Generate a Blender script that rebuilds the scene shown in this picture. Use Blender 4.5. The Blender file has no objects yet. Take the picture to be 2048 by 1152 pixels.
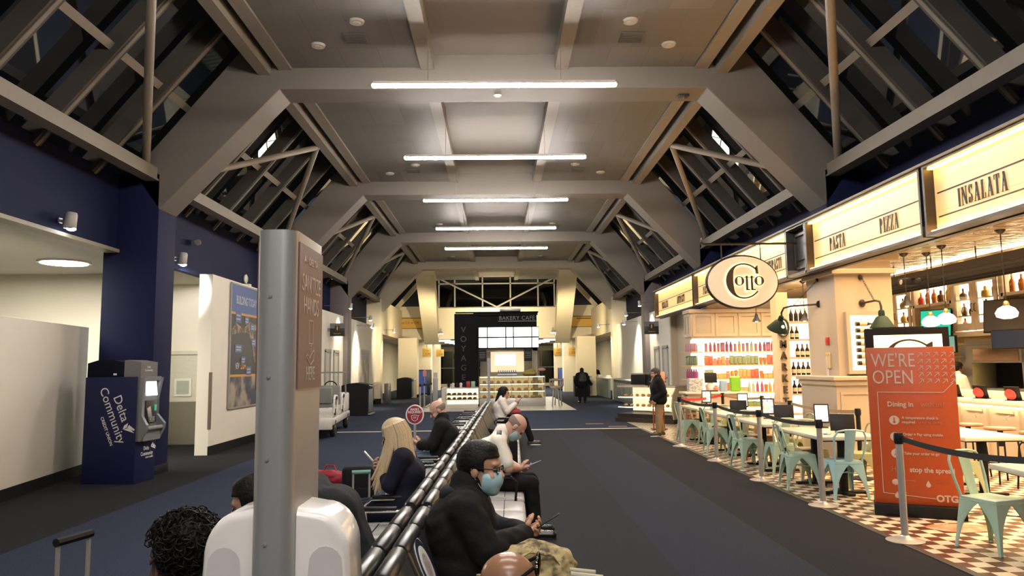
import bpy, bmesh, math, random
import numpy as np
from mathutils import Vector, Matrix, Euler
random.seed(7)
C = bpy.context.scene.collection
PI = math.pi
scene = bpy.context.scene

# ------------------------------------------------------------------ camera, world, exposure
def make_camera():
    p, y, r = 0.1046, 0.0209, -0.0121
    f = Vector((math.sin(y)*math.cos(p), math.cos(y)*math.cos(p), math.sin(p)))
    rt = Vector((math.cos(y), -math.sin(y), 0.0))
    up = rt.cross(f)
    c, s = math.cos(r), math.sin(r)
    rt2 = rt*c + up*s
    up2 = up*c - rt*s
    m = Matrix((rt2, up2, -f)).transposed().to_4x4()
    m.translation = Vector((0, 0, 1.68))
    cd = bpy.data.cameras.new('camera')
    cd.sensor_width = 36.0
    cd.lens = 1478.0/2048.0*36.0
    cd.clip_start = 0.05
    cd.clip_end = 300
    co = bpy.data.objects.new('camera', cd)
    co.matrix_world = m
    C.objects.link(co)
    scene.camera = co
make_camera()
world = bpy.data.worlds.new('night_world')
scene.world = world
world.use_nodes = True
world.node_tree.nodes['Background'].inputs[0].default_value = (0.012, 0.012, 0.012, 1)
world.node_tree.nodes['Background'].inputs[1].default_value = 0.35
scene.view_settings.view_transform = 'Standard'
scene.view_settings.look = 'None'
scene.view_settings.exposure = 0.0
scene.view_settings.gamma = 1.0
scene.view_settings.use_curve_mapping = False
try:
    scene.cycles.max_bounces = 6
    scene.cycles.diffuse_bounces = 4
    scene.cycles.glossy_bounces = 3
    scene.cycles.transmission_bounces = 4
    scene.cycles.transparent_max_bounces = 8
    scene.cycles.sample_clamp_indirect = 4.0
    scene.cycles.caustics_reflective = False
    scene.cycles.caustics_refractive = False
except Exception:
    pass

BAR_POWER = 180.0        # emission of the linear hall lights
WARM = (1.0, 0.66, 0.32)
WARMW = (1.0, 0.83, 0.62)
COOL = (1.0, 0.93, 0.86)

def lamp_area(name, loc, target, sx, sy, power, col, spread=180):
    l = bpy.data.lights.new(name, 'AREA')
    l.shape = 'RECTANGLE'; l.size = sx; l.size_y = sy
    l.energy = power; l.color = col; l.spread = math.radians(spread)
    o = bpy.data.objects.new(name, l)
    o.location = loc
    d = Vector(target)-Vector(loc)
    o.rotation_euler = d.to_track_quat('-Z', 'Y').to_euler()
    C.objects.link(o)
    return o
def lamp_spot(name, loc, target, power, col, angle=60, blend=0.6, radius=0.04, parent=None):
    l = bpy.data.lights.new(name, 'SPOT')
    l.energy = power; l.color = col
    l.spot_size = math.radians(angle); l.spot_blend = blend; l.shadow_soft_size = radius
    o = bpy.data.objects.new(name, l)
    o.location = loc
    d = Vector(target)-Vector(loc)
    o.rotation_euler = d.to_track_quat('-Z', 'Y').to_euler()
    C.objects.link(o)
    if parent is not None:
        o.parent = parent
    return o
# broad light of the downlights recessed in the food court ceiling and of the ceiling panels beyond the arches
lamp_area('food_court_downlight_glow', (6.6, 9.5, 3.30), (6.6, 9.5, 0), 3.4, 8.0, 900, (1.0, 0.66, 0.35), 120)
lamp_area('food_court_downlight_glow_far', (6.4, 15.8, 3.30), (6.4, 15.8, 0), 3.2, 6.0, 600, (1.0, 0.68, 0.38), 120)
lamp_area('gate_ceiling_glow', (0, 50, 3.25), (0, 50, 0), 9.0, 12.0, 1300, (1.0, 0.9, 0.68))
lamp_area('alcove_ceiling_glow', (-8.6, 11.5, 3.55), (-8.6, 11.5, 0), 2.0, 3.0, 430, (1.0, 0.93, 0.76))

# ------------------------------------------------------------------ materials
_m = {}
def mat(name, col, rough=0.6, metal=0.0, var=0.08, scale=14.0, bump=0.0, emit=None, es=0.0, alpha=None, coat=0.0, spec=None, trans=0.0):
    if name in _m: return _m[name]
    m = bpy.data.materials.new(name); m.use_nodes = True
    nt = m.node_tree; N = nt.nodes; L = nt.links
    b = N['Principled BSDF']
    b.inputs['Roughness'].default_value = rough
    b.inputs['Metallic'].default_value = metal
    if coat: b.inputs['Coat Weight'].default_value = coat; b.inputs['Coat Roughness'].default_value = 0.08
    if spec is not None: b.inputs['Specular IOR Level'].default_value = spec
    if trans: b.inputs['Transmission Weight'].default_value = trans
    tc = N.new('ShaderNodeTexCoord'); nz = N.new('ShaderNodeTexNoise')
    nz.inputs['Scale'].default_value = scale; nz.inputs['Detail'].default_value = 3
    L.new(tc.outputs['Object'], nz.inputs['Vector'])
    mx = N.new('ShaderNodeMix'); mx.data_type = 'RGBA'
    lo = [max(0, c*(1-var)) for c in col]; hi = [min(1, c*(1+var)) for c in col]
    mx.inputs[6].default_value = (*lo, 1); mx.inputs[7].default_value = (*hi, 1)
    L.new(nz.outputs['Fac'], mx.inputs[0])
    L.new(mx.outputs[2], b.inputs['Base Color'])
    if bump:
        bp = N.new('ShaderNodeBump'); bp.inputs['Strength'].default_value = bump; bp.inputs['Distance'].default_value = 0.02
        L.new(nz.outputs['Fac'], bp.inputs['Height']); L.new(bp.outputs[0], b.inputs['Normal'])
    if emit is not None:
        b.inputs['Emission Color'].default_value = (*emit, 1)
        b.inputs['Emission Strength'].default_value = es
    _m[name] = m
    return m
def mat_emit(name, col, s):
    return mat(name, col, 0.5, var=0.0, emit=col, es=s)
def mat_two(name, c1, c2, scale, thr=(0.45, 0.55), rough=0.8, detail=2, kind='noise', bump=0.0, spec=None):
    if name in _m: return _m[name]
    m = bpy.data.materials.new(name); m.use_nodes = True
    nt = m.node_tree; N = nt.nodes; L = nt.links; b = N['Principled BSDF']
    b.inputs['Roughness'].default_value = rough
    if spec is not None: b.inputs['Specular IOR Level'].default_value = spec
    tc = N.new('ShaderNodeTexCoord')
    if kind == 'checker':
        t = N.new('ShaderNodeTexChecker'); t.inputs['Scale'].default_value = scale
        t.inputs[1].default_value = (*c1, 1); t.inputs[2].default_value = (*c2, 1)
        L.new(tc.outputs['Object'], t.inputs['Vector'])
        nz = N.new('ShaderNodeTexNoise'); nz.inputs['Scale'].default_value = 3.0
        L.new(tc.outputs['Object'], nz.inputs['Vector'])
        mm = N.new('ShaderNodeMix'); mm.data_type = 'RGBA'; mm.blend_type = 'MULTIPLY'; mm.inputs[0].default_value = 0.25
        L.new(t.outputs[0], mm.inputs[6]); L.new(nz.outputs['Color'], mm.inputs[7])
        L.new(mm.outputs[2], b.inputs['Base Color'])
    else:
        t = N.new('ShaderNodeTexNoise' if kind == 'noise' else 'ShaderNodeTexVoronoi')
        t.inputs['Scale'].default_value = scale
        if kind == 'noise': t.inputs['Detail'].default_value = detail
        L.new(tc.outputs['Object'], t.inputs['Vector'])
        r = N.new('ShaderNodeValToRGB')
        r.color_ramp.elements[0].position = thr[0]; r.color_ramp.elements[0].color = (*c1, 1)
        r.color_ramp.elements[1].position = thr[1]; r.color_ramp.elements[1].color = (*c2, 1)
        L.new(t.outputs[0], r.inputs[0]); L.new(r.outputs[0], b.inputs['Base Color'])
        if bump:
            bp = N.new('ShaderNodeBump'); bp.inputs['Strength'].default_value = bump; bp.inputs['Distance'].default_value = 0.02
            L.new(t.outputs[0], bp.inputs['Height']); L.new(bp.outputs[0], b.inputs['Normal'])
    _m[name] = m
    return m
def mat_glass(name, tint=(0.8, 0.85, 0.85), refl=0.12, rough=0.02):
    if name in _m: return _m[name]
    m = bpy.data.materials.new(name); m.use_nodes = True
    nt = m.node_tree; N = nt.nodes; L = nt.links
    N.remove(N['Principled BSDF']); out = N['Material Output']
    t = N.new('ShaderNodeBsdfTransparent'); t.inputs[0].default_value = (*tint, 1)
    g = N.new('ShaderNodeBsdfGlossy'); g.inputs['Roughness'].default_value = rough
    nz = N.new('ShaderNodeTexNoise'); nz.inputs['Scale'].default_value = 2.0
    fr = N.new('ShaderNodeLayerWeight'); fr.inputs[0].default_value = 0.35
    mp = N.new('ShaderNodeMapRange'); mp.inputs[3].default_value = refl*0.6; mp.inputs[4].default_value = min(1, refl*5)
    L.new(fr.outputs['Facing'], mp.inputs[0])
    x = N.new('ShaderNodeMixShader')
    L.new(mp.outputs[0], x.inputs[0]); L.new(t.outputs[0], x.inputs[1]); L.new(g.outputs[0], x.inputs[2])
    L.new(x.outputs[0], out.inputs[0])
    _m[name] = m
    return m
def mat_panel(name, col, px, py, rough=0.55, metal=0.0, gap=(0.02, 0.02, 0.02), mortar=0.012, off=0.0, upright=False):
    """flat sheet divided into rectangular panels by a brick texture in object space"""
    if name in _m: return _m[name]
    m = bpy.data.materials.new(name); m.use_nodes = True
    nt = m.node_tree; N = nt.nodes; L = nt.links; b = N['Principled BSDF']
    b.inputs['Roughness'].default_value = rough; b.inputs['Metallic'].default_value = metal
    tc = N.new('ShaderNodeTexCoord'); t = N.new('ShaderNodeTexBrick')
    t.offset = off; t.inputs['Scale'].default_value = 1.0
    t.inputs['Brick Width'].default_value = px; t.inputs['Row Height'].default_value = py
    t.inputs['Mortar Size'].default_value = mortar
    t.inputs['Color1'].default_value = (*[c*0.86 for c in col], 1)
    t.inputs['Color2'].default_value = (*[min(1, c*1.1) for c in col], 1)
    t.inputs['Mortar'].default_value = (*gap, 1)
    if upright:
        sp = N.new('ShaderNodeSeparateXYZ'); cb = N.new('ShaderNodeCombineXYZ')
        L.new(tc.outputs['Object'], sp.inputs[0]); L.new(sp.outputs[1], cb.inputs[0]); L.new(sp.outputs[2], cb.inputs[1]); L.new(cb.outputs[0], t.inputs['Vector'])
    else: L.new(tc.outputs['Object'], t.inputs['Vector'])
    L.new(t.outputs['Color'], b.inputs['Base Color'])
    _m[name] = m
    return m

NAVY = mat('navy_paint', (0.010, 0.013, 0.048), 0.65, var=0.1, scale=3, spec=.12)
WHITEWALL = mat('white_wall_paint', (0.78, 0.74, 0.64), 0.6, var=0.03, scale=2, spec=.25)
CREAM = mat('cream_plaster', (0.72, 0.63, 0.45), 0.6, var=0.03, scale=2)
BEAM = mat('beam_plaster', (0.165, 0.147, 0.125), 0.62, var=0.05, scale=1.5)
RAFT = mat('rafter_paint', (0.075, 0.064, 0.054), 0.6, var=0.08, scale=3)
RAIL = mat('rail_paint', (0.24, 0.21, 0.17), 0.6, var=0.05)
BLACK = mat('matte_black', (0.010, 0.010, 0.011), 0.6, spec=.2)
SATIN = mat('satin_black', (0.012, 0.012, 0.0135), 0.42, spec=.22)
RUBBER = mat('black_rubber', (0.010, 0.010, 0.010), 0.75)
STEEL = mat('brushed_steel', (0.46, 0.445, 0.42), 0.38, metal=0.55, var=0.05, scale=40)
CHROME = mat('chrome', (0.62, 0.60, 0.57), 0.16, metal=1.0, var=0.02)
GREYM = mat('grey_metal_paint', (0.23, 0.235, 0.24), 0.35, metal=0.4, var=0.03)
LEATHER = mat('black_leather', (0.013, 0.013, 0.015), 0.34, var=0.2, scale=30, bump=0.05)
WHITEP = mat('white_plastic', (0.70, 0.68, 0.65), 0.25, var=0.02)
WHITEG = mat('white_gloss', (0.86, 0.83, 0.80), 0.12, var=0.02, coat=0.6)
PAPER = mat('white_paper', (0.75, 0.73, 0.68), 0.7, var=0.03)
INK = mat('black_ink', (0.02, 0.018, 0.016), 0.5)
INKW = mat('white_print', (0.75, 0.74, 0.72), 0.5, var=0.02)
GLASS = mat_glass('clear_glass', (0.93, 0.95, 0.94), 0.03)
ROOFGLASS = mat_glass('night_roof_glass', (0.55, 0.58, 0.58), 0.16)
DARKWIN = mat_glass('dark_window_glass', (0.35, 0.38, 0.40), 0.12)
SHOPWHITE = mat('shop_white_joinery', (0.46, 0.37, 0.27), 0.45, var=0.02)
REDP = mat('deep_red_paint', (0.32, 0.015, 0.02), 0.45)

# ------------------------------------------------------------------ mesh builder
class MB:
    def __init__(s):
        s.bm = bmesh.new(); s.mi = 0; s.M = Matrix.Identity(4)
    def _fin(s, vs, M=None):
        T = s.M @ M if M is not None else s.M
        fs = set()
        for v in vs:
            v.co = T @ v.co
            for f in v.link_faces: fs.add(f)
        for f in fs: f.material_index = s.mi
        return s
    def box(s, c, size, rot=None, bev=0.0, seg=2):
        r = bmesh.ops.create_cube(s.bm, size=1.0)
        vs = r['verts']
        for v in vs: v.co = Vector((v.co.x*size[0], v.co.y*size[1], v.co.z*size[2]))
        if bev > 0:
            bev = min(bev, 0.49*min(size))
            es = set()
            for v in vs:
                for e in v.link_edges: es.add(e)
            rr = bmesh.ops.bevel(s.bm, geom=list(es), offset=bev, segments=seg, affect='EDGES', profile=0.5)
            vset = set(rr['verts'])
            for f in rr['faces']:
                for v in f.verts: vset.add(v)
            stack = list(vset)
            while stack:
                v = stack.pop()
                for e in v.link_edges:
                    w = e.other_vert(v)
                    if w not in vset: vset.add(w); stack.append(w)
            vs = list(vset)
        M = Matrix.Translation(Vector(c))
        if rot is not None:
            M = M @ (rot.to_4x4() if not isinstance(rot, tuple) else Euler(rot).to_matrix().to_4x4())
        return s._fin(vs, M)
    def span(s, a, b, bev=0.0, seg=2):
        c = [(a[i]+b[i])/2 for i in range(3)]; z = [abs(b[i]-a[i]) for i in range(3)]
        return s.box(c, z, None, bev, seg)
    def cyl(s, p, q, r, r2=None, n=16):
        return s.tube([p, q], [r, r if r2 is None else r2], n)
    def tube(s, pts, r, n=8, closed=False, flat=1.0):
        pts = [Vector(p) for p in pts]; k = len(pts)
        rs = [r]*k if not isinstance(r, (list, tuple)) else list(r)
        rings = []; ref = None
        for i in range(k):
            if closed: t = (pts[(i+1) % k]-pts[i-1])
            else: t = pts[min(i+1, k-1)]-pts[max(i-1, 0)]
            if t.length < 1e-9: t = Vector((0, 0, 1))
            t.normalize()
            if ref is None:
                ref = Vector((0, 0, 1)) if abs(t.z) < 0.9 else Vector((1, 0, 0))
            u = ref - t*ref.dot(t)
            if u.length < 1e-6: u = t.orthogonal()
            u.normalize(); v = t.cross(u); ref = u
            rings.append([s.bm.verts.new(pts[i] + (u*math.cos(2*PI*j/n)*rs[i]*flat + v*math.sin(2*PI*j/n)*rs[i])) for j in range(n)])
        vs = [v for R in rings for v in R]
        for i in range(k if closed else k-1):
            A, B = rings[i], rings[(i+1) % k]
            for j in range(n):
                s.bm.faces.new((A[j], A[(j+1) % n], B[(j+1) % n], B[j]))
        if not closed:
            s.bm.faces.new(rings[0][::-1]); s.bm.faces.new(rings[-1])
        return s._fin(vs)
    def bar(s, p, q, w, d, upv=(0, 0, 1)):
        p = Vector(p); q = Vector(q); t = (q-p); L = t.length; t.normalize()
        u = Vector(upv) - t*t.dot(Vector(upv))
        if u.length < 1e-6: u = t.orthogonal()
        u.normalize(); v = u.cross(t)
        R = Matrix((v, t, u)).transposed()
        return s.box((p+q)/2, (w, L, d), R)
    def lathe(s, prof, c=(0, 0, 0), n=20, rot=None, sx=1.0, sy=1.0):
        rings = []
        for r, z in prof:
            r = max(r, 1e-4)
            rings.append([s.bm.verts.new((r*sx*math.cos(2*PI*j/n), r*sy*math.sin(2*PI*j/n), z)) for j in range(n)])
        for a, b in zip(rings, rings[1:]):
            for j in range(n):
                s.bm.faces.new((a[j], a[(j+1) % n], b[(j+1) % n], b[j]))
        s.bm.faces.new(rings[0][::-1]); s.bm.faces.new(rings[-1])
        M = Matrix.Translation(Vector(c))
        if rot is not None: M = M @ (Euler(rot).to_matrix().to_4x4() if isinstance(rot, tuple) else rot.to_4x4())
        return s._fin([v for R in rings for v in R], M)
    def ball(s, c, r, n=14, rot=None):
        if not isinstance(r, (tuple, list)): r = (r, r, r)
        rr = bmesh.ops.create_uvsphere(s.bm, u_segments=n, v_segments=max(6, n*2//3), radius=1.0)
        for v in rr['verts']: v.co = Vector((v.co.x*r[0], v.co.y*r[1], v.co.z*r[2]))
        M = Matrix.Translation(Vector(c))
        if rot is not None: M = M @ Euler(rot).to_matrix().to_4x4()
        return s._fin(rr['verts'], M)
    def prism(s, poly, o, ux, uy, th):
        """polygon (2-D points) in the plane o + a*ux + b*uy, thickened along ux x uy by th"""
        o = Vector(o); ux = Vector(ux); uy = Vector(uy); nz = ux.cross(uy).normalized()
        A = [s.bm.verts.new(o+ux*a+uy*b) for a, b in poly]
        if abs(th) < 1e-9:
            s.bm.faces.new(A)
            return s._fin(A)
        B = [s.bm.verts.new(o+ux*a+uy*b+nz*th) for a, b in poly]
        k = len(poly)
        s.bm.faces.new(A[::-1]); s.bm.faces.new(B)
        for i in range(k): s.bm.faces.new((A[i], A[(i+1) % k], B[(i+1) % k], B[i]))
        return s._fin(A+B)
    def sheet(s, pts):
        A = [s.bm.verts.new(Vector(p)) for p in pts]
        s.bm.faces.new(A)
        return s._fin(A)
    def grid(s, rows):
        V = [[s.bm.verts.new(Vector(p)) for p in r] for r in rows]
        for a, b in zip(V, V[1:]):
            for j in range(len(a)-1): s.bm.faces.new((a[j], a[j+1], b[j+1], b[j]))
        return s._fin([v for r in V for v in r])
    def mesh(s, name, mats, smooth=35):
        bmesh.ops.recalc_face_normals(s.bm, faces=s.bm.faces)
        me = bpy.data.meshes.new(name); s.bm.to_mesh(me); s.bm.free()
        for m in (mats if isinstance(mats, (list, tuple)) else [mats]): me.materials.append(m)
        if smooth:
            me.polygons.foreach_set('use_smooth', [True]*len(me.polygons))
            me.set_sharp_from_angle(angle=math.radians(smooth))
        return me
    def build(s, name, mats, parent=None, smooth=35, loc=None, rot=None):
        o = bpy.data.objects.new(name, s.mesh(name, mats, smooth)); C.objects.link(o)
        if parent is not None: o.parent = parent
        if loc is not None: o.location = loc
        if rot is not None: o.rotation_euler = rot
        return o
def tag(o, label, cat, group=None):
    o['label'] = label; o['category'] = cat
    if group: o['group'] = group
    return o
def thing(name, label, cat, loc=(0, 0, 0), rz=0.0, group=None):
    o = bpy.data.objects.new(name, None); C.objects.link(o); o.empty_display_size = 0.1
    o.location = loc; o.rotation_euler = (0, 0, rz)
    return tag(o, label, cat, group)
def struct(mb, name, mats, label=None, parent=None, smooth=35):
    o = mb.build(name, mats, parent, smooth)
    if parent is None: o['kind'] = 'structure'
    if label: o['label'] = label
    return o
def dup(o, loc, rz=None, label=None, group=None):
    r = o.copy(); C.objects.link(r); r.location = loc
    if rz is not None: r.rotation_euler = (0, 0, rz)
    if label: r['label'] = label
    if group: r['group'] = group
    def rec(a, b):
        for ch in list(a.children):
            c = ch.copy(); C.objects.link(c); c.parent = b
            c.matrix_parent_inverse = ch.matrix_parent_inverse.copy()
            rec(ch, c)
    rec(o, r)
    return r
ORD = ['first', 'second', 'third', 'fourth', 'fifth', 'sixth', 'seventh', 'eighth', 'ninth', 'tenth', 'eleventh', 'twelfth', 'thirteenth',
       'fourteenth', 'fifteenth', 'sixteenth', 'seventeenth', 'eighteenth', 'nineteenth', 'twentieth', 'twenty-first', 'twenty-second',
       'twenty-third', 'twenty-fourth', 'twenty-fifth', 'twenty-sixth', 'twenty-seventh', 'twenty-eighth']
_fontcache = {}
def text(s, size, m, parent=None, loc=(0, 0, 0), rot=(PI/2, 0, 0), ext=0.003, ax='CENTER', sx=1.0, name='lettering', bold=0.0, track=1.0, label=None):
    cu = bpy.data.curves.new(name, 'FONT'); cu.body = s; cu.size = size; cu.extrude = ext; cu.align_x = ax; cu.offset = bold
    cu.space_character = track; cu.resolution_u = 3
    to = bpy.data.objects.new(name+'_tmp', cu); C.objects.link(to)
    dg = bpy.context.evaluated_depsgraph_get(); dg.update()
    me = bpy.data.meshes.new_from_object(to.evaluated_get(dg))
    C.objects.unlink(to); bpy.data.objects.remove(to); bpy.data.curves.remove(cu)
    for v in me.vertices: v.co.x *= sx
    me.materials.clear(); me.materials.append(m); me.name = name
    o = bpy.data.objects.new(name, me); C.objects.link(o)
    if parent is not None: o.parent = parent
    o.location = loc; o.rotation_euler = rot
    if label: o['label'] = label
    return o
FC = (PI/2, 0, 0)            # facing the camera end of the hall (-y)
FL = (PI/2, 0, -PI/2)        # facing -x (on the right hand wall)
FR = (PI/2, 0, PI/2)         # facing +x (on the left hand wall)
# serif capitals made from thick and thin strokes (unit height)
def _st(p, q, w, w2=None): return ('s', p, q, w, w if w2 is None else w2)
TH, TN, SF = 0.15, 0.035, 0.03
def _serif(x, y, w=0.24): return _st((x-w/2, y), (x+w/2, y), SF)
GL = {
 'I': (0.30, [_st((.15, 0), (.15, 1), TH), _serif(.15, .015), _serif(.15, .985)]),
 'L': (0.50, [_st((.15, 0), (.15, 1), TH), _serif(.15, .985), _st((.03, .015), (.46, .015), SF), _st((.455, 0), (.455, .27), .03, .015)]),
 'T': (0.52, [_st((.26, 0), (.26, 1), TH), _serif(.26, .015), _st((.02, .985), (.50, .985), SF), _st((.03, 1), (.03, .74), .035, .012), _st((.49, 1), (.49, .74), .035, .012)]),
 'P': (0.52, [_st((.15, 0), (.15, 1), TH), _serif(.15, .015), ('a', (.20, .74), .24, .25, -92, 92, .03, .15), _st((.03, .985), (.24, .985), SF), _st((.15, .5), (.24, .5), SF)]),
 'A': (0.60, [_st((.10, 0), (.30, 1), TN), _st((.47, 0), (.28, 1), TH), _serif(.10, .015, .2), _serif(.48, .015, .26), _st((.15, .3), (.42, .3), SF)]),
 'N': (0.62, [_st((.11, 0), (.11, 1), TN), _st((.52, 0), (.52, 1), TN), _st((.11, .97), (.51, .03), TH), _serif(.11, .015, .2), _serif(.12, .985, .2), _serif(.52, .985, .2)]),
 'S': (0.48, [('a', (.24, .74), .17, .25, 20, 270, .03, .12), ('a', (.24, .25), .18, .25, -200, 90, .03, .13), _st((.40, .98), (.40, .72), .03, .012), _st((.055, .02), (.055, .3), .03, .012)]),
 'Z': (0.52, [_st((.06, .0), (.44, 1), TH), _st((.05, .985), (.46, .985), SF), _st((.04, .015), (.47, .015), SF), _st((.06, 1), (.06, .74), .035, .012), _st((.465, 0), (.465, .27), .03, .012)]),
 ' ': (0.35, []),
}
def serif_word(mb, word, h, o, ux, uy, th=0.006, sx=0.8, gap=0.06):
    w = sum(GL[c][0]+gap for c in word)-gap
    x0 = -w*sx*h/2
    for ch in word:
        adv, parts = GL[ch]
        for p in parts:
            if p[0] == 's':
                (ax, ay), (bx, by), w1, w2 = p[1:]
                d = Vector((bx-ax, by-ay)); n = Vector((-d.y, d.x)).normalized()
                if abs(d.y) > abs(d.x): n = Vector((1, 0)) if d.y < 0 else Vector((-1, 0))
                else: n = Vector((0, 1))
                q = [(ax+n.x*w1/2, ay+n.y*w1/2), (ax-n.x*w1/2, ay-n.y*w1/2), (bx-n.x*w2/2, by-n.y*w2/2), (bx+n.x*w2/2, by+n.y*w2/2)]
                mb.prism([(x0+a*sx*h, b*h) for a, b in q], o, ux, uy, th)
            else:
                (cx, cy), rx, ry, a0, a1, wt, wm = p[1:]
                arc(mb, (x0+cx*sx*h, cy*h), rx*sx*h, ry*h, a0, a1, wt*h, wm*h, o, ux, uy, th, sx)
        x0 += (adv+gap)*sx*h
def arc(mb, c, rx, ry, a0, a1, wt, wm, o, ux, uy, th, sx=1.0, n=18, maxat=None):
    """elliptic stroke, thick where it runs upright (or around the angle maxat), thin elsewhere"""
    out, inn = [], []
    for i in range(n+1):
        t = math.radians(a0+(a1-a0)*i/n)
        k = abs(math.cos(t))**1.3 if maxat is None else max(0.0, math.cos(t-math.radians(maxat)))**1.6
        w = (wt+(wm-wt)*k)
        out.append((c[0]+rx*math.cos(t), c[1]+ry*math.sin(t)))
        inn.append((c[0]+(rx-w*sx)*math.cos(t), c[1]+(ry-max(wt, w*0.25))*math.sin(t)))
    for i in range(n):
        mb.prism([out[i], out[i+1], inn[i+1], inn[i]], o, ux, uy, th)
# ------------------------------------------------------------------ hall structure
Y0, BAY, BT = 12.04, 7.74, 0.66      # first arch, bay length, arch thickness
NB = 4
CARPET = mat_two('blue_carpet', (0.024, 0.031, 0.054), (0.035, 0.044, 0.072), 60, (0.35, 0.65), 0.95, 4, bump=0.15, spec=.08)
CARPETD = mat_two('charcoal_carpet', (0.0175, 0.0175, 0.021), (0.0235, 0.0235, 0.027), 60, (0.35, 0.65), 0.95, 4, bump=0.15, spec=.08)
CARPETB = mat_two('grey_blue_carpet', (0.024, 0.026, 0.037), (0.030, 0.033, 0.046), 60, (0.35, 0.65), 0.95, 4, bump=0.15, spec=.08)
CARPETM = mat_two('slate_carpet', (0.022, 0.023, 0.028), (0.029, 0.030, 0.036), 60, (0.35, 0.65), 0.95, 4, bump=0.15, spec=.08)
TILE = mat_two('checker_floor_tile', (0.74, 0.64, 0.46), (0.11, 0.045, 0.028), 6.6667, rough=0.28, kind='checker')
PALETILE = mat_panel('pale_floor_tile', (0.50, 0.47, 0.40), 0.6, 0.6, 0.35, gap=(0.25, 0.23, 0.2), mortar=0.008)
def flat(name, m, x0, y0, x1, y1, z, nz=1, label=None):
    b = MB(); b.sheet([(x0, y0, z), (x1, y0, z), (x1, y1, z), (x0, y1, z)][::nz])
    o = b.build(name, m, smooth=0); o['kind'] = 'structure'
    if label: o['label'] = label
    return o
f = MB()
for x0, x1, mi in ((-14, -4.6, 1), (-4.6, -1.4, 0), (-1.4, 1.45, 2), (1.45, 2.6, 3), (2.6, 3.76, 1)):
    f.mi = mi; f.sheet([(x0, -3, 0), (x1, -3, 0), (x1, 19.6, 0), (x0, 19.6, 0)])
f.mi = 0; f.sheet([(-14, 19.6, 0), (3.76, 19.6, 0), (3.76, 64, 0), (-14, 64, 0)])
f.sheet([(3.76, 23.4, 0), (12, 23.4, 0), (12, 64, 0), (3.76, 64, 0)])
struct(f, 'floor', [CARPET, CARPETD, CARPETM, CARPETB], 'blue and charcoal carpet of the hall', smooth=0)
flat('floor', TILE, 3.76, -3, 12, 23.4, 0, label='cream and brown checkered tile floor of the food court')
b = MB(); b.span((-4.2, 19.6, 0), (3.76, 19.76, 0.006)); struct(b, 'trim_1', mat('pale_threshold', (0.62, 0.56, 0.44), 0.5), 'pale threshold strip across the carpet')
b = MB(); b.span((3.70, -3, 0), (3.78, 19.6, 0.008)); struct(b, 'trim_2', mat('dark_metal_edge', (0.05, 0.045, 0.04), 0.4), 'dark metal edge between carpet and tile')
flat('floor', PALETILE, -3.1, 27.9, 2.95, 40, 0.004, label='pale tile floor around the bakery kiosk')

# arches: one beam and two raking legs each
IN = [(-5.53, 4.30), (-3.60, 6.33), (3.60, 6.33), (5.53, 4.30)]
OUT = [(-5.98, 4.93), (-4.28, 6.98), (4.28, 6.98), (5.98, 4.93)]
for k in range(NB):
    y = Y0+k*BAY
    b = MB()
    poly = IN+OUT[::-1]
    b.prism(poly, (0, y+BT, 0), (1, 0, 0), (0, 0, 1), BT)
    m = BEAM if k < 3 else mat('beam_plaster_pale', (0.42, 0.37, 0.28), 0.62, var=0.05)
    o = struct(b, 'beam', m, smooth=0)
    bv = o.modifiers.new('bevel', 'BEVEL'); bv.width = 0.012; bv.segments = 2
    for s in (-1, 1):
        b = MB(); xa, xb = sorted((s*5.53, s*6.40))
        b.span((xa, y, 0), (xb, y+BT, 4.90), 0.01)
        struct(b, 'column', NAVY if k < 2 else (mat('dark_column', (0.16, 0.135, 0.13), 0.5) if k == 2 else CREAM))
        if k < 2:
            b = MB(); xa, xb = sorted((s*5.52, s*6.42)); b.span((xa, y-.012, 0), (xb, y+BT+.012, 0.14), 0.004)
            struct(b, 'baseboard_left' if s < 0 else 'baseboard_right', BLACK)
CEILP = mat_panel('grey_metal_ceiling', (0.15, 0.141, 0.13), 0.62, 1.25, 0.5, gap=(0.12, 0.113, 0.103), mortar=0.006, off=0.5)
CEILC = mat('smooth_ceiling', (0.23, 0.205, 0.185), 0.6, var=0.04, scale=1)
TRIMC = mat('ceiling_trim', (0.26, 0.235, 0.20), 0.55)
spans = [(4.6, Y0)]+[(Y0+k*BAY+BT, Y0+(k+1)*BAY) for k in range(NB-1)]+[(Y0+3*BAY+BT, 43.0)]
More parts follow.
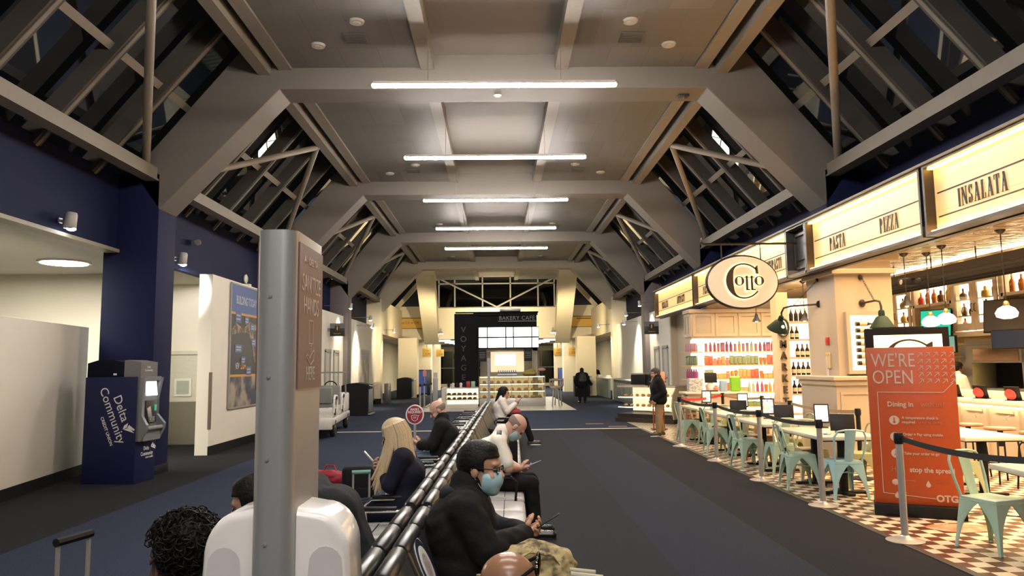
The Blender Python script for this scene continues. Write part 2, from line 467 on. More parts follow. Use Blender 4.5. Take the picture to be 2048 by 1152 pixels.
for i, (ya, yb) in enumerate(spans):
    b = MB()
    for s in (-1, 1):
        xa, xb = sorted((s*1.22, s*3.42)); b.mi = 0
        b.sheet([(xa, ya, 6.70), (xb, ya, 6.70), (xb, yb, 6.70), (xa, yb, 6.70)])
        b.mi = 1; xa, xb = sorted((s*1.02, s*1.24)); b.span((xa, ya, 6.66), (xb, yb, 6.98))
        xa, xb = sorted((s*3.40, s*3.62)); b.span((xa, ya, 6.66), (xb, yb, 6.98))
        b.mi = 3; xa, xb = sorted((s*3.62, s*3.76)); b.span((xa, ya, 6.90), (xb, yb, 6.98))
        b.mi = 1; xa, xb = sorted((s*3.76, s*3.96)); b.span((xa, ya, 6.58), (xb, yb, 6.86))
    b.mi = 2; b.sheet([(-1.04, ya, 6.92), (1.04, ya, 6.92), (1.04, yb, 6.92), (-1.04, yb, 6.92)])
    struct(b, 'ceiling', [CEILP, TRIMC, CEILC, BLACK], smooth=0)
    if i < 4:
        # small round fittings and square vents set into the metal ceiling
        for s in (-1, 1):
            for fx, fy in ((2.0, yb-1.7), (2.75, yb-0.9)):
                if fx > 2.5 and i > 1: continue
                b = MB(); b.lathe([(0.02, 0), (0.10, 0), (0.115, 0.03)], n=18); b.lathe([(0.0, -.012), (0.05, -.012), (0.06, 0)], n=14)
                o = b.build('ceiling_speaker', mat('pale_fitting', (0.5, 0.47, 0.42), 0.4), loc=(s*fx, fy, 6.668))
                tag(o, 'round pale ceiling fitting, %s side, %s bay from the front, %s one' % ('left' if s < 0 else 'right', ORD[i], 'inner' if fx < 2.5 else 'outer'), 'ceiling fitting', 'round fittings in the metal ceiling')
            b = MB(); b.box((0, 0, 0), (0.36, 0.36, 0.02), bev=.004)
            for q in range(6): b.box((0, -.14+q*.056, -.012), (0.32, 0.02, 0.012))
            o = b.build('ceiling_vent', mat('dark_vent', (0.10, 0.095, 0.085), 0.5), loc=(s*2.12, yb-1.15, 6.69))
            tag(o, 'dark square vent in the grey metal ceiling, %s side, %s bay from the front' % ('left' if s < 0 else 'right', ORD[i]), 'vent', 'square vents in the metal ceiling')
# roof light on each slope: glass, rafters, purlin, inner rails, bracing pipes
bays = [(4.6, Y0)]+[(Y0+k*BAY+BT, Y0+(k+1)*BAY) for k in range(NB-1)]
wn = 0
GA, GB = Vector((6.62, 4.78)), Vector((4.42, 7.42))       # outer glass line (x, z)
RA, RB = Vector((6.40, 4.70)), Vector((4.22, 7.30))       # rafter centre line
for i, (ya, yb) in enumerate(bays):
    for s in (-1, 1):
        wn += 1
        b = MB(); b.sheet([(s*GA.x, ya-.7, GA.y), (s*GA.x, yb+.7, GA.y), (s*GB.x, yb+.7, GB.y), (s*GB.x, ya-.7, GB.y)])
        w = struct(b, 'window_%d' % wn, ROOFGLASS, 'dark sloping roof glass, %s side' % ('left' if s < 0 else 'right'), smooth=0)
        nr = 5
        for j in range(nr):
            yy = yb-0.72-j*1.46
            if yy < ya+.2: continue
            b = MB(); d = (RB-RA).normalized(); nrm = Vector((s*d.y, 0, d.x*1)) if False else Vector((s*d.y, 0, -d.x))
            b.bar((s*RA.x, yy, RA.y), (s*RB.x, yy, RB.y), 0.17, 0.26, upv=nrm)
            b.build('rafter', RAFT, w)
            b = MB(); e = Vector((-s*d.y, 0, d.x))*0.135
            b.bar((s*RA.x+e.x, yy, RA.y+e.z), (s*RB.x+e.x, yy, RB.y+e.z), 0.06, 0.02, upv=nrm)
            b.build('rafter_cap', RAIL, w)
        b = MB(); mid = (RA*0.46+RB*0.54)
        b.bar((s*(mid.x+.02), ya-.3, mid.y), (s*(mid.x+.02), yb+.3, mid.y), 0.12, 0.10, upv=Vector((s*.76, 0, .64)))
        b.build('purlin', mat('purlin_paint', (0.30, 0.26, 0.21), 0.5), w)
        b = MB()   # lower rail hangs clear of the wall between the legs
        b.box((s*5.66, (ya+yb)/2, 4.90), (0.17, yb-ya+.04, 0.19)); b.box((s*5.66, (ya+yb)/2, 4.79), (0.22, yb-ya+.04, 0.03))
        struct(b, 'trim_3', RAIL, 'pale lower rail under the roof glass, %s side' % ('left' if s < 0 else 'right'), smooth=0)
        ym = (ya+yb)/2 if i else 8.3
        for yy in (ya+.12, yb-.1):
            if i == 0 and yy < 6: continue
            b = MB(); b.cyl((s*5.72, yy, 4.98), (s*4.0, ym if i else ym, 6.60), 0.062, n=12)
            b.ball((s*5.72, yy, 4.98), 0.075, 10); b.ball((s*4.0, ym, 6.60), 0.075, 10)
            struct(b, 'trim_4', mat('brace_pipe', (0.30, 0.255, 0.20), 0.5), 'round brace pipe below the roof glass')
# walls above the openings (navy), both sides
for s in (-1, 1):
    b = MB(); xa, xb = sorted((s*6.2, s*6.34)); b.span((xa, 1.0, 3.62), (xb, 35.2, 4.86))
    struct(b, 'wall_left' if s < 0 else 'wall_right', NAVY, 'dark navy upper wall under the roof glass', smooth=0)
b = MB(); b.span((-6.36, 1, 3.585), (-6.14, 12.04, 3.64)); struct(b, 'trim_5', mat('bulkhead_edge', (0.30, 0.27, 0.20), 0.5), 'metal edge along the foot of the navy bulkhead')
# left alcove behind the low partition
flat('ceiling', mat('alcove_ceiling', (0.60, 0.58, 0.52), 0.6), -14, 1, -6.2, 17.2, 3.63, -1, 'white ceiling of the side alcove')
b = MB(); b.span((-14, 15.1, 0), (-7.6, 15.25, 3.63)); b.span((-7.75, 15.1, 0), (-7.6, 17.1, 3.63)); b.span((-7.75, 17.06, 0), (-5.7, 17.2, 3.63))
struct(b, 'wall_back', WHITEWALL, 'white back wall of the alcove')
b = MB(); b.span((-14, 1.0, 0), (-13.85, 15.1, 3.63)); struct(b, 'wall_left', WHITEWALL)
b = MB(); b.M = Matrix.Translation((-6.50, 9.8, 0)) @ Matrix.Rotation(math.radians(8.5), 4, 'Z'); b.span((-0.08, -8, 0.0), (0.08, 2.72, 2.40), 0.006)
struct(b, 'wall_left', WHITEWALL, 'low white partition wall in front of the alcove')
b = MB(); b.M = Matrix.Translation((-6.50, 9.8, 0)) @ Matrix.Rotation(math.radians(8.5), 4, 'Z'); b.span((0.08, -8, 0.0), (0.10, 2.72, 0.16))
struct(b, 'baseboard_left', BLACK)
# left wall beyond the first column
b = MB(); b.span((-5.96, 14.87, 0), (-5.70, 15.2, 3.58)); b.span((-5.86, 15.2, 0), (-5.70, Y0+BAY, 3.58)); b.span((-5.86, Y0+BAY+BT, 0), (-5.70, Y0+2*BAY, 3.58)); b.span((-5.86, Y0+2*BAY+BT, 0), (-5.70, Y0+3*BAY, 3.58))
struct(b, 'wall_left', WHITEWALL, 'white left wall beyond the first column', smooth=0)
b = MB()
for ya, yb in ((14.87, Y0+BAY), (Y0+BAY+BT, Y0+2*BAY), (Y0+2*BAY+BT, Y0+3*BAY)): b.span((-5.70, ya-.02, 0), (-5.68, yb, 0.17))
struct(b, 'baseboard_left', BLACK, smooth=0)
b = MB(); b.span((-5.715, 14.85, .5), (-5.675, 14.93, 1.62)); struct(b, 'trim_6', mat('corner_guard', (0.16, 0.12, 0.09), 0.4), 'brown corner guard')
b = MB(); b.span((5.70, 24.3, 0), (5.86, Y0+2*BAY, 3.58)); b.span((5.70, Y0+2*BAY+BT, 0), (5.86, Y0+3*BAY, 3.58))
struct(b, 'wall_right', WHITEWALL, 'white right wall beyond the food court', smooth=0)
# recessed doorways in the white walls of the third bay
for s in (-1, 1):
    for y in (24.6, 25.9):
        b = MB(); xa, xb = sorted((s*5.69, s*5.66)); b.span((xa, y, 0), (xb, y+.10, 2.25)); b.span((xa, y+.72, 0), (xb, y+.82, 2.25)); b.span((xa, y, 2.2), (xb, y+.82, 2.3))
        d = struct(b, 'door_%d' % (2 if s < 0 else 3), mat('grey_door_frame', (0.34, 0.33, 0.30), 0.5), 'tall narrow recessed door panel in the white wall', smooth=0)
        b = MB(); xa, xb = sorted((s*5.698, s*5.69)); b.span((xa, y+.1, 0.85), (xb, y+.72, 2.2)); b.build('panel', mat('pale_door', (0.52, 0.49, 0.42), 0.5), d)
        b = MB(); xa, xb = sorted((s*5.698, s*5.688)); b.span((xa, y+.1, 0.0), (xb, y+.72, .85)); b.build('kick_plate', mat('navy_kick', (0.05, 0.05, 0.10), 0.4), d)
# far end: gable window, header, raking pillars, low ceiling beyond
YE = 43.0
b = MB(); b.span((-7.5, YE, 3.25), (7.5, YE+.3, 5.06)); b.span((-7.5, YE, 5.06), (-3.42, YE+.3, 5.16)); b.span((3.42, YE, 5.06), (7.5, YE+.3, 5.16)); b.span((-3.5, YE, 6.92), (3.5, YE+.3, 7.4))
struct(b, 'wall_back', CREAM, 'cream header wall at the far end', smooth=0)
b = MB(); b.span((-3.42, YE+.15, 5.06), (3.42, YE+.16, 6.92)); w = struct(b, 'window_20', DARKWIN, 'dark gable window at the far end', smooth=0)
mm = MB()
for x in (-3.38, -2.45, -.83, .80, 2.42, 3.38): mm.span((x-.04, YE+.08, 5.06), (x+.04, YE+.2, 6.92))
for z in (5.08, 6.48, 6.9): mm.span((-3.42, YE+.08, z-.035), (3.42, YE+.2, z+.035))
mm.build('window_frame', mat('window_mullion', (0.30, 0.28, 0.24), 0.5), w)
mm = MB(); mm.cyl((-3.3, YE-.05, 6.75), (0, YE-.05, 5.1), 0.05, n=8); mm.cyl((3.3, YE-.05, 6.75), (0, YE-.05, 5.1), 0.05, n=8)
mm.build('cross_brace', mat('window_mullion', (0.30, 0.28, 0.24), 0.5), w)
b = MB()
for s in (-1, 1): b.prism([(s*3.5, 5.16), (s*6.3, 5.16), (s*6.3, 4.6), (s*3.5, 7.0)] if False else [(s*3.55, 5.16), (s*5.7, 5.16), (s*3.75, 6.9)], (0, YE+.1, 0), (1, 0, 0), (0, 0, 1), 0.05)
struct(b, 'window_21', mat('night_blue_wall', (0.012, 0.013, 0.022), 0.4), 'dark triangular side glazing of the gable', smooth=0)
b = MB()
for s in (-1, 1):
    b.prism([(s*5.75, 4.95), (s*6.05, 4.95), (s*4.3, 6.95), (s*3.95, 6.95)], (0, YE-.05, 0), (1, 0, 0), (0, 0, 1), 0.25)
struct(b, 'beam', CREAM, 'raking cream beam on the gable', smooth=0)
for s in (-1, 1):
    b = MB()
    x0, x1 = 3.30*s, 4.20*s
    t = [(x0*.93, 35.9, 6.32), (x1*.95, 35.9, 6.32), (x1, 42.9, 2.95), (x0*1.02, 42.9, 2.95)]
    d = Vector((0, .55, .62))
    P = [Vector(p) for p in t]; Q = [p+d for p in P]
    V = [b.bm.verts.new(p) for p in P+Q]
    for q in ((0, 1, 2, 3), (7, 6, 5, 4), (0, 4, 5, 1), (1, 5, 6, 2), (2, 6, 7, 3), (3, 7, 4, 0)): b.bm.faces.new([V[j] for j in q])
    struct(b, 'beam', CREAM, 'broad raking pillar under the last arch, %s side' % ('left' if s < 0 else 'right'), smooth=0)
flat('ceiling', mat('far_ceiling', (0.50, 0.47, 0.42), 0.6), -9, YE, 9, 63, 3.28, -1, 'low ceiling beyond the last arch')
for s in (-1, 1):
    b = MB()
    xa, xb = sorted((s*5.42, s*4.40)); b.span((xa, 40.7, 0), (xb, 41.7, 3.25)); b.span((xa, 40.68, 0), (xb, 41.72, .16))
    struct(b, 'column', CREAM, 'square cream column at the far end, %s side' % ('left' if s < 0 else 'right'), smooth=0)
    for (cx, cy, w_) in ((4.75, 47.5, 1.1), (4.55, 53.5, .9)):
        b = MB(); b.box((s*cx, cy, 1.64), (w_, w_, 3.28)); struct(b, 'column', CREAM, smooth=0)
    b = MB(); xa, xb = sorted((s*7.4, s*7.55)); b.span((xa, 35.3, 0), (xb, 63, 3.28))
    struct(b, 'wall_left' if s < 0 else 'wall_right', CREAM, smooth=0)
    b = MB(); xa, xb = sorted((s*5.5, s*6.34)); b.span((xa, 35.2, 3.25), (xb, 43, 4.9)); struct(b, 'wall_left' if s < 0 else 'wall_right', CREAM, smooth=0)
b = MB(); b.span((-9, 61, 2.9), (9, 61.2, 3.28)); b.span((-9, 61, 0), (9, 61.2, .25)); struct(b, 'wall_back', CREAM, smooth=0)
b = MB(); b.span((-9, 61.1, .25), (9, 61.11, 2.9)); w = struct(b, 'window_22', DARKWIN, 'row of dark windows at the end of the concourse', smooth=0)
mm = MB()
for x in (-7, -5.2, -3.4, -1.7, 0, 1.7, 3.4, 5.2, 7): mm.span((x-.05, 61.0, .25), (x+.05, 61.15, 2.9))
mm.span((-9, 61.0, 1.5), (9, 61.15, 1.57)); mm.build('window_frame', mat('window_mullion', (0.30, 0.28, 0.24), 0.5), w)

# ------------------------------------------------------------------ linear hall lights
BAR = mat_emit('bar_light_diffuser', (1.0, 0.93, 0.86), BAR_POWER)
for k in range(-5, 5):
    y = 10.71+k*3.872
    t = thing('linear_ceiling_light', ('%s long glowing bar light hung across the hall, counted from the front' % ORD[k]) if k >= 0 else '%s bar light of the same run overhead, nearer than the photo shows' % ORD[-k-1], 'ceiling light', (0, y, 5.87), group='bar lights across the hall')
    b = MB(); b.tube([(-1.80, 0, 0), (1.80, 0, 0)], 0.040, 12); b.ball((-1.80, 0, 0), 0.040, 10); b.ball((1.80, 0, 0), 0.040, 10); b.build('diffuser', BAR, t)
    b = MB(); b.box((0, 0, 0.032), (3.62, 0.096, 0.044), bev=.004); b.build('spine', PAPER, t)
    zc = 6.33 if k % 2 == 0 and k > 0 else 6.9
    for x in (-1.0, 1.0): b = MB(); b.cyl((x, 0, .05), (x, 0, 1.05), 0.004, n=6); b.build('hanging_cable', GREYM, t)
# rectangular light panels in the far ceiling
PANEL = mat_emit('far_ceiling_panel', (1.0, 0.95, 0.85), 9.0)
n = 0
for s in (-1, 1):
    for (x, y) in ((3.5, 45.5), (3.3, 47.0), (2.9, 50.0), (2.7, 51.6), (2.5, 53.2)):
        b = MB(); b.box((0, 0, 0), (1.25, .42, .03), bev=.004)
        o = b.build('ceiling_panel_light', PANEL, loc=(s*x, y, 3.262))
        tag(o, 'flat white light panel in the low far ceiling, %s side, %s from the front' % ('left' if s < 0 else 'right', ORD[n % 5]), 'ceiling light', 'light panels of the far ceiling'); n += 1
# round light in the alcove
t = thing('round_ceiling_light', 'round glowing light flush in the white alcove ceiling', 'ceiling light', (-7.75, 13.3, 3.62))
b = MB(); b.lathe([(0.0, -.03), (0.37, -.03), (0.40, -.01), (0.40, 0)], n=36); b.build('diffuser', mat_emit('round_diffuser', (1, .95, .86), 14), t)
b = MB(); b.lathe([(0.40, -.02), (0.43, -.02), (0.43, .01), (0.40, .01)], n=36); b.build('rim', WHITEP, t)
# ------------------------------------------------------------------ organic surfaces: signed distance fields turned into one smooth mesh
def V3(*a): return np.array(a, float)
class Sdf:
    def __init__(s): s.p = []; s.cut = []
    def cone(s, a, b, ra, rb=None, k=0.02):
        s.p.append(('c', np.array(a, float), np.array(b, float), ra, ra if rb is None else rb, k)); return s
    def chain(s, pts, rs, k=0.02):
        for i in range(len(pts)-1): s.cone(pts[i], pts[i+1], rs[i], rs[i+1], k)
        return s
    def ell(s, c, r, R=None, k=0.02):
        s.p.append(('e', np.array(c, float), np.array(r, float), np.eye(3) if R is None else np.array(R, float), 0, k)); return s
    def sub_box(s, c, h, R=None, rr=0.02): s.cut.append(('b', np.array(c, float), np.array(h, float), np.eye(3) if R is None else np.array(R, float), rr)); return s
    def sub_half(s, pt, n): s.cut.append(('h', np.array(pt, float), np.array(n, float)/np.linalg.norm(n))); return s
    def mesh(s, vox, wob=0.0, wsc=20.0):
        lo = np.min([np.minimum(q[1]-(q[3] if q[0] == 'c' else max(q[2])), (q[2]-q[4]) if q[0] == 'c' else q[1]-max(q[2])) for q in s.p], axis=0)-3*vox
        hi = np.max([np.maximum(q[1]+(q[3] if q[0] == 'c' else max(q[2])), (q[2]+q[4]) if q[0] == 'c' else q[1]+max(q[2])) for q in s.p], axis=0)+3*vox
        n = np.ceil((hi-lo)/vox).astype(int)+1
        ax = [lo[i]+vox*np.arange(n[i]) for i in range(3)]
        mg = 0.03+2*vox
        D = np.full(n, mg, np.float32)
        for q in s.p:
            if q[0] == 'c':
                _, a, b, ra, rb, k = q; r = max(ra, rb)+mg+k
                l, h = np.minimum(a, b)-r, np.maximum(a, b)+r
            else:
                _, c, rr, R, _, k = q; r = max(rr)+mg+k; l, h = c-r, c+r
            i0 = np.maximum(((l-lo)/vox).astype(int), 0); i1 = np.minimum(((h-lo)/vox).astype(int)+2, n)
            sl = tuple(slice(i0[j], i1[j]) for j in range(3))
            X, Y, Z = np.meshgrid(ax[0][sl[0]], ax[1][sl[1]], ax[2][sl[2]], indexing='ij', sparse=True)
            if q[0] == 'c':
                ab = b-a; L2 = max(ab@ab, 1e-9)
                t = np.clip(((X-a[0])*ab[0]+(Y-a[1])*ab[1]+(Z-a[2])*ab[2])/L2, 0, 1)
                d = np.sqrt((X-a[0]-t*ab[0])**2+(Y-a[1]-t*ab[1])**2+(Z-a[2]-t*ab[2])**2)-(ra+(rb-ra)*t)
            else:
                x = X-c[0]; y = Y-c[1]; z = Z-c[2]
                u = [(R[0, j]*x+R[1, j]*y+R[2, j]*z) for j in range(3)]
                k0 = np.sqrt(sum((u[j]/rr[j])**2 for j in range(3))); k1 = np.sqrt(sum((u[j]/rr[j]**2)**2 for j in range(3)))+1e-9
                d = k0*(k0-1)/k1
            o = D[sl]
            hh = np.clip(0.5+0.5*(o-d)/k, 0, 1)
            D[sl] = np.minimum(o*(1-hh)+d*hh-k*hh*(1-hh), mg)
        if s.cut or wob:
            X, Y, Z = np.meshgrid(*ax, indexing='ij', sparse=True)
            if wob:
                D = D+wob*(np.sin(X*wsc+2*np.sin(Z*wsc*.7))*np.sin(Z*wsc*1.3+1.7*np.sin(Y*wsc))+.5*np.sin(Y*wsc*2.1+X*wsc*1.1)*np.sin(Z*wsc*2.3))
            for q in s.cut:
                if q[0] == 'h': d = (X-q[1][0])*q[2][0]+(Y-q[1][1])*q[2][1]+(Z-q[1][2])*q[2][2]; D = np.maximum(D, d)
                else:
                    _, c, h, R, rr = q
                    x = X-c[0]; y = Y-c[1]; z = Z-c[2]
                    u = [np.abs(R[0, j]*x+R[1, j]*y+R[2, j]*z)-h[j]+rr for j in range(3)]
                    d = np.sqrt(sum(np.maximum(w, 0)**2 for w in u))+np.minimum(np.maximum(np.maximum(u[0], u[1]), u[2]), 0)-rr
                    D = np.maximum(D, -d)
        return nets(D, lo, vox)
def nets(D, lo, vox):
    ins = D < 0
    nx, ny, nz = D.shape
    cnt = np.zeros((nx-1, ny-1, nz-1), np.int8)
    for i in (0, 1):
        for j in (0, 1):
            for k in (0, 1): cnt += ins[i:nx-1+i, j:ny-1+j, k:nz-1+k]
    act = (cnt > 0) & (cnt < 8)
    idx = -np.ones(act.shape, int); I = np.argwhere(act); idx[act] = np.arange(len(I))
    P = np.zeros((len(I), 3)); W = np.zeros(len(I))
    cor = [(i, j, k) for i in (0, 1) for j in (0, 1) for k in (0, 1)]
    val = {c: D[I[:, 0]+c[0], I[:, 1]+c[1], I[:, 2]+c[2]] for c in cor}
    for a in cor:
        for ax in range(3):
            if a[ax]: continue
            b = list(a); b[ax] = 1; b = tuple(b)
            va, vb = val[a], val[b]; m = (va < 0) != (vb < 0)
            t = np.where(m, va/(va-vb+1e-12), 0)
            p = np.array(a, float)[None, :].repeat(len(I), 0); p[:, ax] = t
            P[m] += p[m]; W[m] += 1
    P = (P/np.maximum(W, 1)[:, None]+I)*vox+lo
    F = []
    for ax in range(3):
        o1, o2 = [(1, 2), (2, 0), (0, 1)][ax]
        sl0 = [slice(None)]*3; sl1 = [slice(None)]*3
        sl0[ax] = slice(0, -1); sl1[ax] = slice(1, None)
        ch = ins[tuple(sl0)] != ins[tuple(sl1)]
        E = np.argwhere(ch)
        E = E[(E[:, o1] > 0) & (E[:, o2] > 0) & (E[:, o1] < D.shape[o1]-1) & (E[:, o2] < D.shape[o2]-1)]
        fl = ins[E[:, 0], E[:, 1], E[:, 2]]
        q = []
        for d1, d2 in ((-1, -1), (0, -1), (0, 0), (-1, 0)):
            c = E.copy(); c[:, o1] += d1; c[:, o2] += d2; q.append(idx[c[:, 0], c[:, 1], c[:, 2]])
        q = np.stack(q, 1); q[~fl] = q[~fl][:, ::-1]
        F.append(q[(q >= 0).all(1)])
    return P, np.concatenate(F)
def join_meshes(lst):
    Ps, Fs, n = [], [], 0
    for P, F in lst: Ps.append(P); Fs.append(F+n); n += len(P)
    return np.concatenate(Ps), np.concatenate(Fs)
def org(name, pf, m, parent=None, mids=None):
    P, F = pf
    me = bpy.data.meshes.new(name)
    me.from_pydata(P.tolist(), [], F.tolist())
    for q in (m if isinstance(m, (list, tuple)) else [m]): me.materials.append(q)
    me.polygons.foreach_set('use_smooth', [True]*len(me.polygons))
    if mids is not None: me.polygons.foreach_set('material_index', np.asarray(mids, dtype=np.int32))
    me.update()
    o = bpy.data.objects.new(name, me); C.objects.link(o)
    if parent is not None: o.parent = parent
    return o
def nrm(v): v = np.array(v, float); return v/np.linalg.norm(v)

# ------------------------------------------------------------------ people
def hand(S, w, d, n, side, curl=(0.5, 0.6, 0.5), thumb=0.5, sc=1.0, spread=0.0):
    """fingers run along d, palm faces n, thumb on the side `side` of d x n"""
    d = nrm(d); n = np.array(n, float); n = nrm(n-d*(n@d)); a = np.cross(d, n)*side
    w = np.array(w, float)
    offs = (.030, .010, -.010, -.028); lens = (.068, .076, .070, .054)
    for i in range(4):
        kn = w+(d*(.088-.004*abs(i-1))+a*offs[i])*sc
        S.cone(w+a*offs[i]*.45*sc+d*.005, kn, .0155*sc, .0125*sc, .012)
        p = kn; ang = 0.0; L = lens[i]*sc
        for j, fr in enumerate((.45, .30, .25)):
            ang += curl[j]*(1+.10*(i-1))
            q = p+(d*math.cos(ang)+n*math.sin(ang)+a*spread*(1.5-i)*.1)*L*fr
            S.cone(p, q, (.0098, .0088, .0078)[j]*sc, (.0088, .0078, .0066)[j]*sc, .004)
            p = q
    b = w+(d*.025+a*.022+n*.006)*sc
    t1 = b+nrm(d*.6+a*.75+n*thumb)*.042*sc
    t2 = t1+nrm(d*.85+a*.25+n*thumb)*.032*sc
    t3 = t2+nrm(d*.9-a*.05+n*thumb*1.2)*.026*sc
    S.chain([b, t1, t2, t3], [.017*sc, .0125*sc, .0105*sc, .0085*sc], .010)
def head_frame(yaw, pitch, roll=0.0):
    """columns: forward, left, up in the person's own frame (forward = +x)"""
    cy, sy = math.cos(yaw), math.sin(yaw); cp, sp = math.cos(pitch), math.sin(pitch)
    f = V3(cy*cp, sy*cp, sp); l = V3(-sy, cy, 0); u = np.cross(f, l)
    c, s_ = math.cos(roll), math.sin(roll)
    l, u = l*c+u*s_, u*c-l*s_
    return np.stack([f, l, u], 1)
def head_prims(S, hc, R, g=1.0):
    T = lambda x, y, z: hc+R@V3(x, y, z)*g
    S.ell(T(-.012, 0, .035), V3(.098, .077, .090)*g, R, .02)
    S.ell(T(.028, 0, -.045), V3(.064, .060, .078)*g, R, .03)
    S.ell(T(.066, 0, -.103), V3(.022, .026, .018)*g, R, .025)
    S.ell(T(.082, 0, .030), V3(.014, .050, .012)*g, R, .02)
    S.cone(T(.090, 0, .012), T(.113, 0, -.026), .008*g, .013*g, .010)
    for s in (-1, 1):
        S.ell(T(.106, s*.011, -.031), V3(.009, .009, .008)*g, R, .008)
        S.ell(T(.068, s*.040, -.030), V3(.022, .018, .020)*g, R, .02)
        S.ell(T(-.006, s*.078, -.004), V3(.020, .010, .033)*g, R, .006)
        S.cone(T(.088, 0, -.066), T(.082, s*.022, -.067), .0085*g, .006*g, .006)
        S.cone(T(.087, 0, -.078), T(.082, s*.018, -.077), .009*g, .006*g, .006)
    return T
def person(name, label, loc, rz, J, vox=0.010, skin=None, hair=None, hair_m=None, top_m=None, top_thick=.016, sleeve='long', leg_m=None, shoe_m=None,
           mask_m=None, collar=True, girth=1.0, hands=True, parts=True, top_bump=0.0, hem=None, top_name='jacket', sole_m=None, ear_part=True, legs=True, g=1.0):
    root = thing(name, label, 'person', loc, rz)
    yaw, pit, rol = J['look']; R = head_frame(yaw, pit, rol)
    hc = V3(*J['head'])
    S = Sdf(); T = head_prims(S, hc, R, g)
    nb = V3(*J['neck'])
    S.cone(T(-.030, 0, -.055), nb, .054*g, .060*g, .03)
    sh = [V3(*J['shL']), V3(*J['shR'])]; el = [V3(*J['elL']), V3(*J['elR'])]; wr = [V3(*J['wrL']), V3(*J['wrR'])]
    hp = [V3(*J['hipL']), V3(*J['hipR'])]; kn = [V3(*J['knL']), V3(*J['knR'])]; an = [V3(*J['anL']), V3(*J['anR'])]; to = [V3(*J['toL']), V3(*J['toR'])]
    pel = (hp[0]+hp[1])/2; chest = V3(*J['chest']); belly = V3(*J.get('belly', (pel+chest)/2))
    up = nrm(nb-pel); lat = nrm(sh[0]-sh[1])
    def torso(Q, e):
        Q.cone(hp[0]+V3(0, 0, .03), hp[1]+V3(0, 0, .03), .115*girth+e, None, .05)
        Q.cone(belly+lat*.06, belly-lat*.06, .118*girth+e, None, .06)
        Q.cone(chest+lat*.075, chest-lat*.075, .120*girth+e, None, .06)
        Q.cone(sh[0]*.82+sh[1]*.18, sh[1]*.82+sh[0]*.18, .070+e, None, .05)
        Q.cone(nb-up*.03, nb+up*.01, .060+e*.6, .052+e*.6, .04)
    def arms(Q, e, t0=1.0):
        for i in (0, 1):
            w = el[i]+(wr[i]-el[i])*t0
            Q.cone(sh[i], el[i], .056+e, .043+e, .03)
            if t0 > 0: Q.cone(el[i], w, .043+e, .043+e+(.030-.043)*t0, .015)
    torso(S, 0); arms(S, 0)
    if legs:
        for i in (0, 1):
            S.chain([hp[i], kn[i]], [.085, .056], .04); S.chain([kn[i], an[i]], [.056, .038], .02); S.chain([an[i]+V3(0, 0, -.02), to[i]], [.036, .028], .02)
    ms = [S.mesh(vox)]
    if hands:
        for i, s in ((0, 1), (1, -1)):
            h = J.get('hand'+'LR'[i])
            if h is None: continue
            H = Sdf(); d, n, curl, th = h
            H.cone(wr[i]-nrm(d)*.05, wr[i]+nrm(d)*.01, .027, .024, .01)
            hand(H, wr[i], d, n, -s, curl, th)
            ms.append(H.mesh(min(.0042, vox*.5)))
    P, F = join_meshes(ms)
    org('body', (P, F), skin, root)
    # eyes
    if vox < .011:
        for s in (-1, 1):
            b = MB(); b.ball(T(.0835, s*.031, .004), .0115*g, 10); b.build('eye', mat('eye_dark', (.03, .02, .015), .2), root)
    # clothing
    if top_m is not None:
        Q = Sdf(); torso(Q, top_thick)
        t0 = 1.0 if sleeve == 'long' else 0.0
        if sleeve == 'long': arms(Q, top_thick, .97)
        else:
            for i in (0, 1): Q.cone(sh[i], sh[i]+(el[i]-sh[i])*.80, .054+top_thick, .054+top_thick*1.1, .03)
        for i in (0, 1):
            if sleeve == 'long':
                dd = nrm(wr[i]-el[i])
        if hem == 'long':
            for i in (0, 1): Q.cone(hp[i], hp[i]+(kn[i]-hp[i])*.35, .105+top_thick, .10+top_thick, .05)
        if collar: Q.cone(nb+up*.0, nb+up*.045, .068+top_thick, .064+top_thick, .02)
        pf = Q.mesh(vox*.9, wob=.0013+.0015*top_bump, wsc=26)
        org(top_name, pf, top_m, root)
    if leg_m is not None and legs:
        Q = Sdf()
        Q.cone(hp[0]+V3(0, 0, .01), hp[1]+V3(0, 0, .01), .112*girth+.012, None, .05)
        for i in (0, 1):
            Q.chain([hp[i], kn[i]], [.098, .075], .04); Q.chain([kn[i], an[i]+V3(0, 0, .035)], [.074, .066], .02)
        org('trousers', Q.mesh(vox, wob=.0022, wsc=24), leg_m, root)
    if shoe_m is not None and legs:
        for i in (0, 1):
            Q = Sdf(); d = nrm((to[i]-an[i])*V3(1, 1, 0))
            a0 = V3(an[i][0], an[i][1], to[i][2])
            Q.cone(a0-d*.035, to[i]+d*.02, .046, .040, .02); Q.cone(a0+V3(0, 0, .05), a0, .048, .045, .02)
            Q.sub_half((0, 0, to[i][2]-.03), (0, 0, -1))
            s_ = org('shoe', Q.mesh(vox*.8), shoe_m, root)
            b = MB(); fr = np.arctan2(d[1], d[0]); c = (a0+to[i])/2+d*.0
            pts = []
            Lh = np.linalg.norm((to[i]-a0)[:2])/2+.055
            for q in range(20):
                t = 2*PI*q/20; pts.append((Lh*math.cos(t)*(1 if math.cos(t) > 0 else .95), .046*math.sin(t)))
            b.prism(pts, (c[0], c[1], to[i][2]-.045), (d[0], d[1], 0), (-d[1], d[0], 0), .022)
            b.build('sole', sole_m or RUBBER, s_)
    def hair_cap(dr, keep):
        Q = Sdf(); Q.ell(T(-.014, 0, .037), (V3(.098, .077, .090)+dr)*g, R, .01)
        return Q
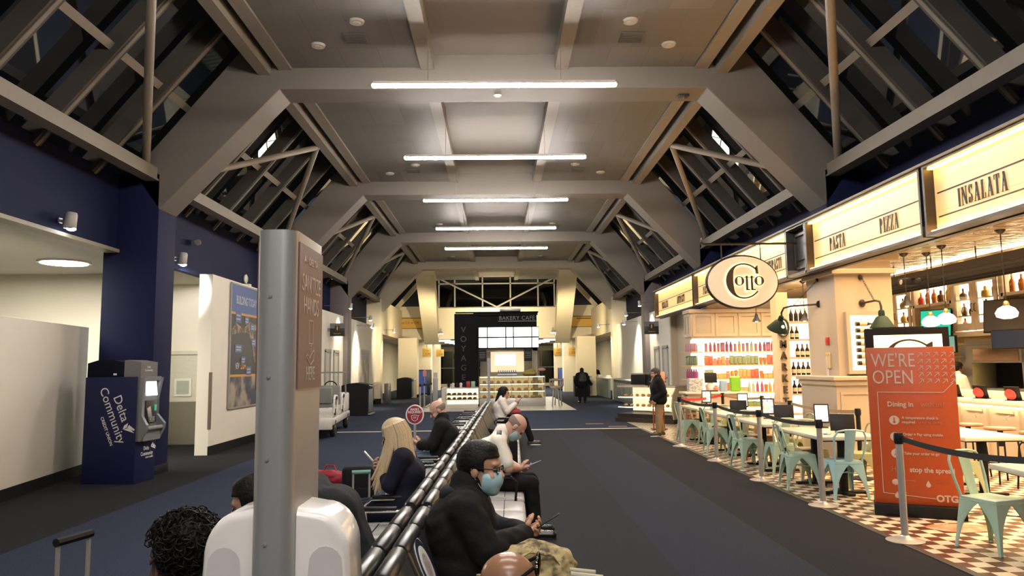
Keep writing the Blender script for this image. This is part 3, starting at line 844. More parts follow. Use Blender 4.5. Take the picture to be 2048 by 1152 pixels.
    if hair == 'short':
        Q = hair_cap(.013, 0); Q.ell(T(.018, 0, .098), V3(.062, .060, .032)*g, R, .02); Q.ell(T(-.055, 0, -.015), V3(.052, .070, .070)*g, R, .02)
        Q.sub_box(T(.122, 0, -.075), V3(.085, .14, .135)*g, R, .02); Q.sub_box(T(.060, 0, -.118), V3(.085, .14, .09)*g, R, .01); Q.sub_box(T(-.04, 0, -.165), V3(.2, .2, .075)*g, R, .01)
        Q.sub_box(T(.010, 0, -.03), V3(.024, .2, .030)*g, R, .01)
        org('hair', Q.mesh(vox*.7, wob=.0008, wsc=90), hair_m, root)
    elif hair == 'fringe':
        Q = hair_cap(.0025, 0)
        Q.sub_box(T(.11, 0, 0), V3(.10, .2, .3)*g, R, .02); Q.sub_box(T(.02, 0, .135), V3(.2, .2, .075)*g, R, .02); Q.sub_box(T(-.04, 0, -.135), V3(.2, .2, .075)*g, R, .01)
        org('hair', Q.mesh(vox*.6), hair_m, root)
    if mask_m is not None:
        Q = Sdf(); Q.ell(T(.036, 0, -.050), V3(.0745, .0700, .071)*g, R, .01); Q.ell(T(.092, 0, -.036), V3(.024, .030, .040)*g, R, .025); Q.ell(T(.070, 0, -.098), V3(.028, .034, .026)*g, R, .02)
        Q.sub_box(T(-.08, 0, -.05), V3(.108, .2, .2)*g, R, .004)
        Q.sub_box(T(.05, 0, .105), V3(.2, .2, .11)*g, R, .01)
        mk = org('face_mask', Q.mesh(min(vox*.6, .006)), mask_m, root)
        if vox < .012:
            for s in (-1, 1):
                b = MB()
                b.tube([T(.034, s*.062, -.020), T(.010, s*.076, .012), T(-.014, s*.086, .022), T(-.024, s*.086, -.004), T(.0, s*.076, -.040), T(.030, s*.062, -.085)], .0016*g, 6)
                b.build('ear_loop', mat('ear_loop_white', (.6, .6, .58), .7), mk)
    return root, T, R
def sit(lean=0.0, hunch=0.0, w=.185, reach=.36, hz=.80, head_fwd=0.0, look=(0, -.15, 0), h=1.0, kx=.46, ax=.46, sep=.10, zs=.46, hand_sep=.05, hand_up=.3, hand_y=0.0, neck=None, curl=(.35, .5, .4)):
    """seated pose facing +x, seat top at zs, origin on the floor below the hips"""
    z0 = zs+.10
    sx = math.sin(lean); cz = math.cos(lean)
    P = lambda t, f=0.0: (sx*t+cz*f, z0+cz*t-sx*f)
    c = P(.30*h, -.01); nk = P(.50*h, .02+hunch*.5); s_ = P(.455*h, .02+hunch*.4)
    hd = (nk[0]+.05+head_fwd, nk[1]+.14-head_fwd*.5)
    J = dict(hipL=(.02, .09, z0), hipR=(.02, -.09, z0), chest=(c[0], 0, c[1]), neck=(nk[0], 0, nk[1]), head=(hd[0], 0, hd[1]), look=look,
             shL=(s_[0], w, s_[1]), shR=(s_[0], -w, s_[1]))
    for n, s in (('L', 1), ('R', -1)):
        J['kn'+n] = (kx, s*sep, zs+.07); J['an'+n] = (ax, s*(sep+.01), .09); J['to'+n] = (ax+.15, s*(sep+.03), .045)
        wx = s_[0]+reach; J['wr'+n] = (wx, hand_y+s*hand_sep, hz)
        J['el'+n] = (s_[0]+.06+reach*.15, s*(w+.055), min(hz+.03, s_[1]-.20))
        J['hand'+n] = ((.85, -s*.35, hand_up), (.0-.2, -s*.8, .75), curl, .5)
    return J
# ------------------------------------------------------------------ tandem benches down the middle of the hall
SEATV = mat('grey_seat_vinyl', (0.42, 0.41, 0.39), 0.36, var=0.06, scale=20, bump=0.04)
BACKV = mat('black_back_vinyl', (0.020, 0.020, 0.021), 0.30, spec=.55, var=0.15, scale=8)
def bx(y): return -.49+.02*(y-4)
def pad(mb, c, size, rot, bev=.03): mb.box(c, size, rot, bev, 3)
def make_bench(n=5):
    t = thing('tandem_bench', 'x', 'bench', (0, 0, 0), 0, 'back-to-back black bench rows')
    W = .455
    for s in (1, -1):
        for k in range(n):
            y = -.24*(n-1)+.48*k
            b = MB(); pad(b, (s*.435, y, .425), (.47, W, .075), (0, s*.05, 0), .032)
            b.box((s*.435, y, .383), (.40, W*.8, .03), (0, s*.05, 0), .008)
            st = b.build('seat', SEATV, t)
            b = MB()
            for q in (-.10, .05): b.box((s*(.435+q), y, .4635-q*s*.0), (.006, W*.9, .006), (0, s*.05, 0))
            b.build('seam', RUBBER, st)
            b = MB()
            pad(b, (s*.130, y, .665), (.075, W, .42), (0, -s*.43, 0), .034)
            b.tube([(s*.050, y-W/2+.012, .840), (s*.050, y-W/2+.03, .840), (s*.050, y+W/2-.03, .840), (s*.050, y+W/2-.012, .840)], [.034, .044, .044, .034], 14)
            bk = b.build('backrest', BACKV, t)
    for s in (1, -1):
        b = MB(); b.box((s*.40, 0, .345), (.07, .48*n, .07), bev=.008); b.build('beam', SATIN, t)
    for y in (-.16*n, .16*n):
        b = MB()
        b.box((0, y, .34), (.86, .05, .05), bev=.006)
        for s in (1, -1):
            b.tube([(s*.30, y, .34), (s*.36, y, .10), (s*.46, y, .03)], .026, 10); b.box((s*.44, y, .014), (.14, .06, .028), bev=.01)
        b.build('leg', CHROME, t)
    for s in (1, -1):
        for q in ((0, 2, 3, 5) if s < 0 and n == 5 else ((0, 2, 4) if s < 0 else (0,))):
            y = -.24*n+.48*q
            b = MB(); b.tube([(s*.23, y, .42), (s*.21, y, .60), (s*.26, y, .645), (s*.55, y, .645), (s*.60, y, .60), (s*.585, y, .42)], .012, 8)
            a = b.build('armrest', CHROME if s < 0 else SATIN, t)
            b = MB(); b.box((s*.41, y, .664), (.27, .052, .026), bev=.011); b.build('arm_pad', SATIN, a)
    return t
bench0 = make_bench(4)
BL = ['nearest double bench, with the round emblem on one black backrest', 'double bench where the blonde woman sits', 'double bench where the man in the white uniform shirt sits', 'empty double bench just beyond the peaked cap',
      'second empty double bench beyond the peaked cap, before the white sweater', 'farthest double bench, where the woman in the white sweater sits']
benches = []
for i in range(6):
    yc = 5.73+2.52*(i-1) if i else 3.45
    o = bench0 if i == 0 else (make_bench() if i == 1 else dup(benches[1], (0, 0, 0)))
    o.location = (bx(yc), yc, 0); o.rotation_euler = (0, 0, -.02); o['label'] = BL[i]
    benches.append(o)
# round lounge emblem on one backrest
def emblem(parent):
    y = .24
    R = Euler((0, -.43, 0)).to_matrix()
    n = R @ Vector((1, 0, 0)); u = Vector((0, 1, 0)); v = R @ Vector((0, 0, 1))
    c = Vector((.130, y, .665))+n*.0385+v*.045
    def ring(r0, r1, m, off, nm):
        b = MB(); b.lathe([(r0, 0), (r1, 0), (r1, .003), (r0, .003)], n=40)
        M = Matrix((u, v, n)).transposed().to_4x4(); M.translation = c+n*off
        for q in b.bm.verts: q.co = M @ q.co
        return b.build(nm, m, parent)
    ring(.0, .145, mat('emblem_white', (.55, .55, .55), .5), 0, 'emblem')
    ring(.0, .138, mat('emblem_navy', (.010, .012, .035), .4), .002, 'emblem_field')
    ring(.096, .102, mat('emblem_white', (.55, .55, .55), .5), .004, 'emblem_ring')
    ring(.0, .066, mat_two('emblem_picture', (.55, .30, .24), (.62, .55, .50), 30, (.4, .6), .5), .004, 'emblem_picture')
emblem(benches[0])

# ------------------------------------------------------------------ people
SK_TAN = mat('skin_tan', (0.50, 0.27, 0.175), 0.5, var=0.10, scale=25, spec=.35)
SK_PINK = mat('skin_pink', (0.55, 0.32, 0.24), 0.48, var=0.10, scale=25, spec=.35)
SK_BROWN = mat('skin_brown', (0.27, 0.135, 0.08), 0.26, var=0.08, scale=20)
SK_DEEP = mat('skin_deep', (0.12, 0.06, 0.04), 0.45, var=0.1, scale=20)
HAIR_BK = mat('black_hair', (0.007, 0.006, 0.0055), 0.6, var=0.4, scale=80, bump=0.3, spec=.2)
HAIR_GR = mat('grey_stubble', (0.22, 0.16, 0.13), 0.7, var=0.15, scale=90)
BLONDE = mat('blonde_hair', (0.50, 0.38, 0.23), 0.42, var=0.22, scale=60)
CL_BLACK = mat('black_jacket_cloth', (0.008, 0.008, 0.0085), 0.85, var=0.3, scale=18, bump=0.35, spec=.18)
CL_NAVY = mat('navy_wool', (0.010, 0.010, 0.021), 0.85, var=0.2, scale=40, bump=0.1, spec=.15)
CL_GREY = mat('charcoal_suit', (0.013, 0.013, 0.0145), 0.85, var=0.15, scale=60, bump=0.08, spec=.15)
CL_WHITE = mat('white_shirt_cloth', (0.72, 0.68, 0.60), 0.75, var=0.04, scale=12, bump=0.12)
CL_BTROU = mat('black_trouser_cloth', (0.009, 0.009, 0.010), 0.85, var=0.2, scale=20, bump=0.1, spec=.15)
CL_DENIM = mat('blue_denim', (0.10, 0.15, 0.24), 0.8, var=0.2, scale=60)
CL_TAN = mat('tan_trouser_cloth', (0.26, 0.17, 0.085), 0.8, var=0.15, scale=30, bump=0.1)
MASKB = mat('surgical_blue', (0.36, 0.56, 0.62), 0.75, var=0.05, scale=50, bump=0.05)
SHOEB = mat('black_shoe_leather', (0.012, 0.012, 0.012), 0.25)
CAMO = mat_two('camouflage_cloth', (0.085, 0.068, 0.03), (0.40, 0.31, 0.15), 17, (0.40, 0.55), 0.85, 3, bump=0.3)
CAMOG = mat_two('green_camouflage_cloth', (0.05, 0.07, 0.035), (0.17, 0.19, 0.11), 11, (0.42, 0.55), 0.85, 3, bump=0.3)
def phone(root_label, loc, rot, col=(0.012, 0.012, 0.014), size=(.150, .072, .009)):
    t = thing('smartphone', root_label, 'phone', loc); t.rotation_euler = rot
    b = MB(); b.box((0, 0, 0), size, bev=.004); b.build('case', mat('phone_case_%d' % int(col[0]*1000), col, 0.35), t)
    b = MB(); b.box((0, 0, size[2]/2+.0004), (size[0]*.95, size[1]*.92, .0012)); b.build('screen', mat('phone_screen', (.02, .025, .03), .1, emit=(.5, .6, .8), es=.03), t)
    return t
def wpos(root, p):
    c, s = math.cos(root.rotation_euler[2]), math.sin(root.rotation_euler[2])
    return (root.location[0]+c*p[0]-s*p[1], root.location[1]+s*p[0]+c*p[1], root.location[2]+p[2])
def glasses_on(root, T, m, temple=True):
    b = MB()
    for s in (-1, 1):
        pts = [T(.100, s*.034+.024*math.cos(a)*1.0, .004+.018*math.sin(a)) for a in [2*PI*k/14 for k in range(14)]]
        b.tube(pts, .0026, 6, closed=True)
        b.tube([T(.098, s*.058, .010), T(.060, s*.078, .012), T(-.012, s*.086, .014), T(-.028, s*.085, -.008)], .0028, 6)
    b.tube([T(.101, -.010, .008), T(.106, 0, .011), T(.101, .010, .008)], .0024, 6)
    g = b.build('glasses', m, root)
    b = MB()
    for s in (-1, 1): b.prism([(.022*math.cos(2*PI*k/14), .016*math.sin(2*PI*k/14)) for k in range(14)], T(.0985, s*.034, .004), T(0, 1, 0)-T(0, 0, 0), T(0, 0, 1)-T(0, 0, 0), .001)
    b.build('lens', GLASS, g)

# 1 man in the black jacket with glasses and blue mask
y = 4.14
J = sit(lean=.02, w=.22, reach=.30, hz=.76, look=(-.28, -.06, 0), h=.86, kx=.46, ax=.52, sep=.13, hand_sep=.035, hand_up=.35, head_fwd=.02, curl=(.5, .55, .4))
J['shL'] = (J['shL'][0], .22, J['shL'][2]-.015); J['shR'] = (J['shR'][0], -.22, J['shR'][2]-.015)
man, T, R = person('person', 'man in black puffer jacket with glasses and blue mask, looking right, phone in hands', (bx(y)+.29, y, 0), 0, J, .0075, SK_TAN, 'short', HAIR_BK, CL_BLACK, .036, 'long',
       mat('olive_trousers', (.07, .06, .035), .85), SHOEB, MASKB, girth=1.28, top_bump=1.6, g=1.12)
glasses_on(man, T, mat('glasses_frame', (.012, .010, .010), .25))
b = MB()   # hood lying on the shoulders
nk = J['neck']
for k in range(9):
    a = -1.9+3.8*k/8
b.tube([(nk[0]+.055*math.cos(a)-.045, .125*math.sin(a), nk[2]+.012+.02*math.cos(a)) for a in [PI/2+.2+(PI-.4)*k/8 for k in range(9)]], [.03, .042, .05, .056, .058, .056, .05, .042, .03], 12)
b.build('hood', CL_BLACK, man)
w = wpos(man, J['wrR'])
phone('black phone held by the man in the black jacket', (w[0]+.135, y-.01, w[2]+.075), (-.2, -.55, 0))

# 2 man in white uniform shirt
y = 7.5
J = sit(lean=.24, hunch=.10, w=.185, reach=.20, hz=.665, look=(0, -.95, 0), h=.90, kx=.47, ax=.50, sep=.10, hand_sep=.045, hand_up=-.05, head_fwd=.10, curl=(.45, .5, .4))
pil, T, R = person('person', 'bald man in white short-sleeved uniform shirt bent over his phone', (bx(y)+.27, y, 0), 0, J, .0085, SK_PINK, 'fringe', HAIR_GR, CL_WHITE, .014, 'short', CL_BTROU, SHOEB, MASKB, girth=1.05, top_name='shirt')
b = MB()
nk = V3(*J['neck']); ch = V3(*J['chest']); fw = V3(math.cos(.24), 0, -math.sin(.24))
p0 = nk+fw*.075; p1 = ch+fw*.15; p2 = ch*.45+V3(.02, 0, .66)*.55+fw*.16
b.tube([p0, p0*.5+p1*.5+fw*.02, p1, p2], [.012, .022, .030, .034], 8, flat=.3); b.build('tie', CL_BTROU, pil)
b = MB()
for s in (-1, 1):
    b.tube([nk+V3(-.055, s*.02, .012), nk+V3(.0, s*.075, .012), nk+fw*.085+V3(0, s*.05, -.02), ch+fw*.16+V3(0, s*.02, .03)], .008, 6, flat=.35)
b.build('lanyard', mat('green_lanyard', (.22, .34, .08), .7), pil)
b = MB()
for s in (-1, 1):
    sp = V3(*J['shL']) if s > 0 else V3(*J['shR'])
    b.box(sp*.75+nk*.25+V3(0, 0, .075), (.05, .10, .012), (s*-.30, .1, 0), .004)
b.build('shoulder_board', SATIN, pil)
w = wpos(pil, J['wrR'])
phone('white phone held by the bald man in the white uniform shirt', (w[0]+.15, y, w[2]+.045), (-.15, -.35, 0), (.45, .45, .48))

# 3 blonde woman
y = 6.15
J = sit(lean=.0, hunch=.03, w=.165, reach=.17, hz=.83, look=(.10, -.38, 0), h=.87, kx=.44, ax=.44, sep=.07, hand_sep=.025, hand_up=.75, head_fwd=.02, curl=(.6, .7, .5))
wom, T, R = person('person', 'woman with long blonde hair and dark blazer reading her phone', (bx(y)-.29, y, 0), PI, J, .0080, SK_PINK, None, None, CL_NAVY, .014, 'long', CL_NAVY, SHOEB, BLACK, girth=.92, top_name='blazer')
hb = MB(); rnd = random.Random(3)
hb.ball(T(-.018, 0, .045), (.112, .092, .098), 20, rot=(0, 0, 0))
for k in range(150):
    a = rnd.uniform(-2.25, 2.25); sd = 1 if rnd.random() < .5 else -1
    ang = rnd.uniform(.62, 2.9)*sd           # angle from the face direction around the crown
    cx, cy_ = math.cos(ang), math.sin(ang)
    L = rnd.uniform(.36, .47) if abs(ang) > .9 else rnd.uniform(.30, .42)
    off = rnd.uniform(.0, .014)
    top = T(-.012+.03*cx, .02*cy_, .132)
    p1 = T(-.018+(.092+off)*cx, (.080+off)*cy_, .085)
    p2 = T(-.018+(.108+off)*cx, (.094+off)*cy_, .0)
    d = (R@V3(cx*.01, cy_*.012, -.05))
    fo = V3(.045 if abs(ang) < 1.4 else -.03, .0, 0)
    p3 = p2+V3(0, 0, -L*.33)+V3(cx*.012, cy_*.02, 0)+fo*.4
    p4 = p3+V3(0, 0, -L*.34)+V3(0, cy_*.012, 0)+fo*.8+V3(rnd.uniform(-.012, .012), rnd.uniform(-.012, .012), 0)
    p5 = p4+V3(0, 0, -L*.30)+fo*.8+V3(rnd.uniform(-.018, .018), rnd.uniform(-.02, .02), 0)
    hb.tube([top, p1, p2, p3, p4, p5], [.006, .012, .013, .012, .010, .003], 6, flat=.6)
hb.build('hair', BLONDE, wom)
w = wpos(wom, J['wrR'])
phone('gold phone held up by the blonde woman', (w[0]-.105, y, w[2]+.115), (0, .85, .1), (.35, .26, .12))

# 4 balding man in black with jeans
y = 9.3
J = sit(lean=.02, hunch=.02, w=.205, reach=.26, hz=.72, look=(.15, -.5, 0), h=.87, kx=.46, ax=.46, sep=.12)
p_, T, R = person('person', 'bald man in black jacket seated facing left behind the blonde woman', (bx(y)-.27, y, 0), PI, J, .0105, SK_PINK, 'fringe', HAIR_GR, CL_BLACK, .03, 'long', CL_DENIM, SHOEB, None, girth=1.15, top_bump=.8)
# 5 woman in white sweater
y = 16.0
J = sit(lean=.05, hunch=.03, w=.175, reach=.28, hz=.86, look=(0, -.25, 0), h=.80, kx=.52, ax=.66, sep=.06, hand_up=.5, curl=(.6, .7, .5))
p_, T, R = person('person', 'woman in white sweater and black trousers, far along the bench with a phone', (bx(y)+.29, y, 0), 0, J, .012, SK_TAN, None, None, mat('white_knit', (.66, .62, .57), .85, var=.08, scale=40, bump=.3), .022, 'long', CL_BTROU,
       mat('sneaker_black', (.03, .03, .03), .5), None, girth=1.0, top_name='sweater', sole_m=mat('white_sole', (.7, .7, .68), .6))
Q = Sdf(); Q.ell(T(-.03, 0, .035), V3(.112, .096, .105), R, .02); Q.cone(T(-.07, 0, .0), T(-.10, .02, -.19), .075, .06, .03); Q.cone(T(-.02, -.07, .0), T(.0, -.085, -.16), .03, .022, .03)
Q.sub_box(T(.12, 0, -.06), V3(.085, .12, .12), R, .02); org('hair', Q.mesh(.009, wob=.003, wsc=60), HAIR_BK, p_)
w = wpos(p_, J['wrR'])
phone('dark phone held by the woman in the white sweater', (w[0]+.11, y, w[2]+.095), (0, -.8, 0))
t = thing('lap_bag', 'red bag on the lap of the woman in the white sweater', 'bag', (bx(y)+.29+.30, y-.02, .66)); Q = Sdf(); Q.ell((0, 0, .05), (.15, .13, .065)); Q.cone((-.1, -.1, .03), (.12, -.08, .03), .04, .03, .03); org('bag_body', Q.mesh(.012, wob=.003), mat('red_cloth', (.30, .02, .035), .6, bump=.2), t)
b = MB(); b.tube([(-.09, 0, .09), (-.05, .02, .15), (.03, .02, .155), (.08, 0, .09)], .008, 8); b.build('strap', REDP, t)
# 6 bald man in the foreground with sunglasses
y = 2.66
J = sit(lean=.76, hunch=.03, w=.20, reach=.12, hz=.58, look=(-.10, .02, 0), h=.68, kx=.47, ax=.48, sep=.13, head_fwd=.03)
p_, T, R = person('person', 'man with shaved brown head and sunglasses at the bottom edge', (bx(y)+.22, y, 0), 0, J, .0070, SK_BROWN, None, None, CL_BLACK, .02, 'long', CL_BTROU, SHOEB, None, girth=1.05)
SUNM = mat('mirror_lens', (.62, .30, .12), .06, metal=1.0, var=.5, scale=22)
b = MB()
for s in (-1, 1):
    for q in (0, 1):
        pass
    pts = [(T(.0, 0, 0)-T(0, 0, 0))*0+T(.092+.004*math.cos(a), s*.036+.034*math.cos(a), .082+.029*math.sin(a)+.004*math.sin(2*a)) for a in [2*PI*k/18 for k in range(18)]]
    b.tube(pts, .0042, 8, closed=True)
    b.tube([T(.084, s*.068, .090), T(.050, s*.086, .070), T(-.012, s*.088, .030), T(-.035, s*.084, .0)], [.007, .006, .005, .005], 8)
b.tube([T(.095, -.010, .087), T(.100, 0, .092), T(.095, .010, .087)], .004, 8)
g = b.build('sunglasses', mat('sunglass_frame', (.012, .009, .008), .15), p_)
b = MB()
for s in (-1, 1): b.prism([(.033*math.cos(2*PI*k/18), .028*math.sin(2*PI*k/18)) for k in range(18)], T(.092, s*.036, .082), T(0, 1, 0)-T(0, 0, 0), T(0, 0, 1)-T(0, 0, 0), .002)
b.build('lens', SUNM, g)
# 7 person with curly black hair
y = 2.73
J = sit(lean=.46, hunch=.06, w=.18, reach=.18, hz=.64, look=(.1, -.35, 0), h=.80, kx=.46, ax=.46, sep=.1, head_fwd=.04)
p_, T, R = person('person', 'person with curly black hair seen from behind beside the dispenser stand', (bx(y)-.30, y, 0), PI, J, .012, SK_DEEP, None, None, CL_BLACK, .02, 'long', CL_BTROU, SHOEB, None)
hb = MB(); rnd = random.Random(11)
hb.ball(T(-.03, 0, .03), (.115, .105, .118), 20)
for k in range(900):
    v = nrm(V3(rnd.gauss(0, 1), rnd.gauss(0, 1), rnd.gauss(0, 1)+.15))
    if v[0] > .62 and v[2] < .5: continue
    rr = rnd.uniform(.96, 1.14)
    c = T(-.03+v[0]*.120*rr, v[1]*.110*rr, .03+v[2]*.122*rr)
    ra = rnd.uniform(.008, .020); u = nrm(np.cross(R@v, V3(rnd.gauss(0, 1), rnd.gauss(0, 1), rnd.gauss(0, 1)))); w2 = nrm(np.cross(u, R@v)*.6+(R@v)*rnd.uniform(.2, .9)); n_ = np.cross(u, w2); turns = rnd.uniform(.7, 1.4)
    hb.tube([c+(u*math.cos(q)+w2*math.sin(q))*ra+n_*ra*.22*q for q in [turns*2*PI*j/8 for j in range(9)]], .0026, 4)
hb.build('hair', HAIR_BK, p_)
# 8 man in the charcoal suit bent forward behind the stand
y = 4.3
J = sit(lean=.42, hunch=.12, w=.215, reach=.16, hz=.72, look=(.0, -.55, 0), h=1.08, kx=.50, ax=.44, sep=.15, head_fwd=.06)
p_, T, R = person('person', 'person in charcoal suit with bent back, head hidden by the sanitizer post', (bx(y)-.33, y, 0), PI, J, .009, SK_TAN, 'short', HAIR_BK, CL_GREY, .020, 'long', CL_GREY, SHOEB, None, girth=1.12)
b = MB(); nk = V3(*J['neck']); b.tube([nk+V3(-.01+.075*math.cos(a)*.7, .078*math.sin(a), .055+.05*math.cos(a)*-.6) for a in [2*PI*k/14 for k in range(14)]], .012, 8, closed=True); b.build('shirt_collar', CL_WHITE, p_)

y = 3.30
J = sit(lean=.16, hunch=.04, w=.19, reach=.20, hz=.70, look=(.0, -.22, 0), h=.95, kx=.47, ax=.46, sep=.1, head_fwd=.14)
p_, T, R = person('person', 'dark-haired man whose forehead shows left of the sanitizer post', (bx(y)-.24, y, 0), PI, J, .009, SK_TAN, 'short', HAIR_BK, CL_GREY, .020, 'long', CL_BTROU, SHOEB, None)
# standing figures
def stand(h=1.0, look=(0, -.1, 0), w=.185, arms=((.06, .26, .86), (.06, .26, .86)), wr=((.10, .20, .78), (.10, .20, .78)), step=0.0, sep=.10, hands=True, lean=0.0):
    J = dict(hipL=(0, .09, .90*h), hipR=(0, -.09, .90*h), chest=(.01+lean*.3, 0, 1.22*h), neck=(-.0+lean*.5, 0, 1.43*h), head=(.03+lean*.7, 0, 1.565*h), look=look,
             shL=(lean*.45, w, 1.38*h), shR=(lean*.45, -w, 1.38*h))
    for n, s, i in (('L', 1, 0), ('R', -1, 1)):
        st = step*s
        J['kn'+n] = (.02+st*.5, s*sep, .48*h); J['an'+n] = (st, s*sep, .09); J['to'+n] = (st+.15, s*(sep+.03), .045)
        a, q = arms[i], wr[i]
        J['el'+n] = (a[0], s*a[1], a[2]*h+.20*h*0); J['wr'+n] = (q[0], s*q[1], q[2]*h)
        J['hand'+n] = ((.2, 0, -1), (0, -s, 0), (.35, .5, .4), .4) if hands else None
    return J
J = stand(.925, look=(0, -.15, 0), arms=((-.06, .25, 1.10), (-.06, .25, 1.10)), wr=((.14, .17, .92), (.14, .17, .92)), step=.06, hands=True, lean=.06)
p_, T, R = person('person', 'man in dark jacket and tan trousers standing by the pastry case', (3.80, 17.5, 0), PI, J, .013, SK_TAN, 'short', mat('greying_hair', (.03, .026, .024), .6), CL_BLACK, .032, 'long', CL_TAN, mat('sneaker_black', (.03, .03, .03), .5),
       None, girth=1.15, sole_m=mat('white_sole', (.7, .7, .68), .6))
J = stand(.90, arms=((.0, .30, 1.10), (.0, .26, 1.12)), wr=((.04, .26, .86), (.10, .42, .90)), step=.10)
p_, T, R = person('person', 'person in black walking away far down the hall with a backpack', (3.74, 32.9, 0), PI/2, J, .018, SK_DEEP, 'short', HAIR_BK, CL_BLACK, .035, 'long', CL_BTROU, SHOEB, None, girth=1.15)
Q = Sdf(); Q.ell((-.20, 0, 1.10), (.12, .17, .24)); Q.cone((-.25, -.1, .98), (-.25, .1, .98), .07, None, .04); org('backpack', Q.mesh(.02), mat('backpack_black', (.018, .018, .019), .6), p_)
J = stand(.97, arms=((.05, .25, 1.12), (.05, .25, 1.12)), wr=((.22, .16, 1.02), (.22, .16, 1.02)))
p_, T, R = person('person', 'kitchen worker in white shirt behind the bar counter', (8.55, 13.7, 0), 0, J, .016, SK_DEEP, 'short', HAIR_BK, CL_WHITE, .02, 'long', CL_BTROU, SHOEB, None, top_name='shirt')
J = stand(.93, arms=((.05, .25, 1.12), (.05, .25, 1.12)), wr=((.25, .16, 1.05), (.25, .16, 1.05)))
p_, T, R = person('person', 'far gate agent standing at the counter beyond the walking person', (6.0, 45.5, 0), -PI/2, J, .022, SK_TAN, 'short', mat('brown_hair', (.08, .04, .02), .6), CL_NAVY, .02, 'long', CL_BTROU, SHOEB, None)
# ------------------------------------------------------------------ food court: shell
FCEIL = mat_panel('pressed_tin_ceiling', (0.74, 0.60, 0.40), 0.6, 0.6, 0.22, metal=0.35, gap=(0.30, 0.22, 0.13), mortar=0.02)
nt = FCEIL.node_tree
_n = nt.nodes.new('ShaderNodeTexNoise'); _n.inputs['Scale'].default_value = 5.0; _b = nt.nodes.new('ShaderNodeBump'); _b.inputs['Strength'].default_value = .5; _b.inputs['Distance'].default_value = .06
nt.links.new(nt.nodes['Texture Coordinate'].outputs['Object'], _n.inputs['Vector']); nt.links.new(_n.outputs['Fac'], _b.inputs['Height']); nt.links.new(_b.outputs[0], nt.nodes['Principled BSDF'].inputs['Normal'])
flat('ceiling', FCEIL, 5.3, 1, 12, 24.2, 3.45, -1, 'shiny cream pressed ceiling of the food court')
DARKM = mat('dark_bronze_metal', (0.030, 0.024, 0.020), 0.4, metal=0.3)
b = MB(); b.span((11.9, 1, 0), (12, 24.2, 3.45)); struct(b, 'wall_right', mat('warm_kitchen_wall', (0.55, 0.44, 0.24), 0.5), smooth=0)
b = MB(); b.span((5.9, 22.0, 0), (12, 22.15, 3.45)); b.span((5.90, 22.0, 0), (6.0, 24.2, 3.45)); b.span((5.7, 24.15, 0), (6.0, 24.3, 3.58)); struct(b, 'wall_back', SHOPWHITE, 'cream back wall behind the market shelves', smooth=0)
# lit sign band along the front
SIGNP = mat('sign_acrylic', (0.80, 0.61, 0.32), 0.35, var=0.02, emit=(1.0, 0.63, 0.235), es=0.42)
STRIPY = mat_emit('sign_led_strip', (1.0, 0.55, 0.12), 16.0)
def sign_box(y0, y1, words, label):
    t = thing('menu_sign', label, 'lit sign', (5.2, (y0+y1)/2, 3.60), group='lit sign band over the food court')
    h = (y1-y0)/2
    b = MB(); b.span((.105, -h+.04, -.40), (.125, h-.04, .40)); b.build('panel', SIGNP, t)
    b = MB()
    b.span((-.02, -h, .395), (.16, h, .435)); b.span((-.02, -h, -.435), (.16, h, -.395)); b.span((-.018, -h, -.395), (.16, -h+.04, .395)); b.span((-.018, h-.04, -.395), (.16, h, .395))
    b.span((.13, -h+.04, -.395), (.158, h-.04, .395)); b.build('frame', DARKM, t)
    b = MB(); b.span((.02, -h+.06, .372), (.08, h-.06, .392)); b.build('light_strip', STRIPY, t)
    b = MB(); b.span((.02, -h+.06, -.392), (.08, h-.06, -.372)); b.build('light_strip', STRIPY, t)
    b = MB()
    for z in (.075, -.215): b.span((.096, -h+.10, z-.007), (.104, h-.10, z+.007))
    b.build('rule', INK, t)
    for wd, wy in words:
        b = MB(); serif_word(b, wd, .21, (.098, wy-(y0+y1)/2, -.175), (0, -1, 0), (0, 0, 1), .008, sx=.78, gap=.12)
        b.build('lettering', INK, t, smooth=0)
sign_box(4.0, 8.70, [('INSALATA', 7.80), ('ANTIPASTI', 5.4)], 'lit cream sign panel reading INSALATA, nearest on the right')
sign_box(8.76, 12.15, [('PASTA', 11.24), ('PIZZA', 9.72)], 'lit cream sign panel reading PASTA and PIZZA')
sign_box(13.0, 19.30, [('ANTIPASTI', 13.95), ('INSALATA', 16.0), ('PASTA', 18.5)], 'lit cream sign panel reading ANTIPASTI behind the oval sign')
sign_box(19.36, 24.1, [('ANTIPASTI', 21.1), ('INSALATA', 23.1)], 'lit cream sign panel farthest away, reading INSALATA ANTIPASTI')
b = MB()
b.span((5.34, 12.15, 3.17), (5.40, 13.0, 4.04)); b.span((5.18, 12.15, 3.17), (5.36, 12.20, 4.04)); b.span((5.18, 12.95, 3.17), (5.36, 13.0, 4.04)); b.span((5.18, 12.15, 3.17), (5.36, 13, 3.21)); b.span((5.18, 12.15, 4.0), (5.36, 13.0, 4.04))
b.span((5.30, 12.26, 3.30), (5.36, 12.30, 3.92)); b.span((5.30, 12.86, 3.30), (5.36, 12.90, 3.92)); b.span((5.30, 12.26, 3.88), (5.36, 12.90, 3.92)); b.span((5.30, 12.26, 3.30), (5.36, 12.90, 3.34))
struct(b, 'trim_7', mat('dark_recess_panel', (0.06, 0.055, 0.05), 0.35), 'dark recessed panel between the lit signs', smooth=0)
b = MB(); b.span((5.36, 1, 3.15), (5.44, 24.2, 4.04)); struct(b, 'wall_right', DARKM, 'back of the sign band', smooth=0)
b = MB(); b.span((5.15, 1, 4.03), (5.42, 24.2, 4.06)); struct(b, 'trim_8', mat('sign_cap', (0.25, 0.22, 0.18), 0.5), 'cap along the top of the sign band', smooth=0)
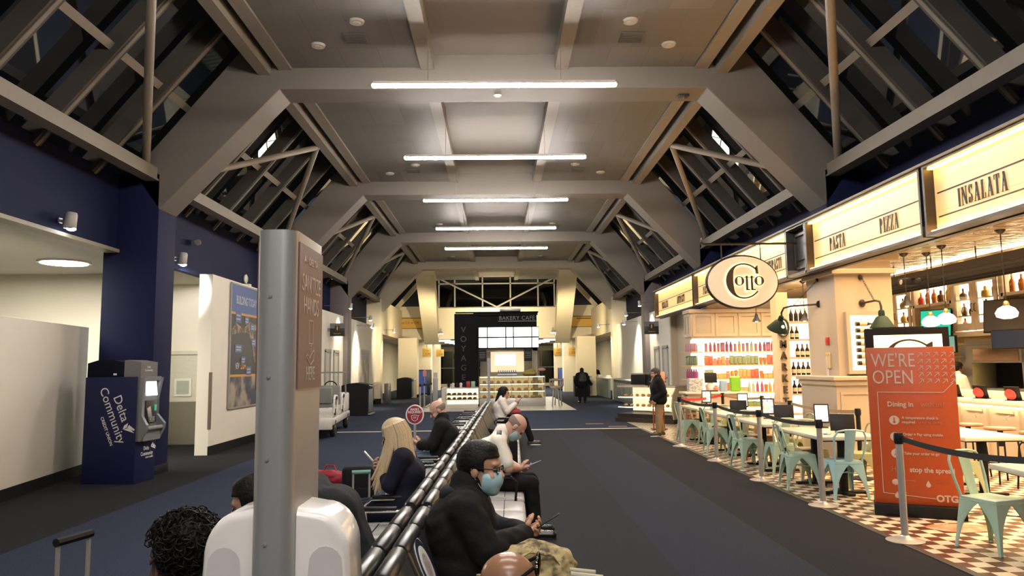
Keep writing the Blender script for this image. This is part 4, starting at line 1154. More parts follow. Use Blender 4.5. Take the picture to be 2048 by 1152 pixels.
# oval hanging sign
t = thing('oval_sign', 'oval lit hanging sign with a large C and dark rim', 'sign', (4.22, 12.55, 3.06))
b = MB(); pts = [(.60*math.cos(2*PI*k/56), .44*math.sin(2*PI*k/56)) for k in range(56)]
b.prism(pts, (0, .05, 0), (1, 0, 0), (0, 0, 1), .10); b.build('face', mat('oval_face', (0.72, 0.62, 0.47), 0.4, emit=(1, .82, .58), es=.24), t)
b = MB(); b.tube([(.605*math.cos(2*PI*k/64), 0, .445*math.sin(2*PI*k/64)) for k in range(64)], .030, 8, closed=True); b.build('rim', DARKM, t)
HALO = mat_emit('halo_led', (1.0, 0.72, 0.28), 3.4)
def cotto(parent, yy, m, th, grow=0.0, nm='lettering', fs=(0, 1, 2, 3, 4)):
    b = MB(); U, W = (1, 0, 0), (0, 0, 1); o = (-.02, yy, 0)
    arc(b, (.02, .01), .305+grow, .305+grow, 40, 322, .026+2*grow, .125+2*grow, o, U, W, th, 1.0, 44, maxat=182)
    b.prism([(.235-grow, .13-grow), (.275+grow, .13-grow), (.262+grow, .285+grow), (.215-grow, .235)], o, U, W, th)
    for cx in (-.055, .285):
        arc(b, (cx, .01), .082+grow, .082+grow, 0, 360, .016+2*grow, .044+2*grow, o, U, W, th, 1.0, 28)
    for cx in (.072, .158):
        b.prism([(cx-.017-grow, -.15-grow), (cx+.017+grow, -.15-grow), (cx+.017+grow, .10+grow), (cx-.017-grow, .10+grow)], o, U, W, th)
        b.prism([(cx-.045, .068), (cx+.045, .068), (cx+.045, .082+grow), (cx-.045, .082+grow)], o, U, W, th)
        b.prism([(cx-.013, -.15-grow), (cx+.055, -.15-grow), (cx+.055, -.132), (cx-.013, -.132)], o, U, W, th)
    b.build(nm, m, parent, smooth=0)
cotto(t, -.062, HALO, .004, .012, 'letter_glow')
cotto(t, -.085, mat('sign_letter_brown', (0.035, 0.026, 0.018), .4), .018)
b = MB(); b.tube([(-.66, 0, .77), (-.68, 0, .70), (-.64, 0, .665), (.98, 0, .665)], .020, 8); b.build('rod', DARKM, t)
for s in (-1, 1):
    b = MB(); b.tube([(s*.34, 0, .665), (s*.34, 0, .36)], .010, 6); b.build('hanger', DARKM, t)

# clad column with wainscot
t = MB()
t.span((5.50, 11.86, 1.40), (6.44, 12.95, 3.45)); t.span((5.44, 11.80, 3.10), (6.50, 13.01, 3.18), .01); t.span((5.40, 11.76, 3.30), (6.54, 13.05, 3.45), .02)
t.span((5.36, 11.70, 0), (6.56, 13.05, 1.38)); t.span((5.28, 11.62, 1.38), (6.64, 13.1, 1.45), .015); t.span((5.32, 11.66, 1.30), (6.6, 13.07, 1.38), .015); t.span((5.33, 11.67, 0), (6.59, 13.08, .16), .01)
for x in (5.42, 5.98):
    for (xa, xb, za, zb) in ((x, x+.50, 1.16, 1.20), (x, x+.50, .26, .30), (x, x+.04, .30, 1.16), (x+.46, x+.50, .30, 1.16)): t.span((xa, 11.685, za), (xb, 11.70, zb))
struct(t, 'column', SHOPWHITE, 'white panelled column of the food court', smooth=0)
# lit bottle display box on the column
t = thing('bottle_display', 'lit white wall box of horizontal wine bottles on the column', 'display box', (5.93, 11.86, 1.98))
b = MB(); b.span((-.27, -.03, -.46), (.27, 0, .46)); b.build('back', mat('lit_back_panel', (.8, .7, .45), .5, emit=(1, .80, .42), es=2.6), t)
b = MB()
for (xa, xb, za, zb) in ((-.31, .31, .44, .50), (-.31, .31, -.50, -.44), (-.31, -.25, -.44, .44), (.25, .31, -.44, .44)): b.span((xa, -.09, za), (xb, 0, zb))
b.build('frame', SHOPWHITE, t, smooth=0)
BOT_D = mat('dark_wine_glass', (0.020, 0.012, 0.008), 0.12)
for k in range(7):
    o = MB(); o.lathe([(.012, 0), (.036, .005), (.036, .19), (.014, .25), (.013, .31), (.0, .31)], (-.16, -.07, .30-k*.105), 12, (0, PI/2, 0))
    o = o.build('wine_bottle', BOT_D, loc=(5.93, 11.86, 1.98))
    tag(o, 'dark wine bottle lying flat in the lit box on the column, %s from the top' % ORD[k], 'bottle', 'bottles in the lit wall box')
    b = MB(); b.lathe([(.037, 0), (.037, .12)], (-.10, -.07, .30-k*.105), 12, (0, PI/2, 0)); b.build('bottle_label', mat('bottle_label', (.62, .48, .25), .6), o)
# red fire pull and notice on the column's hall side
b = MB(); b.box((0, 0, 0), (.03, .10, .13), bev=.006); b.box((-.018, 0, .0), (.012, .07, .03), bev=.003); o = b.build('fire_alarm_pull', mat('alarm_red', (.5, .03, .02), .35), loc=(5.485, 12.2, 2.02)); tag(o, 'small red fire alarm pull on the white column', 'alarm')
t = thing('wall_phone', 'cream wall telephone panel with hanging cord under the red alarm', 'phone', (5.485, 12.2, 1.70)); b = MB(); b.box((0, 0, 0), (.03, .15, .26), bev=.008); b.build('case', mat('cream_plastic', (.62, .5, .3), .4), t); b = MB(); b.box((-.02, 0, .10), (.01, .15, .03)); b.build('yellow_strip', mat('yellow_label', (.6, .4, .05), .5), t); b = MB(); b.tube([(-.02, .03, -.1), (-.02, .02, -.25), (-.02, -.02, -.3), (-.02, -.02, -.14)], .006, 6); b.build('cord', PAPER, t)

# barn lamps on the column
LGREEN = mat('green_enamel', (0.008, 0.022, 0.014), 0.55, spec=.12)
def barn_lamp(label, base, direction, length, tilt):
    t = thing('barn_lamp', label, 'wall lamp', base, math.atan2(direction[1], direction[0]))
    b = MB(); b.lathe([(.0, 0), (.06, 0), (.06, .02), (.02, .04)], (0, 0, 0), 18, (0, PI/2, 0)); b.build('wall_plate', DARKM, t)
    b = MB(); b.tube([(.02, 0, 0), (length*.72, 0, .02), (length*.93, 0, .0), (length, 0, -.08), (length, 0, -.16)], .017, 10); b.build('arm', DARKM, t)
    b = MB(); b.lathe([(.0, 0), (.04, 0), (.04, .02), (.015, .03)], (0, 0, .42), 14, (0, PI/2, 0))
    for k in range(12):
        p = Vector((.03, 0, .41)).lerp(Vector((length*.66, 0, .03)), (k+.5)/12); d = (Vector((length*.66, 0, .03))-Vector((.03, 0, .41))).normalized(); n = Vector((0, 1, 0)) if k % 2 else d.cross(Vector((0, 1, 0)))
        b.tube([p+(d*math.cos(q)*.024+n*math.sin(q)*.012) for q in [2*PI*j/8 for j in range(8)]], .0045, 5, closed=True)
    b.build('chain', DARKM, t)
    b = MB(); b.lathe([(.035, 0), (.045, -.02), (.05, -.09), (.085, -.11), (.19, -.28), (.185, -.285), (.08, -.12), (.04, -.09)], (length, 0, -.14), 28, (0, tilt, 0)); sh = b.build('shade', LGREEN, t)
    b = MB(); b.ball((length, 0, -.34), .04, 10); b.build('bulb', mat_emit('warm_bulb', (1, .75, .42), 8), t)
barn_lamp('green barn lamp on a chain arm above the lit box of bottles', (5.93, 11.86, 2.62), (.35, -1), .38, 0)
barn_lamp('green barn lamp reaching out from the hall side of the white column', (5.50, 12.45, 2.66), (-.35, 1), .95, -.5)

# ------------------------------------------------------------------ pendants
GLOBE = mat_emit('pendant_globe', (1.0, 0.86, 0.62), 7.0)
def pendant(label, loc, drop, globe):
    t = thing('pendant_lamp', label, 'pendant lamp', loc, group='pendant lamps of the food court')
    b = MB(); b.lathe([(0, 0), (.07, 0), (.065, -.02), (.02, -.06)], n=16); b.build('canopy', DARKM, t)
    b = MB(); b.cyl((0, 0, -.04), (0, 0, -drop), .008, n=6); b.build('stem', DARKM, t)
    if globe:
        b = MB(); b.lathe([(.02, 0), (.035, -.02), (.04, -.07)], (0, 0, -drop), 14); b.build('holder', mat('brass', (.5, .32, .12), .3, metal=1), t)
        b = MB(); b.lathe([(.03, -.06), (.10, -.10), (.135, -.16), (.12, -.215), (.05, -.24), (0, -.24)], (0, 0, -drop), 22); b.build('globe', GLOBE, t)
    else:
        b = MB(); b.lathe([(.02, .02), (.035, -.02), (.045, -.07), (.10, -.16), (.095, -.16), (.04, -.075)], (0, 0, -drop), 20); b.build('shade', SATIN, t)
        b = MB(); b.ball((0, 0, -drop-.14), .035, 10); b.build('bulb', mat_emit('warm_bulb', (1, .75, .42), 8), t)
pendant('small black pendant lamp in front of the bottle niche', (6.75, 12.0, 3.45), .72, False)
pendant('white globe pendant hanging before the green screen, right one', (6.9, 11.2, 3.45), .98, True)
pendant('white globe pendant hanging before the green screen, left one', (7.1, 11.95, 3.45), .98, True)
pendant('white globe pendant at the right edge before the dark screen', (6.9, 9.85, 3.45), .98, True)
pendant('small black pendant lamp in front of the white market cabinet', (5.66, 16.0, 3.45), .72, False)
pendant('small black pendant lamp near the wine shelf beside the column', (6.72, 16.0, 3.45), .72, False)
# recessed downlights and dome camera
DL = mat_emit('downlight_glow', (1.0, 0.80, 0.50), 22.0)
n = 0
for (x, y) in ((5.9, 8.2), (5.9, 10.2), (6.9, 8.6), (6.9, 14.2), (6.1, 15.2), (6.1, 17.6), (7.2, 17.8), (6.2, 19.8), (7.4, 19.8), (8.4, 9.5), (8.4, 13.0)):
    t = thing('downlight', 'round recessed downlight in the cream food court ceiling, %s of the set' % ORD[n], 'ceiling light', (x, y, 3.445), group='downlights of the food court'); n += 1
    b = MB(); b.lathe([(.0, -.004), (.07, -.004), (.07, 0)], n=18); b.build('lens', DL, t)
    b = MB(); b.lathe([(.07, -.008), (.095, -.008), (.095, .002), (.07, .002)], n=18); b.build('trim_ring', mat('brass_trim', (.55, .42, .22), .3, metal=.8), t)
t = thing('dome_camera', 'dark dome security camera under the ceiling near the first sign', 'camera', (6.0, 8.75, 3.445)); b = MB(); b.lathe([(0, -.06), (.085, -.06), (.09, 0)], n=20); b.build('base', mat('tan_plastic', (.5, .4, .28), .4), t); b = MB(); b.ball((0, 0, -.07), .065, 16); b.build('dome', SATIN, t)
# dark rail grid and light strip over the bar
t = thing('ceiling_rail_grid', 'dark metal rail grid hung above the bar', 'rail grid', (8.3, 12.5, 3.20))
RAILM = mat('rail_dark_brown', (.016, .012, .010), .75, spec=.15)
for k, x in enumerate((-.8, -.5, -.2, .1, .4, .7)):
    b = MB(); b.box((x, 0, 0), (.08 if k == 0 else .05, 9.0, .10 if k == 0 else .05)); b.build('rail', RAILM, t)
for y in (-3.6, -2.4, -1.2, 0, 1.2, 2.4, 3.6):
    b = MB(); b.cyl((-.8, y, .04), (-.8, y, .25), .012, n=6); b.build('hanger', DARKM, t)
for y in (-4.45, 4.45):
    b = MB(); b.box((-.1, y, 0), (1.5, .08, .06)); b.build('cross_rail', DARKM, t)
b = MB(); b.box((8.05, 12.5, 3.435), (.07, 11, .02)); o = b.build('ceiling_light_strip', mat_emit('cove_strip', (1.0, .82, .52), 14)); tag(o, 'long bright strip light along the food court ceiling above the bar', 'strip light')
t = thing('ceiling_projector', 'small dark projector on the rail grid', 'projector', (7.5, 13.2, 3.10)); b = MB(); b.box((0, 0, 0), (.3, .26, .13), bev=.02); b.build('body', BLACK, t); b = MB(); b.cyl((-.16, 0, 0), (-.13, 0, 0), .045); b.build('lens_ring', STEEL, t)

# ------------------------------------------------------------------ back bar cabinets (x = 9.3)
NICHE = mat('lit_niche', (.85, .75, .5), .5, emit=(1, .84, .52), es=4.5)
SPIRIT = [mat('amber_spirit', (.42, .13, .02), .12, var=.1), mat('gold_spirit', (.55, .33, .06), .12), mat('red_spirit', (.42, .04, .02), .12), mat('brown_spirit', (.12, .045, .015), .15), mat('clear_bottle', (.55, .5, .38), .1)]
CAP = mat('dark_cap', (.03, .02, .015), .4)
BK = [[(0.01, 0), (.045, .0), (.048, .02), (.048, .15), (.018, .20), (.015, .27), (.0, .27)],
      [(0.01, 0), (.06, .0), (.075, .05), (.065, .11), (.018, .15), (.015, .22), (.0, .22)],
      [(0.01, 0), (.05, .0), (.06, .1), (.045, .16), (.02, .18), (.018, .24), (.0, .24)],
      [(0.01, 0), (.07, .0), (.078, .03), (.07, .12), (.03, .14), (.025, .2), (.0, .2)]]
_bc = {}
def bottle(kind, m, loc, label, group, h=1.0, seal=None, paper=None, parts=True):
    key = (kind, m.name, h, seal, paper, parts)
    if key in _bc: return dup(_bc[key], loc, None, label, group)
    b = MB(); b.lathe([(r, z*h) for r, z in BK[kind]], n=14); o = b.build('bottle', m, loc=loc); tag(o, label, 'bottle', group)
    zt = BK[kind][-1][1]*h
    if parts:
        b = MB(); b.lathe([(.018, zt-.05), (.019, zt), (0, zt+.006)], n=10); b.build('cap', mat('seal_'+seal, {'red': (.5, .03, .03), 'dark': (.03, .02, .015), 'gold': (.5, .35, .1)}[seal or 'dark'], .35), o)
        if paper: b = MB(); r = BK[kind][2][0]+.0015; b.lathe([(r, zt*.15), (r, zt*.45)], n=14); b.build('bottle_label', mat('label_'+paper, {'cream': (.65, .55, .38), 'white': (.7, .67, .6)}[paper], .6), o)
    _bc[key] = o
    return o
CAB = MB()
X = 9.3
CAB.span((X, 8.5, 3.33), (X+.5, 17.9, 3.45)); CAB.span((X-.05, 8.5, 3.28), (X+.5, 17.9, 3.35), .01); CAB.span((X-.04, 8.5, 2.14), (X+.5, 17.9, 2.24), .01)
CAB.span((X+.42, 8.5, 2.2), (X+.5, 17.9, 3.3))
for y in (8.5, 10.45, 12.0, 13.4, 14.9, 16.3, 17.8): CAB.span((X, y-.06, 2.2), (X+.45, y+.06, 3.3))
for (ya, yb) in ((12.0, 13.4), (14.9, 16.3)): CAB.span((X, ya, 2.84), (X+.45, yb, 2.90)); CAB.span((X+.3, ya, 2.2), (X+.34, yb, 2.88))
cabo = CAB.build('back_bar_cabinet', SHOPWHITE, smooth=0); tag(cabo, 'long cream wall cabinet with lit niches above the bar kitchen', 'cabinet')
for (ya, yb, za, zb) in ((12.06, 13.34, 2.90, 3.28), (14.96, 16.24, 2.90, 3.28), (13.46, 14.84, 2.24, 3.28), (16.36, 17.74, 2.24, 3.28), (10.51, 11.94, 2.24, 3.28), (8.56, 10.39, 2.24, 3.28)):
    b = MB(); b.span((X+.16, ya, za), (X+.175, yb, zb)); b.build('lit_back', NICHE, cabo)
for (ya, yb) in ((13.46, 14.84), (16.36, 17.74), (10.51, 11.94)):
    ym = (ya+yb)/2
    for (a, c) in ((ya, ym), (ym, yb)):
        d = MB()
        for (p, q, r, u) in ((a, a+.11, 2.26, 3.28), (c-.11, c, 2.26, 3.28), (a+.105, c-.105, 3.18, 3.28), (a+.105, c-.105, 2.26, 2.40)): d.span((X-.03, p+.005, r), (X, q-.005, u))
        dd = d.build('door', SHOPWHITE, cabo, smooth=0)
        g = MB(); g.span((X-.016, a+.11, 2.40), (X-.013, c-.11, 3.18)); g.build('pane', GLASS, dd)
        h_ = MB(); yy = ym-.05 if c == ym else ym+.05; h_.tube([(X-.03, yy, 2.62), (X-.06, yy, 2.64), (X-.06, yy, 2.76), (X-.03, yy, 2.78)], .008, 8); h_.build('handle', DARKM, dd)
    for z in (2.56, 2.88):
        s_ = MB(); s_.span((X+.005, ya, z-.02), (X+.155, yb, z)); s_.build('shelf', SHOPWHITE, cabo, smooth=0)
rnd = random.Random(5)
k = 0
for (ya, yb, nm) in ((14.96, 16.24, 'open niche over the green screen'), (12.06, 13.34, 'open niche over the dark screen')):
    n = 5
    for q in range(n):
        bottle([1, 0, 2, 3, 0][(q+k) % 5], SPIRIT[[2, 0, 0, 3, 1][(q+k) % 5]], (X+.075, yb-.16-(yb-ya-.3)*q/(n-1), 2.90), '%s spirit bottle from the left in the %s' % (ORD[q], nm), 'spirit bottles in the lit niches', 1.25, 'dark' if q % 2 else 'gold')
    k += 1
for (ya, yb, nm) in ((13.46, 14.84, 'cabinet between the screens'), (16.36, 17.74, 'cabinet left of green screen'), (10.51, 11.94, 'cabinet by the right edge')):
    for zi, z in enumerate((2.26, 2.56, 2.88)):
        for q in range(4):
            yy = yb-.22-(yb-ya-.44)*q/3+(.05 if q == 1 else (-.05 if q == 2 else 0))
            bottle(rnd.randrange(4), SPIRIT[rnd.randrange(5)], (X+.085, yy, z), '%s bottle from the left on the %s shelf of the %s' % (ORD[q], ('bottom', 'middle', 'top')[zi], nm), 'bottles in the glass cabinets', 1.05, 'dark')
# screens
def screen(label, loc, rz, w, h, m, tilt=0.0):
    t = thing('wall_screen', label, 'screen', loc, rz)
    b = MB(); b.box((0, 0, 0), (.05, w, h), (0, tilt, 0), .006); b.build('housing', SATIN, t)
    b = MB(); b.box((-.028*math.cos(tilt), 0, .028*math.sin(tilt)), (.004, w-.04, h-.04), (0, tilt, 0)); b.build('picture', m, t)
    b = MB(); b.cyl((.02, 0, 0), (.16, 0, 0), .03); b.build('bracket', DARKM, t)
screen('wall screen showing plain green under the bottle niche', (9.08, 15.10, 2.44), .50, .66, .58, mat('green_picture', (0, .35, .25), .3, emit=(.02, .42, .28), es=1.1), .12)
screen('dark wall screen near the right edge under a bottle niche', (9.08, 12.95, 2.46), .50, .80, .60, mat('dark_picture', (.02, .02, .025), .12, emit=(.10, .06, .03), es=.5), .12)
screen('pale teal menu screen below the cabinet, behind the orange board', (8.9, 14.85, 2.0), .35, .9, .34, mat('teal_picture', (.1, .2, .18), .3, emit=(.12, .30, .26), es=.8))
screen('dark menu screen hung below the cabinet at the right edge', (8.9, 12.35, 2.03), .35, 1.1, .34, mat('dark_menu', (.01, .012, .02), .25, emit=(.03, .05, .08), es=.4))
# kitchen back wall and oven
flat_m = mat_panel('yellow_kitchen_tile', (.52, .38, .14), .2, .1, .3, gap=(.35, .26, .1), mortar=.006, off=.5, upright=True)
b = MB(); b.span((11.0, 8, 0), (11.1, 18, 2.2)); struct(b, 'wall_right', flat_m, 'yellow tiled kitchen wall', smooth=0)
t = thing('pizza_oven', 'stainless steel pizza oven with glowing mouth behind the bar', 'oven', (9.7, 14.25, 0), math.radians(12))
b = MB(); b.span((0, -.85, .9), (1.0, .85, 1.12), .01); b.span((0, -.85, 1.12), (1.0, -.55, 1.95)); b.span((0, .58, 1.12), (1.0, .85, 1.95)); b.span((0, -.85, 1.62), (1.0, .85, 1.98), .01); b.span((.7, -.6, 1.1), (1.0, .6, 1.7)); b.span((.1, -.8, 0), (1, .8, .9)); b.build('body', STEEL, t, smooth=0)
b = MB(); b.span((-.02, -.5, 1.66), (0, .52, 1.90), .005); b.build('front_plate', mat('copper_plate', (.40, .26, .16), .3, metal=.8), t)
b = MB(); b.span((.60, -.52, 1.13), (.69, -.10, 1.55)); b.build('fire', mat_emit('oven_fire', (1.0, .62, .12), 5), t)
b = MB(); b.span((.56, -.10, 1.13), (.69, .56, 1.60)); b.build('chamber', BLACK, t)
b = MB(); b.span((-.03, -.86, 1.98), (1.05, .86, 2.03)); b.span((-.12, -.7, 2.03), (.9, .6, 2.09)); b.build('hood', STEEL, t, smooth=0)
b = MB(); b.span((9.6, 12.0, .0), (10.3, 13.0, 1.15)); b.span((9.6, 12.0, 1.2), (9.65, 13.0, 1.95)); o = b.build('kitchen_case', mat('bright_case', (.7, .68, .65), .3, emit=(1, .95, .9), es=.5), smooth=0); tag(o, 'bright white kitchen case at the right edge behind the bar', 'kitchen case')
t = thing('prep_station', 'steel kitchen shelf post with jars left of the oven', 'shelf', (9.2, 15.35, 0))
for y in (-.35, .35):
    b = MB(); b.box((0, y, .95), (.05, .05, 1.9)); b.build('post', STEEL, t)
for z in (.9, 1.35, 1.75):
    b = MB(); b.box((.15, 0, z), (.4, .8, .03)); b.build('shelf', STEEL, t)
for q in range(4):
    bottle([0, 2, 3, 2][q], SPIRIT[[1, 4, 1, 0][q]], (9.3, 15.1+q*.16, 1.365), '%s oil bottle from the right on the steel shelf left of the oven' % ORD[q], 'bottles on the steel kitchen shelf', 1.0, 'gold')
# bar counter
t = thing('bar_counter', 'cream bar counter with glowing strip under its top', 'counter', (7.7, 12.2, 0))
b = MB(); b.span((.06, -3.6, 0), (.5, 3.6, .98)); 
for k in range(10): y = -3.4+k*.72; b.span((.02, y, .12), (.06, y+.07, .92)); b.span((.03, y+.12, .86), (.06, y+.55, .90))
b.build('front', SHOPWHITE, t, smooth=0)
b = MB(); b.span((-.14, -3.7, .98), (.62, 3.7, 1.06), .012); b.span((.36, -3.7, 1.06), (.62, 3.7, 1.17), .01); b.build('top', mat('counter_stone', (.66, .58, .46), .25, var=.05), t)
b = MB(); b.span((-.06, -3.6, .955), (-.03, 3.6, .975)); b.build('light_strip', mat_emit('counter_strip', (1, .80, .50), 24), t)
for k in range(9):
    b = MB(); y = -3.2+k*.72; b.tube([(.02, y, .83), (-.03, y, .81), (-.03, y, .78), (-.01, y, .77)], .008, 6); b.build('hook', STEEL, t)
for k, y in enumerate((12.55, 11.85, 11.10)):
    t = thing('table_tent', 'dark menu stand with red round emblem on the bar counter, %s from the left' % ORD[k], 'menu stand', (7.75, y, 1.06), .45, 'menu stands on the bar'); b = MB(); b.box((.03, 0, .11), (.012, .22, .22), (0, -.35, 0), .004); b.box((.06, 0, .006), (.12, .22, .012)); b.build('stand', SATIN, t)
    b = MB(); b.lathe([(0, 0), (.085, 0), (.085, .006)], (.016, .03, .095), 20, (0, -PI/2-.35, 0)); b.build('emblem', mat('emblem_red', (.55, .04, .04), .4), t)
# bar stools
def stool():
    t = thing('bar_stool', 'x', 'bar stool', (0, 0, 0), 0, 'stools at the bar counter')
    b = MB(); b.lathe([(0, .715), (.19, .715), (.20, .73), (.19, .75), (0, .75)], n=28); b.build('seat', mat('stool_wood', (.22, .09, .04), .35), t)
    b = MB(); b.box((0, 0, .60), (.05, .05, .22)); b.build('post', BLACK, t)
    for a in range(4):
        an = PI/4+a*PI/2; c, s = math.cos(an), math.sin(an)
        b = MB(); b.tube([(.03*c, .03*s, .62), (.17*c, .17*s, .60), (.20*c, .20*s, .56), (.25*c, .25*s, 0)], .012, 8); b.build('leg', BLACK, t)
    b = MB(); b.tube([(.22*math.cos(2*PI*k/24), .22*math.sin(2*PI*k/24), .28) for k in range(24)], .009, 6, closed=True); b.build('foot_ring', BLACK, t)
    return t
st = stool()
for k, (x, y) in enumerate(((6.95, 10.95), (6.95, 10.25), (6.95, 9.55), (6.95, 12.6))):
    o = st if k == 0 else dup(st, (0, 0, 0)); o.location = (x, y, 0); o['label'] = ('wood-topped bar stool just right of the orange board', 'wood-topped bar stool in the middle of the visible three', 'wood-topped bar stool at the right edge of the photo', 'wood-topped bar stool hidden mostly behind the orange board')[k]
# ------------------------------------------------------------------ cafe chairs and tables
MINT = mat('mint_enamel', (0.37, 0.52, 0.42), 0.30, metal=.05, var=.05)
AQUA = mat('aqua_enamel', (0.38, 0.62, 0.66), 0.28, metal=.05, var=.05)
SAGE = mat('sage_enamel', (0.34, 0.37, 0.23), 0.32, metal=.05, var=.05)
CREAMC = mat('cream_enamel', (0.50, 0.46, 0.34), 0.32, metal=.15, var=.05)
TANC = mat('tan_enamel', (0.48, 0.32, 0.18), 0.35, metal=.15, var=.05)
def cafe_chair(m):
    """faces +x, origin on the floor under the seat"""
    t = thing('cafe_chair', 'x', 'chair', (0, 0, 0), 0, 'pressed metal cafe chairs')
    b = MB(); b.box((0, 0, .447), (.36, .36, .022), bev=.010); b.box((0, 0, .428), (.365, .365, .035), bev=.012)
    b.build('seat', m, t)
    for sx in (1, -1):
        for sy in (1, -1):
            b = MB(); rows = []
            n = 7
            for k in range(n+1):
                z = .44*(1-k/n); q = 1-z/.44
                cx, cy = sx*(.178+.045*q), sy*(.178+.045*q)
                w = .150*(1-q)**3.2+.055-.030*q
                rows.append([(cx-sx*w, cy, z), (cx-sx*w*.35, cy+sy*.004, z), (cx, cy, z), (cx+sx*.004*0, cy-sy*w*.35, z), (cx, cy-sy*w, z)])
            b.grid(rows); b.grid([[(p[0]-sx*.004, p[1]-sy*.004, p[2]) for p in r] for r in rows])
            b.box((sx*.223-sx*.012, sy*.223-sy*.012, .008), (.03, .03, .016), bev=.004)
            b.build('leg', m, t)
    b = MB()
    b.tube([(-.165, .165, .44), (-.205, .19, .60), (-.245, .195, .76), (-.262, .16, .825), (-.268, .06, .842), (-.268, -.06, .842), (-.262, -.16, .825), (-.245, -.195, .76), (-.205, -.19, .60), (-.165, -.165, .44)], .0125, 8)
    b.build('back_hoop', m, t)
    b = MB()
    rows = []
    for k in range(7):
        z = .445+.39*k/6; x = -.168-.098*(k/6)**.85; w = .052+.018*(k/6)
        rows.append([(x-.010*math.cos(a*PI/2), a*w, z) for a in (-1, -.5, 0, .5, 1)])
    b.grid(rows); b.grid([[(p[0]+.004, p[1], p[2]) for p in r] for r in rows]); b.build('splat', m, t)
    b = MB()
    b.tube([(.15, .15, .30), (-.15, -.15, .30)], .006, 6); b.build('brace', m, t)
    b = MB(); b.tube([(.15, -.15, .292), (-.15, .15, .292)], .006, 6); b.build('brace', m, t)
    return t
protos = {}
def chair(m, x, y, deg, label):
    rz = math.radians(deg)
    if m.name not in protos:
        o = cafe_chair(m); protos[m.name] = o; o.location = (x, y, 0); o.rotation_euler = (0, 0, rz); o['label'] = label
    else: o = dup(protos[m.name], (x, y, 0), rz, label)
    return o
TOPM = mat('white_table_laminate', (0.62, 0.57, 0.48), 0.22, var=.04)
def cafe_table(lx, ly):
    t = thing('cafe_table', 'x', 'table', (0, 0, 0), 0, 'white cafe tables behind the belt line')
    b = MB(); b.box((0, 0, .725), (lx, ly, .05), bev=.010); b.build('top', TOPM, t)
    b = MB(); b.box((0, 0, .692), (lx-.12, ly-.12, .02)); b.build('under_frame', BLACK, t)
    for y in ((-ly*.28, ly*.28) if ly > 1 else (0,)):
        b = MB(); b.box((0, y, .35), (.085, .085, .68), bev=.006); b.build('pedestal', BLACK, t)
        b = MB(); b.box((0, y, .018), (.56, .09, .03), bev=.008); b.box((0, y, .018), (.09, .46, .03), bev=.008); b.build('foot', BLACK, t)
    return t
tb0 = cafe_table(.80, 1.45)
TBL = ['table nearest the orange board, behind the second belt post', 'second table from the orange board in the row behind the belts', 'third table from the orange board in the row behind the belts', 'farthest table of the row behind the belts']
for k, (x, y) in enumerate(((4.42, 10.00), (4.42, 12.02), (4.48, 14.00), (4.50, 16.05))):
    o = tb0 if k == 0 else dup(tb0, (0, 0, 0)); o.location = (x, y, 0); o['label'] = 'white cafe '+TBL[k]
    far = k > 1
    nm = ('nearest table', 'second table', 'third table', 'farthest table')[k]
    chair((AQUA, MINT, MINT, MINT)[k], x-.10, y-.62, 90, '%s metal chair at the near end of the %s behind the belts' % (('pale aqua', 'mint', 'mint', 'mint')[k], nm))
    chair(MINT, x-.36, y+.12, 8 if k % 2 else -6, 'mint metal chair on the hall side of the %s behind the belts' % nm)
    chair((SAGE, SAGE, CREAMC, SAGE)[k], x+.42, y+.1, 178, '%s metal chair on the far side of the %s behind the belts' % (('sage green', 'sage green', 'cream', 'sage green')[k], nm))
    chair((CREAMC, TANC, SAGE, CREAMC)[k], x+.05, y+.66, -95, '%s metal chair at the far end of the %s behind the belts' % (('cream', 'tan', 'sage green', 'cream')[k], nm))
t = dup(tb0, (4.78, 5.98, 0), math.radians(-4), 'white cafe table nearest the camera, cut off by the right edge')
chair(MINT, 4.42, 6.70, -72, 'mint metal chair nearest the camera, tucked under the right edge table')
chair(MINT, 5.55, 6.6, 180, 'mint metal chair across the right edge table')
t = dup(tb0, (6.05, 9.7, 0), 0, 'white cafe table seen right of the orange board before the stools')
chair(SAGE, 5.62, 9.15, 10, 'sage green metal chair partly hidden by the right edge of the orange board')
chair(CREAMC, 5.7, 11.1, 200, 'cream metal chair in front of the panelled column')
chair(TANC, 5.75, 13.4, 170, 'tan metal chair between the second and third tables, near the wine shelf')
# tablets and menu stands on the tables
SCR = [mat('tablet_menu_picture', (.3, .3, .35), .2, emit=(.75, .55, .55), es=1.0), mat('tablet_white_picture', (.8, .8, .8), .2, emit=(1, .97, 1), es=1.4)]
_v = SCR[0].node_tree; _vt = _v.nodes.new('ShaderNodeTexVoronoi'); _vt.inputs['Scale'].default_value = 28; _v.links.new(_v.nodes['Texture Coordinate'].outputs['Object'], _vt.inputs['Vector']); _v.links.new(_vt.outputs['Color'], _v.nodes['Principled BSDF'].inputs['Emission Color'])
def tablet(label, loc, rz, m):
    t = thing('order_tablet', label, 'tablet', loc, rz, 'ordering tablets on the cafe tables')
    b = MB(); b.box((0, 0, .006), (.13, .16, .012), bev=.004); b.build('base', SATIN, t)
    b = MB(); b.cyl((.03, 0, .01), (.0, 0, .10), .014); b.build('post', SATIN, t)
    b = MB(); b.box((0, 0, .20), (.018, .20, .27), (0, .18, 0), .006); b.build('case', SATIN, t)
    b = MB(); b.box((-.0105, 0, .202), (.003, .165, .225), (0, .18, 0)); b.build('screen', m, t)
A = math.radians(72)
tablet('order tablet with lit menu on the farthest cafe table', (4.58, 16.3, .75), A, SCR[0])
tablet('order tablet with white screen above the third cafe table', (5.0, 14.35, .75), A, SCR[1]) if False else tablet('order tablet with white screen on the far side of the third cafe table', (4.80, 14.55, .75), A, SCR[1])
